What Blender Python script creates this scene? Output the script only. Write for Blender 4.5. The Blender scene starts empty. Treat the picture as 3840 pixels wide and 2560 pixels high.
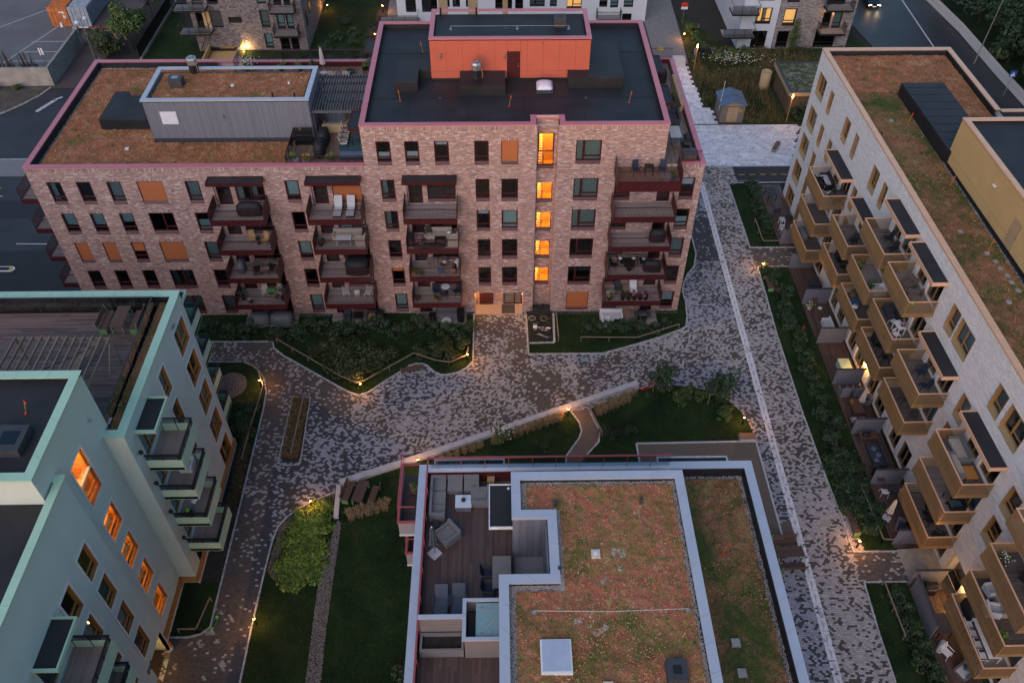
import bpy, math, random
import numpy as np
from mathutils import Vector, Matrix
R = math.radians
SC = bpy.context.scene
COL = SC.collection

# ------------------------------------------------------------------ camera
cam = bpy.data.objects.new('camera', bpy.data.cameras.new('camera'))
COL.objects.link(cam)
cam.data.sensor_width = 36.0
cam.data.lens = 29.864
cam.data.clip_end = 600.0
cam.matrix_world = Matrix(((0.999845, 0.010362, -0.014268, 0.354),
                           (-0.017393, 0.712757, -0.701195, -55.751),
                           (0.002904, 0.701334, 0.712827, 52.838),
                           (0, 0, 0, 1)))
SC.camera = cam
# ------------------------------------------------------------------ sky, sun, exposure
W = bpy.data.worlds.new('World'); SC.world = W; W.use_nodes = True
nt = W.node_tree; nt.nodes.clear()
SUN_EL, SUN_AZ = 2.0, 200.0          # low evening sun behind the camera, veiled by cloud
sky = nt.nodes.new('ShaderNodeTexSky'); sky.sky_type = 'NISHITA'; sky.sun_disc = False
sky.sun_elevation = R(SUN_EL); sky.sun_rotation = R(SUN_AZ); sky.dust_density = 1.0; sky.ozone_density = 2.5
bg = nt.nodes.new('ShaderNodeBackground'); bg.inputs[1].default_value = 0.15
wo = nt.nodes.new('ShaderNodeOutputWorld')
nt.links.new(sky.outputs[0], bg.inputs[0]); nt.links.new(bg.outputs[0], wo.inputs[0])
sun = bpy.data.objects.new('sun', bpy.data.lights.new('sun', 'SUN'))
COL.objects.link(sun)
sun.data.energy = 0.5; sun.data.angle = R(60); sun.data.color = (1.0, 0.84, 0.82)
sun.rotation_euler = (R(90 - 38), 0, R(180 - SUN_AZ))
SC.view_settings.view_transform = 'Standard'; SC.view_settings.look = 'None'
SC.view_settings.gamma = 1.0; SC.view_settings.use_curve_mapping = False
SC.view_settings.exposure = 2.15
SC.cycles.max_bounces = 6; SC.cycles.transparent_max_bounces = 12
SC.cycles.sample_clamp_indirect = 4.0

# ------------------------------------------------------------------ materials
def M(name, col, rough=0.65, metal=0.0, var=0.18, vs=3.0, bump=0.0, bs=40.0, attr=False, spec=0.4, fine=0.0):
    m = bpy.data.materials.new(name); m.use_nodes = True
    t = m.node_tree; b = t.nodes['Principled BSDF']; N = t.nodes.new; L = t.links.new
    b.inputs['Roughness'].default_value = rough; b.inputs['Metallic'].default_value = metal
    b.inputs['Specular IOR Level'].default_value = spec
    tc = N('ShaderNodeTexCoord')
    if attr:
        a = N('ShaderNodeAttribute'); a.attribute_name = 'Col'; src = a.outputs['Color']
    else:
        a = N('ShaderNodeRGB'); a.outputs[0].default_value = (*col, 1); src = a.outputs[0]
    n = N('ShaderNodeTexNoise'); n.inputs['Scale'].default_value = vs; n.inputs['Detail'].default_value = 6
    L(tc.outputs['Object'], n.inputs['Vector'])
    mr = N('ShaderNodeMapRange'); mr.inputs[1].default_value = 0.25; mr.inputs[2].default_value = 0.75
    mr.inputs[3].default_value = 1 - var; mr.inputs[4].default_value = 1 + var
    L(n.outputs['Fac'], mr.inputs[0])
    mx = N('ShaderNodeVectorMath'); mx.operation = 'SCALE'
    L(src, mx.inputs[0]); L(mr.outputs[0], mx.inputs['Scale'])
    L(mx.outputs[0], b.inputs['Base Color'])
    if bump:
        n2 = N('ShaderNodeTexNoise'); n2.inputs['Scale'].default_value = bs; n2.inputs['Detail'].default_value = 4
        L(tc.outputs['Object'], n2.inputs['Vector'])
        bp = N('ShaderNodeBump'); bp.inputs['Strength'].default_value = bump; bp.inputs['Distance'].default_value = 0.02
        L(n2.outputs['Fac'], bp.inputs['Height']); L(bp.outputs[0], b.inputs['Normal'])
    return m

def ramp_mat(name, stops, scale=0.9, fine=9.0, mixf=0.45, rough=0.9, bump=0.6, bscale=22, patch=None, pscale=.33, pat=(.52, .66)):
    """patchy growth: colour ramp over a large noise broken up by a fine one"""
    m = bpy.data.materials.new(name); m.use_nodes = True
    t = m.node_tree; b = t.nodes['Principled BSDF']; N = t.nodes.new; L = t.links.new
    b.inputs['Roughness'].default_value = rough; b.inputs['Specular IOR Level'].default_value = 0.15
    tc = N('ShaderNodeTexCoord')
    n1 = N('ShaderNodeTexNoise'); n1.inputs['Scale'].default_value = scale; n1.inputs['Detail'].default_value = 8
    n1.inputs['Roughness'].default_value = 0.68; n1.inputs['Distortion'].default_value = 0.6
    n2 = N('ShaderNodeTexNoise'); n2.inputs['Scale'].default_value = fine; n2.inputs['Detail'].default_value = 5
    n2.inputs['Roughness'].default_value = 0.75
    for n in (n1, n2): L(tc.outputs['Object'], n.inputs['Vector'])
    ma = N('ShaderNodeMath'); ma.operation = 'MULTIPLY_ADD'; ma.inputs[1].default_value = mixf
    mb_ = N('ShaderNodeMath'); mb_.operation = 'MULTIPLY'; mb_.inputs[1].default_value = 1 - mixf
    L(n1.outputs['Fac'], mb_.inputs[0]); L(n2.outputs['Fac'], ma.inputs[0]); L(mb_.outputs[0], ma.inputs[2])
    cr = N('ShaderNodeValToRGB'); e = cr.color_ramp.elements
    while len(e) < len(stops): e.new(0.5)
    for i, (p, c) in enumerate(stops): e[i].position = p; e[i].color = (*c, 1)
    mr = N('ShaderNodeMapRange'); mr.inputs[1].default_value = 0.33; mr.inputs[2].default_value = 0.67; L(ma.outputs[0], mr.inputs[0])
    L(mr.outputs[0], cr.inputs[0]); src = cr.outputs[0]
    if patch:
        n4 = N('ShaderNodeTexNoise'); n4.inputs['Scale'].default_value = pscale; n4.inputs['Detail'].default_value = 7; n4.inputs['Roughness'].default_value = .65; n4.inputs['Distortion'].default_value = .8
        L(tc.outputs['Object'], n4.inputs['Vector']); m4 = N('ShaderNodeMapRange'); m4.inputs[1].default_value, m4.inputs[2].default_value = pat; L(n4.outputs['Fac'], m4.inputs[0])
        mm = N('ShaderNodeMix'); mm.data_type = 'RGBA'; mm.inputs[7].default_value = (*patch, 1); L(m4.outputs[0], mm.inputs[0]); L(src, mm.inputs[6]); src = mm.outputs[2]
    L(src, b.inputs['Base Color'])
    n3 = N('ShaderNodeTexNoise'); n3.inputs['Scale'].default_value = bscale; n3.inputs['Detail'].default_value = 4
    L(tc.outputs['Object'], n3.inputs['Vector'])
    bp = N('ShaderNodeBump'); bp.inputs['Strength'].default_value = bump; bp.inputs['Distance'].default_value = 0.06
    L(n3.outputs['Fac'], bp.inputs['Height']); L(bp.outputs[0], b.inputs['Normal'])
    return m

def wood_mat(name, c1, c2, axis=0, rough=0.6, wet=0.0):
    """board colours come from the mesh attribute; grain runs along one axis"""
    m = bpy.data.materials.new(name); m.use_nodes = True
    t = m.node_tree; b = t.nodes['Principled BSDF']; N = t.nodes.new; L = t.links.new
    tc = N('ShaderNodeTexCoord'); mp = N('ShaderNodeMapping')
    s = [14, 14, 14]; s[axis] = 1.2; mp.inputs['Scale'].default_value = s
    L(tc.outputs['Object'], mp.inputs[0])
    n = N('ShaderNodeTexNoise'); n.inputs['Scale'].default_value = 2.0; n.inputs['Detail'].default_value = 6
    L(mp.outputs[0], n.inputs['Vector'])
    a = N('ShaderNodeAttribute'); a.attribute_name = 'Col'
    cr = N('ShaderNodeMix'); cr.data_type = 'RGBA'
    cr.inputs[6].default_value = (*c1, 1); cr.inputs[7].default_value = (*c2, 1)
    L(n.outputs['Fac'], cr.inputs[0])
    mu = N('ShaderNodeMix'); mu.data_type = 'RGBA'; mu.blend_type = 'MULTIPLY'; mu.inputs[0].default_value = 1
    L(cr.outputs[2], mu.inputs[6]); L(a.outputs['Color'], mu.inputs[7])
    L(mu.outputs[2], b.inputs['Base Color'])
    # damp patches: glossier
    n2 = N('ShaderNodeTexNoise'); n2.inputs['Scale'].default_value = 0.7; n2.inputs['Detail'].default_value = 3
    L(tc.outputs['Object'], n2.inputs['Vector'])
    mr = N('ShaderNodeMapRange'); mr.inputs[1].default_value = 0.4; mr.inputs[2].default_value = 0.6
    mr.inputs[3].default_value = rough; mr.inputs[4].default_value = rough - wet
    L(n2.outputs['Fac'], mr.inputs[0]); L(mr.outputs[0], b.inputs['Roughness'])
    b.inputs['Specular IOR Level'].default_value = 0.35
    return m

def emit_mat(name, col, strength):
    m = bpy.data.materials.new(name); m.use_nodes = True
    b = m.node_tree.nodes['Principled BSDF']
    b.inputs['Base Color'].default_value = (*col, 1)
    b.inputs['Emission Color'].default_value = (*col, 1); b.inputs['Emission Strength'].default_value = strength
    return m

def glass_mat(name, tint, refl=1.0):
    m = bpy.data.materials.new(name); m.use_nodes = True
    t = m.node_tree; t.nodes.clear(); N = t.nodes.new; L = t.links.new
    o = N('ShaderNodeOutputMaterial'); mx = N('ShaderNodeMixShader')
    tr = N('ShaderNodeBsdfTransparent'); tr.inputs[0].default_value = (*tint, 1)
    gl = N('ShaderNodeBsdfGlossy'); gl.inputs['Roughness'].default_value = 0.03; gl.inputs[0].default_value = (.95, .97, 1, 1)
    fr = N('ShaderNodeFresnel'); fr.inputs[0].default_value = 1.52
    ma = N('ShaderNodeMath'); ma.operation = 'MULTIPLY'; ma.inputs[1].default_value = refl; ma.use_clamp = True
    L(fr.outputs[0], ma.inputs[0]); L(ma.outputs[0], mx.inputs[0]); L(tr.outputs[0], mx.inputs[1]); L(gl.outputs[0], mx.inputs[2])
    L(mx.outputs[0], o.inputs[0])
    return m

WHITE = (1, 1, 1)
m_red = M('dark red lacquered metal', (.058, .0095, .012), .42, var=.1)
m_redcap = M('red coping metal', (.54, .19, .225), .38, .2, var=.06, vs=.6)
m_redbrick = M('red brick', WHITE, .85, attr=True, var=.22, vs=14)
m_redmort = M('pink mortar', (.52, .41, .375), .9, var=.15)
m_whbrick = M('pale brick', WHITE, .85, attr=True, var=.2, vs=12)
m_whmort = M('pale mortar', (.66, .65, .66), .9)
m_grbrick = M('grey brick', WHITE, .85, attr=True, var=.2, vs=12)
m_grmort = M('grey mortar', (.13, .115, .115), .9)
m_felt = M('black roofing felt', (.020, .0195, .0225), .6, var=.4, vs=.5, bump=.15, bs=60)
m_feltw = M('black standing upstand felt', (.014, .015, .019), .6, var=.3, vs=2)
m_orange = M('orange facade board', (.45, .11, .07), .55, var=.05, vs=.8)
m_screen = M('orange sun screen fabric', (.40, .125, .045), .8, var=.05, vs=30)
m_gold = M('gold anodised metal', (.37, .24, .115), .4, .35, var=.1, vs=.7)
m_goldd = M('gold slat metal', (.29, .185, .088), .4, .35, var=.12)
m_copg = M('pale copper coping', (.70, .43, .275), .42, .2, var=.06, vs=.6)
m_green = M('mint render', (.47, .55, .505), .85, var=.05, vs=.8, bump=.08, bs=120)
m_mint = M('mint lacquered metal', (.38, .58, .45), .4, .1, var=.06, vs=.6)
m_mintp = M('mint balcony panel', (.40, .54, .40), .5, var=.05)
m_trim = M('white window trim', (.62, .60, .62), .6, var=.05)
m_oak = M('oiled timber frame', (.40, .17, .045), .5, var=.2, vs=8)
m_grcap = M('blue grey coping metal', (.47, .50, .57), .36, .3, var=.05, vs=.7)
m_black = M('black metal', (.012, .012, .014), .45, var=.2)
m_dark = M('charcoal metal', (.045, .047, .055), .5, var=.15)
m_blackc = M('black woven cover', (.012, .013, .016), .7, var=.3, vs=5, bump=.5, bs=6)
m_greyc = M('grey cover cloth', (.10, .105, .12), .8, var=.2, vs=4, bump=.5, bs=5)
m_beige = M('beige cushion cloth', (.36, .31, .26), .9, var=.1, vs=5)
m_lgrey = M('light grey cushion cloth', (.42, .42, .44), .9, var=.1, vs=5)
m_dgrey = M('dark grey cushion cloth', (.04, .043, .055), .85, var=.15, vs=5)
m_navy = M('navy sling', (.016, .022, .045), .7, var=.15)
m_white = M('white paint', (.66, .65, .67), .5, var=.05)
m_cream = M('cream cloth', (.55, .46, .42), .9, var=.08)
m_rattan = M('rattan', (.36, .22, .11), .75, var=.3, vs=20)
m_wicker = M('grey wicker', (.145, .15, .165), .75, var=.3, vs=25, bump=.6, bs=60)
m_wick2 = M('brown wicker', (.11, .085, .075), .75, var=.3, vs=25, bump=.5, bs=60)
m_deckA = wood_mat('red brown decking', (.062, .040, .036), (.125, .082, .070), 1, .55, .25)
m_deckB = wood_mat('grey balcony decking', (.22, .19, .185), (.31, .275, .265), 1, .6, .3)
m_deckC = wood_mat('weathered terrace decking', (.09, .06, .055), (.19, .135, .12), 0, .6, .3)
m_deckD = wood_mat('brown terrace decking', (.11, .07, .05), (.22, .155, .12), 1, .55, .3)
m_clad = wood_mat('silver grey cladding', (.165, .17, .195), (.215, .22, .245), 2, .8, 0)
m_cladh = wood_mat('grey horizontal cladding', (.12, .112, .12), (.20, .185, .19), 0, .8, 0)
m_timber = wood_mat('weathered raw timber', (.13, .10, .08), (.28, .22, .175), 1, .8, 0)
m_bench = wood_mat('stained bench timber', (.075, .04, .03), (.13, .075, .058), 0, .6, .1)
m_conc = M('cast concrete', (.25, .245, .24), .9, var=.25, vs=.9, bump=.2, bs=20)
m_granite = M('pale granite', (.43, .42, .44), .7, var=.16, vs=2.2)
m_cobble = M('cobble edging', WHITE, .8, attr=True, var=.15, vs=10)
m_paver = M('clinker paver', WHITE, .72, attr=True, var=.18, vs=9)
m_bed = M('paver bedding sand', (.04, .034, .032), .95)
m_slab = M('light concrete slab', WHITE, .55, attr=True, var=.12, vs=1.5)
m_asph = M('asphalt', (.030, .031, .036), .55, var=.3, vs=.35, bump=.2, bs=90)
m_asphd = M('fresh asphalt', (.017, .017, .021), .6, var=.2, vs=.6, bump=.2, bs=90)
m_asphr = M('reddish asphalt', (.075, .055, .055), .75, var=.2, vs=.4)
m_wetroad = M('damp road asphalt', (.024, .025, .030), .5, var=.3, vs=.25)
m_lot = M('parking block paving', (.12, .12, .125), .8, var=.2, vs=.3, bump=.3, bs=25)
m_paint = M('white road paint', (.42, .42, .44), .7, var=.3, vs=3)
m_yellow = M('yellow road paint', (.55, .32, .03), .7, var=.2, vs=3)
m_soil = M('dark soil', (.022, .019, .016), .95, var=.4, vs=3, bump=.6)
m_gravel = M('gravel', WHITE, .85, attr=True, var=.2, vs=12)
m_sand = M('brown court gravel', (.125, .10, .083), .95, var=.12, vs=4, bump=.3, bs=80)
m_leaf = M('leaves', WHITE, .6, attr=True, var=.25, vs=2)
m_straw = M('straw grass', WHITE, .9, attr=True, var=.2, vs=3)
m_bark = M('bark', (.05, .04, .032), .9, var=.3, vs=9)
m_grass = ramp_mat('lawn turf', [(.15, (.006, .015, .005)), (.45, (.012, .028, .008)), (.65, (.02, .040, .011)), (.85, (.035, .055, .018))], .35, 16, .5, bump=.8, bscale=40)
m_meadow = ramp_mat('meadow ground', [(.3, (.016, .026, .009)), (.5, (.03, .042, .013)), (.66, (.055, .055, .02)), (.85, (.08, .075, .03))], .3, 8, .5)
m_sedA = ramp_mat('orange sedum', [(.12, (.06, .06, .02)), (.30, (.17, .10, .04)), (.44, (.33, .14, .065)), (.55, (.30, .085, .05)), (.66, (.40, .20, .10)), (.82, (.40, .28, .16))], 1.3, 6.0, .5, patch=(.15, .12, .035), pat=(.56, .68))
m_sedB = ramp_mat('red and olive sedum', [(.10, (.07, .075, .02)), (.27, (.16, .13, .045)), (.40, (.32, .18, .085)), (.50, (.38, .15, .08)), (.60, (.33, .075, .06)), (.72, (.40, .25, .14)), (.90, (.30, .29, .08))], 1.5, 7.0, .45, patch=(.115, .105, .03), pat=(.48, .62))
m_sedC = ramp_mat('brown green sedum', [(.12, (.04, .05, .016)), (.32, (.10, .09, .03)), (.46, (.20, .105, .055)), (.57, (.24, .085, .055)), (.68, (.27, .17, .09)), (.85, (.17, .17, .05))], 1.1, 7.0, .45, patch=(.055, .075, .02), pat=(.46, .62))
m_sedD = ramp_mat('pale roof moss', [(.32, (.03, .04, .015)), (.46, (.07, .08, .03)), (.58, (.16, .17, .12)), (.75, (.25, .25, .21))], 1.6, 7.0, .5)
m_glass = glass_mat('window glass', (.72, .80, .82), 1.6)
m_rail = glass_mat('railing glass', (.62, .66, .68), 1.6)
m_blind = M('pale blue blind', (.36, .50, .53), .8, var=.05)
m_curt = M('grey green curtain', (.24, .30, .30), .9, var=.35, vs=9)
m_wblind = M('white blind', (.50, .56, .66), .8, var=.04)
m_steel = M('galvanised steel', (.45, .46, .48), .35, .8, var=.1)
m_redrail = M('red handrail paint', (.27, .06, .07), .45, var=.06)
m_slate = M('slate grey timber', (.085, .09, .11), .6, var=.15)
m_flag = M('red plastic', (.42, .03, .018), .5, var=.05)
m_dome = M('opal dome', (.62, .60, .68), .25, var=.03)
m_bgwhite = M('white render', (.52, .55, .60), .85, var=.06, vs=.6)
m_ply = M('yellow cladding board', (.50, .34, .16), .7, var=.06, vs=.7)
m_tan = M('tan cladding', (.36, .26, .15), .7, var=.1)
m_interior = M('warm plaster', (.62, .36, .10), .8, var=.05)
m_stepw = M('pale stair', (.68, .58, .42), .7, var=.05)
m_glow = emit_mat('warm lamp glass', (1.0, .45, .10), 14.0)
m_glowW = emit_mat('bright wall lamp', (1.0, .66, .32), 22.0)
m_litroom = emit_mat('lit room wall', (1.0, .42, .08), .55)
m_litdim = emit_mat('dim lit room', (1.0, .50, .16), .22)
m_pinkf = M('pink petals', (.55, .22, .42), .8)
m_whf = M('white petals', (.62, .60, .55), .8)
m_blue = M('blue metal roof', (.10, .14, .22), .4, .2, var=.08)
m_cntO = M('rusty orange paint', (.42, .13, .03), .6, var=.35, vs=1.5)
m_cntB = M('faded grey blue paint', (.25, .30, .37), .55, var=.3, vs=1.5)
m_plateW = M('white plate', (.6, .62, .64), .5)
m_carb = M('dark car paint', (.012, .013, .016), .2, .3, var=.05)
m_rubber = M('rubber', (.015, .015, .015), .8)
m_lime = M('lime green plastic', (.12, .5, .05), .5)
m_scred = M('coral red plastic', (.6, .05, .05), .45)
m_tealc = M('teal cloth', (.035, .085, .10), .9)
m_bluec = M('blue cloth', (.04, .13, .28), .9)
m_terr = M('terracotta', (.33, .15, .11), .8)

# ------------------------------------------------------------------ mesh builder
rnd = random.Random(7)
class MB:
    def __init__(s): s.v = []; s.f = []; s.c = []
    def quad(s, a, b, c, d, col=WHITE):
        n = len(s.v); s.v += [tuple(a), tuple(b), tuple(c), tuple(d)]; s.f.append((n, n+1, n+2, n+3)); s.c.append(col)
    def poly(s, pts, z, col=WHITE):
        n = len(s.v); s.v += [(p[0], p[1], z) for p in pts]; s.f.append(tuple(range(n, n+len(pts)))); s.c.append(col)
    def hexa(s, p, col=WHITE, bottom=True):
        n = len(s.v); s.v += [tuple(q) for q in p]
        fs = [(4, 5, 6, 7), (0, 1, 5, 4), (1, 2, 6, 5), (2, 3, 7, 6), (3, 0, 4, 7)] + ([(3, 2, 1, 0)] if bottom else [])
        for f in fs: s.f.append(tuple(n+i for i in f)); s.c.append(col)
    def box(s, x0, x1, y0, y1, z0, z1, col=WHITE, bottom=True):
        s.hexa([(x0, y0, z0), (x1, y0, z0), (x1, y1, z0), (x0, y1, z0), (x0, y0, z1), (x1, y0, z1), (x1, y1, z1), (x0, y1, z1)], col, bottom)
    def rbox(s, cx, cy, lx, ly, z0, z1, a, col=WHITE):
        ca, sa = math.cos(a), math.sin(a); q = []
        for z in (z0, z1):
            for x, y in ((-lx/2, -ly/2), (lx/2, -ly/2), (lx/2, ly/2), (-lx/2, ly/2)):
                q.append((cx + x*ca - y*sa, cy + x*sa + y*ca, z))
        s.hexa(q, col)
    def prism(s, pts, z0, z1, col=WHITE):
        a = sum(pts[i][0]*pts[(i+1) % len(pts)][1] - pts[(i+1) % len(pts)][0]*pts[i][1] for i in range(len(pts)))
        if a < 0: pts = pts[::-1]
        k = len(pts); n = len(s.v)
        s.v += [(p[0], p[1], z0) for p in pts] + [(p[0], p[1], z1) for p in pts]
        s.f.append(tuple(range(n+k, n+2*k))); s.c.append(col)
        s.f.append(tuple(range(n+k-1, n-1, -1))); s.c.append(col)
        for i in range(k):
            j = (i+1) % k; s.f.append((n+i, n+j, n+k+j, n+k+i)); s.c.append(col)
    def beam(s, p, q, w, h=None, col=WHITE, up=(0, 0, 1)):
        h = h or w; p = Vector(p); q = Vector(q); d = (q-p).normalized(); u = Vector(up)
        if abs(d.dot(u)) > .95: u = Vector((0, 1, 0))
        r = d.cross(u).normalized(); u = r.cross(d).normalized(); a = []
        for e in (p, q):
            for i, j in ((-1, -1), (1, -1), (1, 1), (-1, 1)): a.append(e + r*(i*w/2) + u*(j*h/2))
        s.hexa([a[0], a[1], a[2], a[3], a[4], a[5], a[6], a[7]], col)
    def tube(s, pts, rad, n=8, col=WHITE, cap=True):
        rads = rad if isinstance(rad, (list, tuple)) else [rad]*len(pts)
        pts = [Vector(p) for p in pts]; b = len(s.v)
        for i, p in enumerate(pts):
            d = (pts[min(i+1, len(pts)-1)] - pts[max(i-1, 0)]).normalized()
            u = Vector((0, 0, 1)) if abs(d.z) < .9 else Vector((1, 0, 0))
            r = d.cross(u).normalized(); u = r.cross(d)
            for k in range(n):
                a = 2*math.pi*k/n; s.v.append(tuple(p + r*(math.cos(a)*rads[i]) + u*(math.sin(a)*rads[i])))
        for i in range(len(pts)-1):
            for k in range(n):
                j = (k+1) % n; s.f.append((b+i*n+k, b+i*n+j, b+(i+1)*n+j, b+(i+1)*n+k)); s.c.append(col)
        if cap:
            s.f.append(tuple(b+k for k in range(n-1, -1, -1))); s.c.append(col)
            e = b+(len(pts)-1)*n; s.f.append(tuple(e+k for k in range(n))); s.c.append(col)
    def lathe(s, prof, n=14, c=(0, 0, 0), col=WHITE, sx=1, sy=1):
        b = len(s.v)
        for r, z in prof:
            for k in range(n):
                a = 2*math.pi*k/n; s.v.append((c[0]+r*sx*math.cos(a), c[1]+r*sy*math.sin(a), c[2]+z))
        for i in range(len(prof)-1):
            for k in range(n):
                j = (k+1) % n; s.f.append((b+i*n+k, b+i*n+j, b+(i+1)*n+j, b+(i+1)*n+k)); s.c.append(col)
        e = b+(len(prof)-1)*n; s.f.append(tuple(e+k for k in range(n))); s.c.append(col)
    def torus(s, c, R_, r, axis='y', n=20, m=6, col=WHITE):
        b = len(s.v)
        for i in range(n):
            a = 2*math.pi*i/n
            for k in range(m):
                t = 2*math.pi*k/m; q = R_ + r*math.cos(t)
                x, y, z = q*math.cos(a), r*math.sin(t), q*math.sin(a)
                if axis == 'z': x, y, z = x, z, y
                s.v.append((c[0]+x, c[1]+y, c[2]+z))
        for i in range(n):
            for k in range(m):
                i2 = (i+1) % n; k2 = (k+1) % m
                s.f.append((b+i*m+k, b+i*m+k2, b+i2*m+k2, b+i2*m+k)); s.c.append(col)
    def mesh(s, name, mat, smooth=False):
        me = bpy.data.meshes.new(name); me.from_pydata(s.v, [], s.f)
        at = me.attributes.new('Col', 'FLOAT_COLOR', 'FACE')
        at.data.foreach_set('color', np.array([(*c, 1) for c in s.c], 'f').ravel())
        if smooth: me.polygons.foreach_set('use_smooth', [True]*len(me.polygons))
        me.materials.append(mat); me.update()
        return me

def np_mesh(name, V, F, C, mat):
    """quads from numpy arrays with one colour per face"""
    me = bpy.data.meshes.new(name)
    me.vertices.add(len(V)); me.vertices.foreach_set('co', np.asarray(V, 'f').ravel())
    me.loops.add(F.size); me.loops.foreach_set('vertex_index', np.asarray(F, 'i').ravel())
    me.polygons.add(len(F)); me.polygons.foreach_set('loop_start', np.arange(0, F.size, F.shape[1], dtype='i'))
    me.update(calc_edges=True)
    at = me.attributes.new('Col', 'FLOAT_COLOR', 'FACE')
    at.data.foreach_set('color', np.concatenate([C, np.ones((len(C), 1))], 1).astype('f').ravel())
    me.materials.append(mat); me.shade_flat()
    return me

WORLD = set()
def thing(name, label, cat, loc=(0, 0, 0), group=None, rot=0.0, world=False):
    o = bpy.data.objects.new(name, None); COL.objects.link(o); o.empty_display_size = .3
    o.location = loc; o.rotation_euler = (0, 0, rot)
    o['label'] = label; o['category'] = cat
    if group: o['group'] = group
    if world: WORLD.add(o.name)
    return o
def part(name, mb, mat, parent, smooth=False, kind=None, label=None):
    me = mb.mesh(name, mat, smooth) if isinstance(mb, MB) else mb
    o = bpy.data.objects.new(name, me); COL.objects.link(o)
    if parent is not None:
        o.parent = parent
        if parent.name in WORLD: o.matrix_parent_inverse = Matrix.Translation(-parent.location)
    if kind: o['kind'] = kind
    if label: o['label'] = label
    return o
def single(name, mb, mat, label, cat, group=None, smooth=False, loc=(0, 0, 0), rot=0):
    o = part(name, mb, mat, None, smooth); o['label'] = label; o['category'] = cat
    if group: o['group'] = group
    o.location = loc; o.rotation_euler = (0, 0, rot)
    return o
def struct(name, mb, mat, smooth=False, kind='structure'):
    o = part(name, mb, mat, None, smooth); o['kind'] = kind
    return o
def tree_copy(o, parent):
    c = o.copy(); COL.objects.link(c); c.parent = parent
    c.matrix_parent_inverse = o.matrix_parent_inverse.copy()
    for ch in o.children: tree_copy(ch, c)
    return c
def dup(o, loc, rot=0.0, label=None, group=None, scale=None):
    c = o.copy(); COL.objects.link(c); c.location = loc; c.rotation_euler = (0, 0, rot)
    if label: c['label'] = label
    if group: c['group'] = group
    if scale: c.scale = scale if isinstance(scale, tuple) else (scale,)*3
    for ch in o.children: tree_copy(ch, c)
    return c
def point(loc, e, col=(1, .42, .10), r=.06):
    l = bpy.data.objects.new('lamp_light', bpy.data.lights.new('lamp_light', 'POINT')); COL.objects.link(l)
    l.location = loc; l.data.energy = e; l.data.color = col; l.data.shadow_soft_size = r
    return l
def jit(c, a=.15):
    k = 1 + rnd.uniform(-a, a); return tuple(max(0, x*k) for x in c)
def inpoly(P, poly):
    x, y = P[:, 0], P[:, 1]; r = np.zeros(len(P), bool); n = len(poly)
    for i in range(n):
        x1, y1 = poly[i]; x2, y2 = poly[(i+1) % n]
        if y1 == y2: continue
        r ^= ((y1 > y) != (y2 > y)) & (x < (x2-x1)*(y-y1)/(y2-y1)+x1)
    return r
def vnoise(P, s, seed=0):
    """smooth value noise on points"""
    g = np.random.RandomState(seed).rand(64, 64); q = P/s; i = np.floor(q).astype(int); f = q-i; f = f*f*(3-2*f)
    a = g[i[:, 0] % 64, i[:, 1] % 64]; b = g[(i[:, 0]+1) % 64, i[:, 1] % 64]
    c = g[i[:, 0] % 64, (i[:, 1]+1) % 64]; d = g[(i[:, 0]+1) % 64, (i[:, 1]+1) % 64]
    return (a*(1-f[:, 0])+b*f[:, 0])*(1-f[:, 1])+(c*(1-f[:, 0])+d*f[:, 0])*f[:, 1]
# ================================================================== GROUND
g = MB(); g.poly([(-400, -300), (400, -300), (400, 500), (-400, 500)], -.09); struct('ground', g, m_soil)

LAWN1 = [(-27.8, -.1), (-25.5, -3.45), (-19.4, -3.5), (-19.2, -4.3), (-18.1, -5.3), (-15.5, -7.1), (-12.8, -9.0), (-12.0, -9.5), (-11.3, -9.8), (-10.5, -9.5), (-9.3, -8.3), (-8.6, -7.7), (-7.9, -7.1), (-7.3, -6.5), (-6.7, -6.3), (-6.2, -6.35), (-5.8, -6.6), (-5.2, -7.3), (-4.7, -7.6), (-4.2, -7.65), (-3.2, -7.4), (-2.4, -6.8), (-1.95, -6.1), (-1.95, -.1)]
LAWN2 = [(2.75, -.1), (2.8, -5.35), (9.2, -5.35), (11.1, -4.7), (13.8, -3.7), (16.4, -2.55), (16.9, -2.2), (17.2, -.9), (17.4, 1.1), (17.3, 2.3), (17.6, 3.6), (18.2, 4.9), (19.0, 6.0), (19.5, 7.9), (19.5, 18), (16.5, 18), (16.5, -.1)]
LAWNG = [(-30, -5.8), (-21.5, -5.9), (-20.7, -6.3), (-20.0, -6.9), (-19.4, -7.8), (-18.9, -9.3), (-18.8, -11.1), (-18.8, -27.3), (-18.8, -29.7), (-19.3, -30.2), (-20.1, -30.4), (-21.4, -30.4), (-21.4, -14), (-30, -14)]
LAWN3 = [(-11.9, -19.2), (-13.6, -20.1), (-14.6, -20.75), (-15.2, -21.4), (-15.7, -22.2), (-15.9, -23.4), (-16.0, -25.7), (-16.1, -29.9), (-16.1, -60), (12, -60), (12, -22), (-4, -19.2)]
LAWN4 = [(-11.2, -18.7), (-5.2, -16.3), (6.0, -11.75), (6.6, -12.9), (6.75, -13.8), (6.5, -14.5), (5.4, -16.2), (3.5, -30), (-4, -30), (-11.2, -21.6)]
LAWN5 = [(7.5, -11.6), (11.9, -9.4), (15.5, -9.2), (16.6, -9.45), (17.4, -9.8), (18.8, -10.7), (19.7, -11.9), (20.15, -13.3), (20.3, -14.9), (10.9, -15.1), (10.9, -22), (5.8, -22), (7.0, -16.1), (8.0, -14.9), (8.2, -13.8), (7.8, -12.7)]
LAWN6 = [(24.95, 19.45), (24.95, 9.0), (25.0, 8.75), (30.3, 8.75), (30.4, 19.45)]
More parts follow.
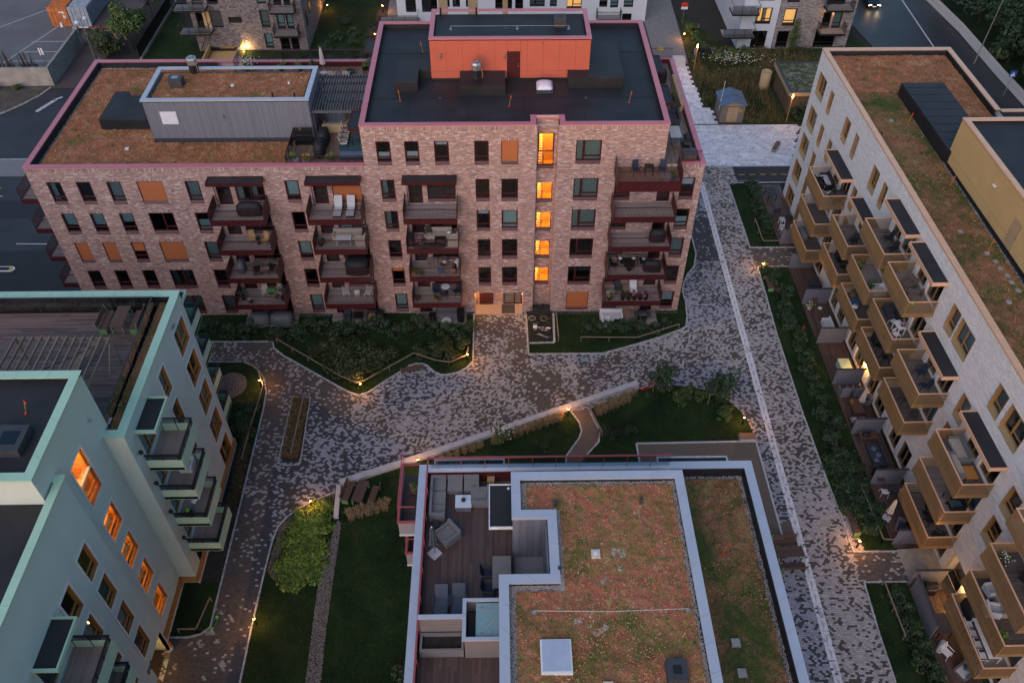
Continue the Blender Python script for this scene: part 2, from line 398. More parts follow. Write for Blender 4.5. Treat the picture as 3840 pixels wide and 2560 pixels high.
BEDR = [(25.05, 5.85), (30.3, 5.85), (30.6, -24.6), (25.9, -24.8), (25.7, -21), (25.0, -21.2), (24.85, -19), (24.7, -12), (24.75, -3), (24.95, 2)]
LAWN7 = [(25.05, -27.2), (30.6, -27.2), (30.8, -50), (24.9, -50), (24.9, -31)]
LAWNS = [LAWN1, LAWN2, LAWNG, LAWN3, LAWN4, LAWN5, LAWN6, BEDR, LAWN7]
g = MB()
for i, L in enumerate(LAWNS): g.prism(L, -.08, .045 + .001*i)
struct('lawn', g, m_grass)

# paved area under the clinkers
g = MB(); g.poly([(-60, -70), (26, -70), (26, 19.6), (-60, 19.6)], -.03); struct('paving_bed', g, m_bed)

# clinker pavers, in zones of their own laying direction and mix
BRN = ((.098, .083, .074), (.36, .335, .335)); GRY = ((.056, .056, .066), (.30, .31, .36)); DRK = ((.078, .068, .063), (.36, .335, .34))
GRN = ((.056, .057, .066), (.28, .29, .335))
BENCH = [(-11.0, -9.7), (-10.5, -9.6), (-9.3, -8.3), (-7.9, -7.1), (-6.7, -6.3), (-5.2, -7.3), (-4.2, -7.7), (-3.2, -7.5), (-1.9, -6.5), (-1.8, -7.6), (-1.7, -8.6), (-8.7, -11.6)]
TRI = [(-15.1, -10.2), (-12.4, -12.2), (-5.0, -16.1), (-11.8, -18.7), (-13.6, -20.1), (-15.2, -21.4), (-15.9, -23.4), (-16.5, -19.5), (-16.9, -16.6)]
DSTR = [(-16.9, -16.6), (-16.3, -19.5), (-15.6, -23), (-15.9, -60), (-17, -60)]
DRKR = [(2.8, -5.4), (9.4, -5.4), (7.2, -6.6), (3.6, -6.7)]
ENT = [(-1.95, -.2), (2.45, -.2), (2.75, -5.5), (2.9, -6.4), (-1.9, -6.6)]
LPATH = [(-30, -3.4), (-19.3, -3.5), (-18, -5.3), (-12, -9.6), (-11.6, -12.6), (-15.2, -10.2), (-16.8, -16.6), (-17, -60), (-30, -60)]
BAND = [(2.8, -6.6), (3.6, -6.8), (5.2, -7.2), (6.9, -11.2), (4.2, -12.4), (2.4, -10.0)]
RDARK = [(16.5, 23), (21.9, 23), (21.7, 13.6), (19.4, 13.6), (16.5, 13.6)]
RASPH = [(16.5, 13.6), (21.75, 13.6), (21.6, 6.8), (16.5, 6.6)]
RGREY = [(16.5, 6.6), (21.6, 6.8), (21.45, -1.2), (16.4, -2.6)]
RLOW = [(13.0, -9.2), (15.6, -7.2), (18.8, -6.4), (21.3, -7.8), (21.5, -15), (21.6, -60), (12, -60), (20.3, -23.7), (20.4, -13.3), (17.4, -9.7), (15.5, -9.1)]
ROADR = [(21.8, 23), (26, 23), (26, -60), (21.2, -60)]
ENTR = [(24.9, 8.75), (30.3, 8.75), (30.3, 5.85), (24.9, 5.85)]
ENTR2 = [(25, -24.9), (30.6, -24.9), (30.6, -27.2), (25, -27.2)]
PLZ = [(-30, 23), (26, 23), (26, -60), (-30, -60)]
# polygon, angle, base/light colours, share of light stones, noise weight
ZONES = [(ENTR, 0, BRN, .07, .1), (ENTR2, 0, BRN, .14, .15), (BENCH, 0, GRY, .62, .25), (TRI, 0, GRY, .40, .5), (DSTR, 0, GRY, .07, .12), (DRKR, 0, GRY, .62, .2), (ENT, 0, BRN, .36, .5),
         (LPATH, 0, BRN, .13, .3), (BAND, 24, BRN, .22, .3), (RDARK, 0, GRY, .62, .3), (RASPH, 0, GRY, .05, .06), (RGREY, 0, GRN, .62, .35),
         (RLOW, 0, GRN, .68, .3), (ROADR, 0, DRK, .66, .35), (PLZ, 24, BRN, .50, .45)]
def pavers():
    PL, PW = .215, .142
    holes = LAWNS + [[(-36.1, 0), (16.45, 0), (16.45, 18), (-36.1, 18)], [(-36, -14.7), (-20.3, -14.7), (-20.3, -26.5), (-21.4, -26.5), (-21.4, -31), (-21, -60), (-36, -60)],
                     [(-3.9, -28.8), (13.6, -28.8), (13.6, -60), (-3.9, -60)], [(10.9, -15.1), (20.3, -15), (20.3, -23.7), (10.9, -23.7)], [(6.0, -11.75), (7.4, -11.6), (8.3, -13.8), (6.9, -17), (4, -22), (4.6, -17)],
                     [(-16.6, -9.8), (-15.2, -9.95), (-15.05, -16.5), (-16.5, -16.5)]]
    Vs, Cs, big = [], [], []
    done = []
    rs = np.random.RandomState(3)
    for zi, (poly, ang, (cb, cl), share, nw) in enumerate(ZONES):
        a = R(ang); ca, sa = math.cos(a), math.sin(a)
        P = np.array(poly); U = np.stack([P[:, 0]*ca+P[:, 1]*sa, -P[:, 0]*sa+P[:, 1]*ca], 1)
        lo, hi = U.min(0), U.max(0)
        iu = np.arange(math.floor(lo[0]/PL)-1, math.ceil(hi[0]/PL)+1); iv = np.arange(math.floor(lo[1]/PW)-1, math.ceil(hi[1]/PW)+1)
        A, B = np.meshgrid(iu, iv, indexing='ij'); A = A.ravel(); B = B.ravel()
        u = (A + .5*(B % 2))*PL + PL/2; v = B*PW + PW/2
        X = np.stack([u*ca - v*sa, u*sa + v*ca], 1)
        k = inpoly(X, poly) & (X[:, 1] > -37.5)
        for d in done: k &= ~inpoly(X, d)
        for h in holes: k &= ~inpoly(X, h)
        # out of the photographed area to the right of the drain and behind buildings
        k &= ~((X[:, 0] > -27) & (X[:, 0] < -21.4) & (X[:, 1] < -14.7)) & (X[:, 0] > -30)
        X = X[k]; done.append(poly)
        if not len(X): continue
        n = vnoise(X, 1.9, zi)*.6 + vnoise(X, .55, zi+9)*.4
        pr = share + nw*(n-.5)*2.2
        light = rs.rand(len(X)) < pr
        C = np.where(light[:, None], np.array(cl), np.array(cb))*(1 + rs.uniform(-.22, .18, (len(X), 1)))
        h = rs.uniform(-.004, .004, len(X)); l2 = (PL-.014)/2*(1-rs.uniform(0, .05, len(X))); w2 = (PW-.014)/2*(1-rs.uniform(0, .06, len(X)))
        sx = np.array([-1, 1, 1, -1]); sy = np.array([-1, -1, 1, 1])
        ring = np.stack([X[:, :1] + (l2[:, None]*sx)*ca - (w2[:, None]*sy)*sa, X[:, 1:] + (l2[:, None]*sx)*sa + (w2[:, None]*sy)*ca], 2)
        lowr = np.concatenate([ring, np.full((len(X), 4, 1), -.03)], 2); up = np.concatenate([ring, np.repeat(h[:, None, None], 4, 1)], 2)
        Vs.append(np.concatenate([lowr, up], 1)); Cs.append(C); big.append(X)
    V = np.concatenate(Vs); C = np.concatenate(Cs); X = np.concatenate(big)
    # the 300 pavers closest to the camera in view become single pieces
    dist = np.where((X[:, 0] > 21.3) & (X[:, 0] < 24.9) & (X[:, 1] > -34.6) & (X[:, 1] < -30), np.abs(X[:, 1] + 34.6), 99)
    top = np.argsort(dist)[:300]; keep = np.ones(len(X), bool); keep[top] = False
    FT = np.array([(4, 5, 6, 7), (0, 1, 5, 4), (1, 2, 6, 5), (2, 3, 7, 6), (3, 0, 4, 7)])
    n = keep.sum(); F = (FT[None] + (np.arange(n)*8)[:, None, None]).reshape(-1, 4)
    root = struct('paving', np_mesh('paving', V[keep].reshape(-1, 3), F, np.repeat(C[keep], 5, 0), m_paver), None)
    var = {}
    for i in top:
        c = C[i]; key = (bool(c[0] > .2), int(rs.randint(3)))
        if key not in var:
            b = MB(); b.box(-.1, .1, -.064, .064, -.03, 0, tuple(c), False); var[key] = b.mesh('paver', m_paver)
        o = bpy.data.objects.new('paver', var[key]); COL.objects.link(o); o.parent = root
        o.location = (X[i, 0], X[i, 1], rs.uniform(-.004, .004))
pavers()

# cobble edging along the lawns and beds
def edging(name, pts, w=.13, step=.16, closed=False, z=.07, base=(.36, .37, .40)):
    b = MB(); pts = list(pts) + ([pts[0]] if closed else [])
    for (x0, y0), (x1, y1) in zip(pts[:-1], pts[1:]):
        d = math.hypot(x1-x0, y1-y0); n = max(1, round(d/step)); a = math.atan2(y1-y0, x1-x0)
        for i in range(n):
            t = (i+.5)/n
            b.rbox(x0+(x1-x0)*t, y0+(y1-y0)*t, d/n*rnd.uniform(.82, .94), w*rnd.uniform(.85, 1.05), -.05, z+rnd.uniform(-.012, .012), a+rnd.uniform(-.06, .06), jit(base, .2))
    return struct(name, b, m_cobble)
edging('kerb_stones', LAWN1[1:-1] + [(-1.95, -.3)])
edging('kerb_stones', [(2.75, -.3)] + LAWN2[1:15], w=.15)
edging('kerb_stones', LAWNG[:12])
edging('kerb_stones', LAWN3[:9])
edging('kerb_stones', LAWN4[2:8]); edging('kerb_stones', [(7.5, -11.6), (7.8, -12.7), (8.2, -13.8), (8.0, -14.9), (7.0, -16.1)])
edging('kerb_stones', [(24.95, 19.4), (24.95, 8.75), (30.2, 8.75)]); edging('kerb_stones', [(30.2, 5.85), (25.05, 5.85), (24.95, 2), (24.75, -3), (24.7, -12), (24.85, -19), (25.0, -21.2), (25.05, -24.85), (28.2, -24.85)])
edging('kerb_stones', [(28.5, -27.2), (25.05, -27.2), (24.9, -31), (24.9, -38)])
edging('kerb_stones', [(5.2, -.3), (5.1, -4.0), (2.9, -4.05)], w=.2, step=.22)
edging('kerb_stones', [(-16.7, -16.5), (-16.65, -9.85), (-15.2, -9.95)], w=.1); edging('kerb_stones', [(-15.2, -9.95), (-15.0, -16.5), (-15.4, -16.75), (-16.3, -16.75), (-16.7, -16.5)], w=.1)

# bike stand bed
g = MB(); g.poly([(2.9, .9), (2.9, -4.0), (5.1, -4.0), (5.1, .9)], .052); struct('bicycle_stand_bed', g, m_soil)
# entrance apron
g = MB(); g.box(-1.82, 2.42, -.35, 1.05, -.05, .03); ap = struct('entrance_apron', g, M('pale apron concrete', (.33, .27, .21), .7, var=.12))
g = MB(); g.box(.55, 1.75, -.25, .95, .03, .045); part('doormat', g, m_dark, ap)

# granite drain strip
dr = MB(); dr.poly([(22.05, 20), (21.55, 20), (20.9, -60), (21.5, -60)], -.012); dro = struct('drain_strip', dr, m_bed)
vm = []
for k in range(8):
    b = MB(); c = jit((.58, .58, .63), .08); b.box(-.27, .27, -.475, .475, -.04, .004, c, False); q = [(rnd.uniform(.05, .085)*math.cos(t*.628), rnd.uniform(.22, .36)*math.sin(t*.628)) for t in range(10)]; b.poly(q, .0045, (.33, .33, .36)); vm.append(b.mesh('channel_stone', M('channel granite', WHITE, .65, attr=True, var=.2, vs=3)))
y = 19.3
while y > -38:
    o = bpy.data.objects.new('channel_stone', rnd.choice(vm)); COL.objects.link(o); o.parent = dro
    o.location = (21.35 + .0135*(y+35), y, rnd.uniform(-.002, .002)); o.rotation_euler = (0, 0, -.0135); y -= .97

# pale granite seat wall along the plaza
sw = thing('seat_wall', 'long low pale granite wall edging the plaza', 'wall', (0, -13, 0), world=True)
def stones(pts, root, w=.5, h=.3, L=1.0):
    for (x0, y0), (x1, y1) in zip(pts[:-1], pts[1:]):
        d = math.hypot(x1-x0, y1-y0); n = max(1, round(d/L)); a = math.atan2(y1-y0, x1-x0)
        for i in range(n):
            b = MB(); t = (i+.5)/n; b.rbox(0, 0, d/n-.012, w, -.05, h+rnd.uniform(-.004, .004), 0)
            o = part('stone', b, m_granite, root); o.location = (x0+(x1-x0)*t, y0+(y1-y0)*t, 0); o.rotation_euler = (0, 0, a)
stones([(11.75, -8.95), (-5.2, -16.0), (-11.7, -18.55)], sw); stones([(-11.75, -18.8), (-11.6, -21.6)], sw, w=.35)

# garden path of brown paving and court of gravel with white border
g = MB(); g.poly([(6.0, -11.7), (7.4, -11.55), (7.8, -12.7), (8.2, -13.8), (8.0, -14.9), (7.0, -16.1), (5.0, -19), (3.5, -19), (5.4, -16.2), (6.5, -14.5), (6.75, -13.8), (6.6, -12.9)], .02)
struct('garden_path', g, M('brown path paving', (.115, .088, .07), .85, var=.25, vs=7, bump=.3, bs=50))
g = MB(); g.prism([(11, -15.2), (20.25, -15.1), (20.25, -23.65), (18.5, -23.6), (18.5, -30), (11, -30)], -.05, .06); struct('gravel_court', g, m_sand)
ct = thing('court_border', 'thin white granite border around the brown gravel court', 'kerb', (15.6, -15.1, 0), world=True)
stones([(10.95, -17.2), (10.9, -15.15), (20.3, -15.05), (20.32, -23.7), (18.6, -23.65)], ct, w=.14, h=.12, L=1.5)
# patch of worn ground beside the court
g = MB(); g.poly([(20.4, -22.5), (21.2, -22.2), (21.3, -23.6), (20.5, -24.4)], .006); struct('worn_ground', g, m_sand)

# gravel strips and beds: small stones as one mass
def gravel(name, poly, n, size=(.02, .045), base=(.22, .20, .185), z=.05, parent=None, seed=1):
    rs = np.random.RandomState(seed); P = np.array(poly); lo, hi = P.min(0), P.max(0)
    X = rs.uniform(lo, hi, (n*3, 2)); X = X[inpoly(X, poly)][:n]; n = len(X)
    s = rs.uniform(*size, n); a = rs.uniform(0, 6.28, n)
    oct_ = np.array([(1, 0, 0), (0, 1, 0), (-1, 0, 0), (0, -1, 0), (0, 0, .8)])
    V = np.repeat(oct_[None], n, 0)*s[:, None, None]
    ca, sa = np.cos(a)[:, None], np.sin(a)[:, None]
    V = np.stack([V[:, :, 0]*ca - V[:, :, 1]*sa*.8, V[:, :, 0]*sa + V[:, :, 1]*ca*.8, V[:, :, 2]], 2)
    V[:, :, 0] += X[:, :1]; V[:, :, 1] += X[:, 1:]; V[:, :, 2] += z
    F = (np.array([(0, 1, 4), (1, 2, 4), (2, 3, 4), (3, 0, 4)])[None] + (np.arange(n)*5)[:, None, None]).reshape(-1, 3)
    C = np.array(base)*(1 + rs.uniform(-.45, .6, (n, 1))); C = np.repeat(np.clip(C, 0, .75), 4, 0)
    return part(name, np_mesh(name, V.reshape(-1, 3), F, C, m_gravel), None, parent, kind='stuff')
STRIP = [(-11.5, -21.6), (-12.2, -26.0), (-12.05, -31.9), (-11.9, -37), (-10.9, -37), (-11.2, -30.0), (-11.2, -22.0)]
g = MB(); g.prism(STRIP, 0, .056); struct('gravel_strip', g, m_soil); gravel('gravel', STRIP, 9000, base=(.19, .17, .16), z=.056)
EDG = [(-11.95, -19.3), (-13.6, -20.2), (-15.1, -21.5), (-15.6, -22.3), (-15.85, -25.7), (-15.2, -26.5), (-15.1, -22.6), (-13.3, -20.9), (-12.0, -20.2)]
gravel('gravel', EDG, 4500, base=(.17, .13, .12), z=.05, seed=5)
circ = [(-22.0+1.35*math.cos(t*.4), -8.6+1.45*math.sin(t*.4)) for t in range(16)]
g = MB(); g.prism(circ, 0, .062); struct('gravel_circle', g, m_soil); gravel('gravel', circ, 4500, base=(.20, .185, .185), z=.06, seed=6)
gravel('gravel', [(2.95, .85), (2.95, -.3), (5.05, -.3), (5.05, .85)], 900, base=(.05, .05, .055), z=.055, seed=8)
for i, (x0, x1) in enumerate(((-20, -14), (-7, -2), (5.3, 16.4))): gravel('gravel', [(x0, -.05), (x0, -.45), (x1, -.45), (x1, -.05)], 900, base=(.10, .10, .11), z=.05, seed=20+i)
DKS = [(-20.2, -14.9), (-18.95, -14.9), (-18.95, -26.5), (-20.2, -26.5)]
g = MB(); g.prism(DKS, 0, .058); struct('planting_bed', g, m_soil); gravel('gravel', DKS, 4500, base=(.045, .043, .045), z=.056, seed=30)

# ---- streets to the left and behind
g = MB(); g.poly([(-47.5, -30), (-36.6, -30), (-36.6, 22), (-50, 22), (-50.5, 40.5), (-54.6, 40.5), (-58, 34.8), (-75, 20), (-75, -30)], -.012); struct('left_road', g, m_asph)
g = MB(); g.poly([(-55, 1.0), (-36.7, 1.0), (-36.7, 9.3), (-55, 9.3)], -.007); g.poly([(-52, 14.5), (-38.5, 14.5), (-38.5, 17.5), (-52, 17.5)], -.007); struct('road_patch', g, m_asphd)
g = MB(); g.poly([(-54.6, 40.6), (-50.4, 40.6), (-48.8, 100), (-58, 100), (-56, 55)], -.012); struct('lane', g, m_asphr)
g = MB(); g.box(-66, -50.4, 22.0, 25.1, -.05, -.004); struct('raised_crossing', g, M('sett paving', (.17, .17, .19), .8, var=.35, vs=9, bump=.5, bs=14))
g = MB(); g.poly([(-120, 41.2), (-54.9, 41.2), (-56.6, 57), (-52, 80), (-45, 110), (-120, 110)], -.006); struct('parking_lot', g, m_lot)
g = MB()
def line(b, p, q, w, z=-.004):
    p = Vector((*p, 0)); q = Vector((*q, 0)); d = (q-p).normalized(); n = Vector((-d.y, d.x, 0))*w/2
    b.quad((p-n).to_tuple()[:2]+(z,), (q-n).to_tuple()[:2]+(z,), (q+n).to_tuple()[:2]+(z,), (p+n).to_tuple()[:2]+(z,))
line(g, (-47, 10.35), (-44, 10.3), .13); line(g, (-60, 17.2), (-51.5, 18.3), .15); line(g, (-58, 25.2), (-50.6, 25.2), .16); line(g, (-60, 22), (-50, 22), .16)
line(g, (-54.3, 35.2), (-53.0, 38.0), .5); line(g, (-53.2, 37.9), (-52.4, 38.6), .35)
for k, yy in enumerate((44.9, 47.7, 50.2, 53.1)): line(g, (-62.2+.2*k, yy), (-56.2, yy), .14)
line(g, (-66, 38), (-58.2, 62), .15); line(g, (-72, 52), (-62, 64), .14); line(g, (-80, 50), (-64.5, 50.2), .1); line(g, (-54.8, 52.25), (-49, 52.2), .18)
struct('road_markings', g, m_paint)
g = MB(); line(g, (-62, 19.4), (-56, 20), .12)
for k in range(8): line(g, (-70+k*2.4, 19.0+k*.1), (-69+k*2.4, 19.05+k*.1), .12)
for k in range(4): line(g, (-53.6+k*1.1, 55.4), (-52.4+k*1.1, 53.4), .14)
line(g, (-54, 56.2), (-49.5, 56.2), .12); struct('yellow_markings', g, m_yellow)
# verge with weeds by the retaining wall
g = MB(); g.prism([(-54.6, 40.9), (-56.4, 37.1), (-57.8, 35.2), (-62, 31.5), (-75, 24.5), (-75, 41.2), (-54.6, 41.2)], -.05, .05); struct('verge', g, M('gravelly verge soil', (.075, .065, .055), .95, var=.5, vs=.8, bump=.5))
edging('kerb_stones', [(-54.55, 40.9), (-55.2, 39.0), (-56.4, 37.0), (-57.8, 35.2), (-62, 31.6), (-70, 27.2)], w=.25, step=.9, z=.1, base=(.26, .26, .25))
# ---- cycle road, light slabs, meadow to the right behind
g = MB(); g.poly([(16.5, 19.75), (34, 19.75), (34, 22.72), (16.5, 22.72)], -.008); struct('cycle_road', g, m_asphd)
g = MB(); line(g, (16.5, 19.68), (31.5, 19.72), .16); line(g, (16.5, 22.8), (33, 22.78), .14); struct('cycle_road_edge', g, m_paint)
g = MB()
for k in range(13): line(g, (17.2+k*1.15, 21.2), (17.85+k*1.15, 21.2), .11)
struct('yellow_markings', g, m_yellow)
def slabs(name, poly, sx, sy, base=(.60, .61, .66), seed=2, z=0.0, row=0):
    rs = np.random.RandomState(seed); P = np.array(poly); lo, hi = P.min(0), P.max(0); b = MB(); j = 0; y = lo[1]
    while y < hi[1]:
        x = lo[0] - (j % 2)*sx*.5
        while x < hi[0]:
            l = sx*rs.choice((.8, 1, 1.3)) if row else sx
            c = np.array([[x+l/2, y+sy/2]])
            if inpoly(c, poly)[0]:
                k = 1+rs.uniform(-.14, .14); col = tuple(v*k for v in base)
                b.box(x+.008, x+l-.008, y+.008, y+sy-.008, z-.05, z+rs.uniform(-.003, .003), col, False)
                if rs.rand() < .5: b.box(x+l*.25, x+l*.75, y+sy*.2, y+sy*.8, z+.0035, z+.0042, tuple(v*.72 for v in col), False)
            x += l
        y += sy; j += 1
    return struct(name, b, m_slab)
g = MB(); g.poly([(16, 22.8), (36, 22.8), (36, 32), (26, 35.5), (25, 80), (8, 80), (8, 30), (16, 30)], -.02); struct('slab_bed', g, m_bed)
slabs('slab_paving', [(22.6, 22.85), (32.7, 22.85), (35.6, 31.4), (22.6, 31.4)], .62, .42)
slabs('slab_walk', [(22.4, 31.5), (26, 31.5), (25.9, 35.2), (25.0, 35.4), (24.7, 46), (22.4, 46)], .62, .6, seed=4)
g = MB(); g.poly([(20.8, 46), (25, 46), (26.5, 100), (21, 100)], -.006); g.poly([(-14.5, 46), (-9, 46), (-9, 100), (-16, 100)], -.006)
struct('back_path', g, M('grey block paving', (.17, .165, .165), .8, var=.3, vs=3, bump=.5, bs=18))
g = MB(); g.prism([(25.05, 46.5), (25.1, 35.6), (26, 35.4), (29.5, 31.4), (36, 31.3), (52, 31.3), (52, 49.5), (31, 50.8), (26, 60)], -.05, .05); struct('meadow', g, m_meadow)
g = MB(); g.poly([(46, 30), (64, 30), (62.4, 70), (61, 110), (44, 110), (49, 60), (50.3, 50)], -.01); struct('street', g, m_wetroad)
g = MB(); line(g, (58.3, 49), (59.3, 70), .2); struct('street_edge', g, m_granite)
g = MB(); g.prism([(48.2, 54), (50.0, 50.3), (46.5, 50.3), (46.5, 56), (49.4, 64), (50.2, 60)], -.05, .06); g.prism([(64, 20), (120, 20), (120, 110), (62.5, 110), (63.3, 60), (64, 36)], -.05, .05)
g.prism([(-45.4, 47), (-26, 47), (-24, 49), (-17, 49), (-17, 100), (-24, 100), (-24, 50), (-38.6, 50.2), (-45.6, 64)], -.05, .05)
g.prism([(-23.8, 50), (-16.6, 46), (-16.2, 100), (-23.8, 100)], -.05, .06)
struct('grass_verge', g, m_grass)
# ================================================================== FACADE TOOLS
class Plane:
    def __init__(s, o, u, n): s.o = Vector(o); s.u = Vector(u).normalized(); s.n = Vector(n).normalized()
    def P(s, u, z, d=0.0): return s.o + s.u*u + s.n*d + Vector((0, 0, z))
def pbox(b, pl, u0, u1, z0, z1, d0, d1, col=WHITE):
    q = [pl.P(u0, z0, d1), pl.P(u1, z0, d1), pl.P(u1, z0, d0), pl.P(u0, z0, d0), pl.P(u0, z1, d1), pl.P(u1, z1, d1), pl.P(u1, z1, d0), pl.P(u0, z1, d0)]
    b.hexa(q, col)
def pquad(b, pl, u0, u1, z0, z1, d, col=WHITE):
    b.quad(pl.P(u0, z0, d), pl.P(u1, z0, d), pl.P(u1, z1, d), pl.P(u0, z1, d), col)
def wall(root, pl, u0, u1, z0, z1, holes, mat, reveal=.16, name='wall', rmat=None):
    us = sorted({u0, u1} | {h[i] for h in holes for i in (0, 1) if u0 < h[i] < u1}); zs = sorted({z0, z1} | {h[i] for h in holes for i in (2, 3) if z0 < h[i] < z1})
    b = MB()
    for j in range(len(zs)-1):
        st = None
        for i in range(len(us)-1):
            cu, cz = (us[i]+us[i+1])/2, (zs[j]+zs[j+1])/2
            solid = not any(h[0] < cu < h[1] and h[2] < cz < h[3] for h in holes)
            if solid and st is None: st = us[i]
            if (not solid) and st is not None: pquad(b, pl, st, us[i], zs[j], zs[j+1], 0); st = None
        if st is not None: pquad(b, pl, st, us[-1], zs[j], zs[j+1], 0)
    r = b
    for h in holes:
        a, c, e, f = h[:4]
        for (p, q) in (((a, e), (a, f)), ((c, f), (c, e)), ((a, f), (c, f)), ((c, e), (a, e))):
            r.quad(pl.P(p[0], p[1], 0), pl.P(q[0], q[1], 0), pl.P(q[0], q[1], -reveal), pl.P(p[0], p[1], -reveal))
    return part(name, b, mat, root)
def bricks(root, pl, u0, u1, z0, z1, holes, palette, mat, course=.078, L=.29, depth=.014, singles=0, key=None, seed=1, joint=.013, relief=0.0, hj=.006):
    rs = random.Random(seed); V = []; C = []; S = []
    z = z0; k = 0
    while z + course*.5 < z1:
        za, zb = z + joint*.5, min(z + course - joint*.5, z1); cz = z + course/2
        segs = [(u0, u1)]
        for h in holes:
            if h[2] < cz < h[3]:
                ns = []
                for a, c in segs:
                    if h[0] >= c or h[1] <= a: ns.append((a, c)); continue
                    if a < h[0]: ns.append((a, h[0]))
                    if h[1] < c: ns.append((h[1], c))
                segs = ns
        for a, c in segs:
            x = a - (L*rs.random() if k % 3 else L*.5*(k % 2))
            while x < c:
                l = L*rs.choice((1, 1, 1, 1, 1, .5)); p, q = max(x, a), min(x+l, c)
                if q - p > .04:
                    d = depth + (rs.random()*.012 - .004)*min(1, depth/.012) + (relief if k % 2 else 0)
                    S.append((p+hj*.5, q-hj*.5, za, zb, d, jit(rs.choice(palette), .07), l == L and q-p > L*.98))
                x += l
        z += course; k += 1
    pick = set()
    if singles:
        full = [i for i, s in enumerate(S) if s[6]]
        full.sort(key=lambda i: key(S[i])); pick = set(full[:singles])
    ou, on = np.array(pl.u), np.array(pl.n); oo = np.array(pl.o)
    A = np.array([s[:5] for i, s in enumerate(S) if i not in pick]); C = np.array([s[5] for i, s in enumerate(S) if i not in pick])
    n = len(A); V = np.zeros((n, 8, 3))
    for j, (ui, zi, dd) in enumerate(((0, 2, 0), (1, 2, 0), (1, 3, 0), (0, 3, 0), (0, 2, 1), (1, 2, 1), (1, 3, 1), (0, 3, 1))):
        V[:, j] = oo + A[:, ui:ui+1]*ou + (A[:, 4:5]*dd)*on; V[:, j, 2] += A[:, zi]
    F = (np.array([(4, 5, 6, 7), (0, 1, 5, 4), (1, 2, 6, 5), (2, 3, 7, 6), (3, 0, 4, 7)])[None] + (np.arange(n)*8)[:, None, None]).reshape(-1, 4)
    o = part('brickwork', np_mesh('brickwork', V.reshape(-1, 3), F, np.repeat(C, 5, 0), mat), None, root, kind='stuff')
    if singles:
        var = []
        for c in palette:
            b = MB(); l2 = (L-joint)/2
            b.hexa([(-l2, 0, -(course-joint)/2), (l2, 0, -(course-joint)/2), (l2, .001, -(course-joint)/2), (-l2, .001, -(course-joint)/2)]*1 +
                   [(-l2, 0, (course-joint)/2), (l2, 0, (course-joint)/2), (l2, .001, (course-joint)/2), (-l2, .001, (course-joint)/2)], c) if False else b.box(-l2, l2, -depth-.004, 0, -(course-joint)/2, (course-joint)/2, c)
            var.append(b.mesh('brick', mat))
        for i in pick:
            s = S[i]; br = bpy.data.objects.new('brick', rs.choice(var)); COL.objects.link(br); br.parent = root
            if root.name in WORLD: br.matrix_parent_inverse = Matrix.Translation(-root.location)
            br.location = pl.P((s[0]+s[1])/2, (s[2]+s[3])/2, 0)
            br.rotation_euler = (0, 0, math.atan2(pl.u.y, pl.u.x))
    return o

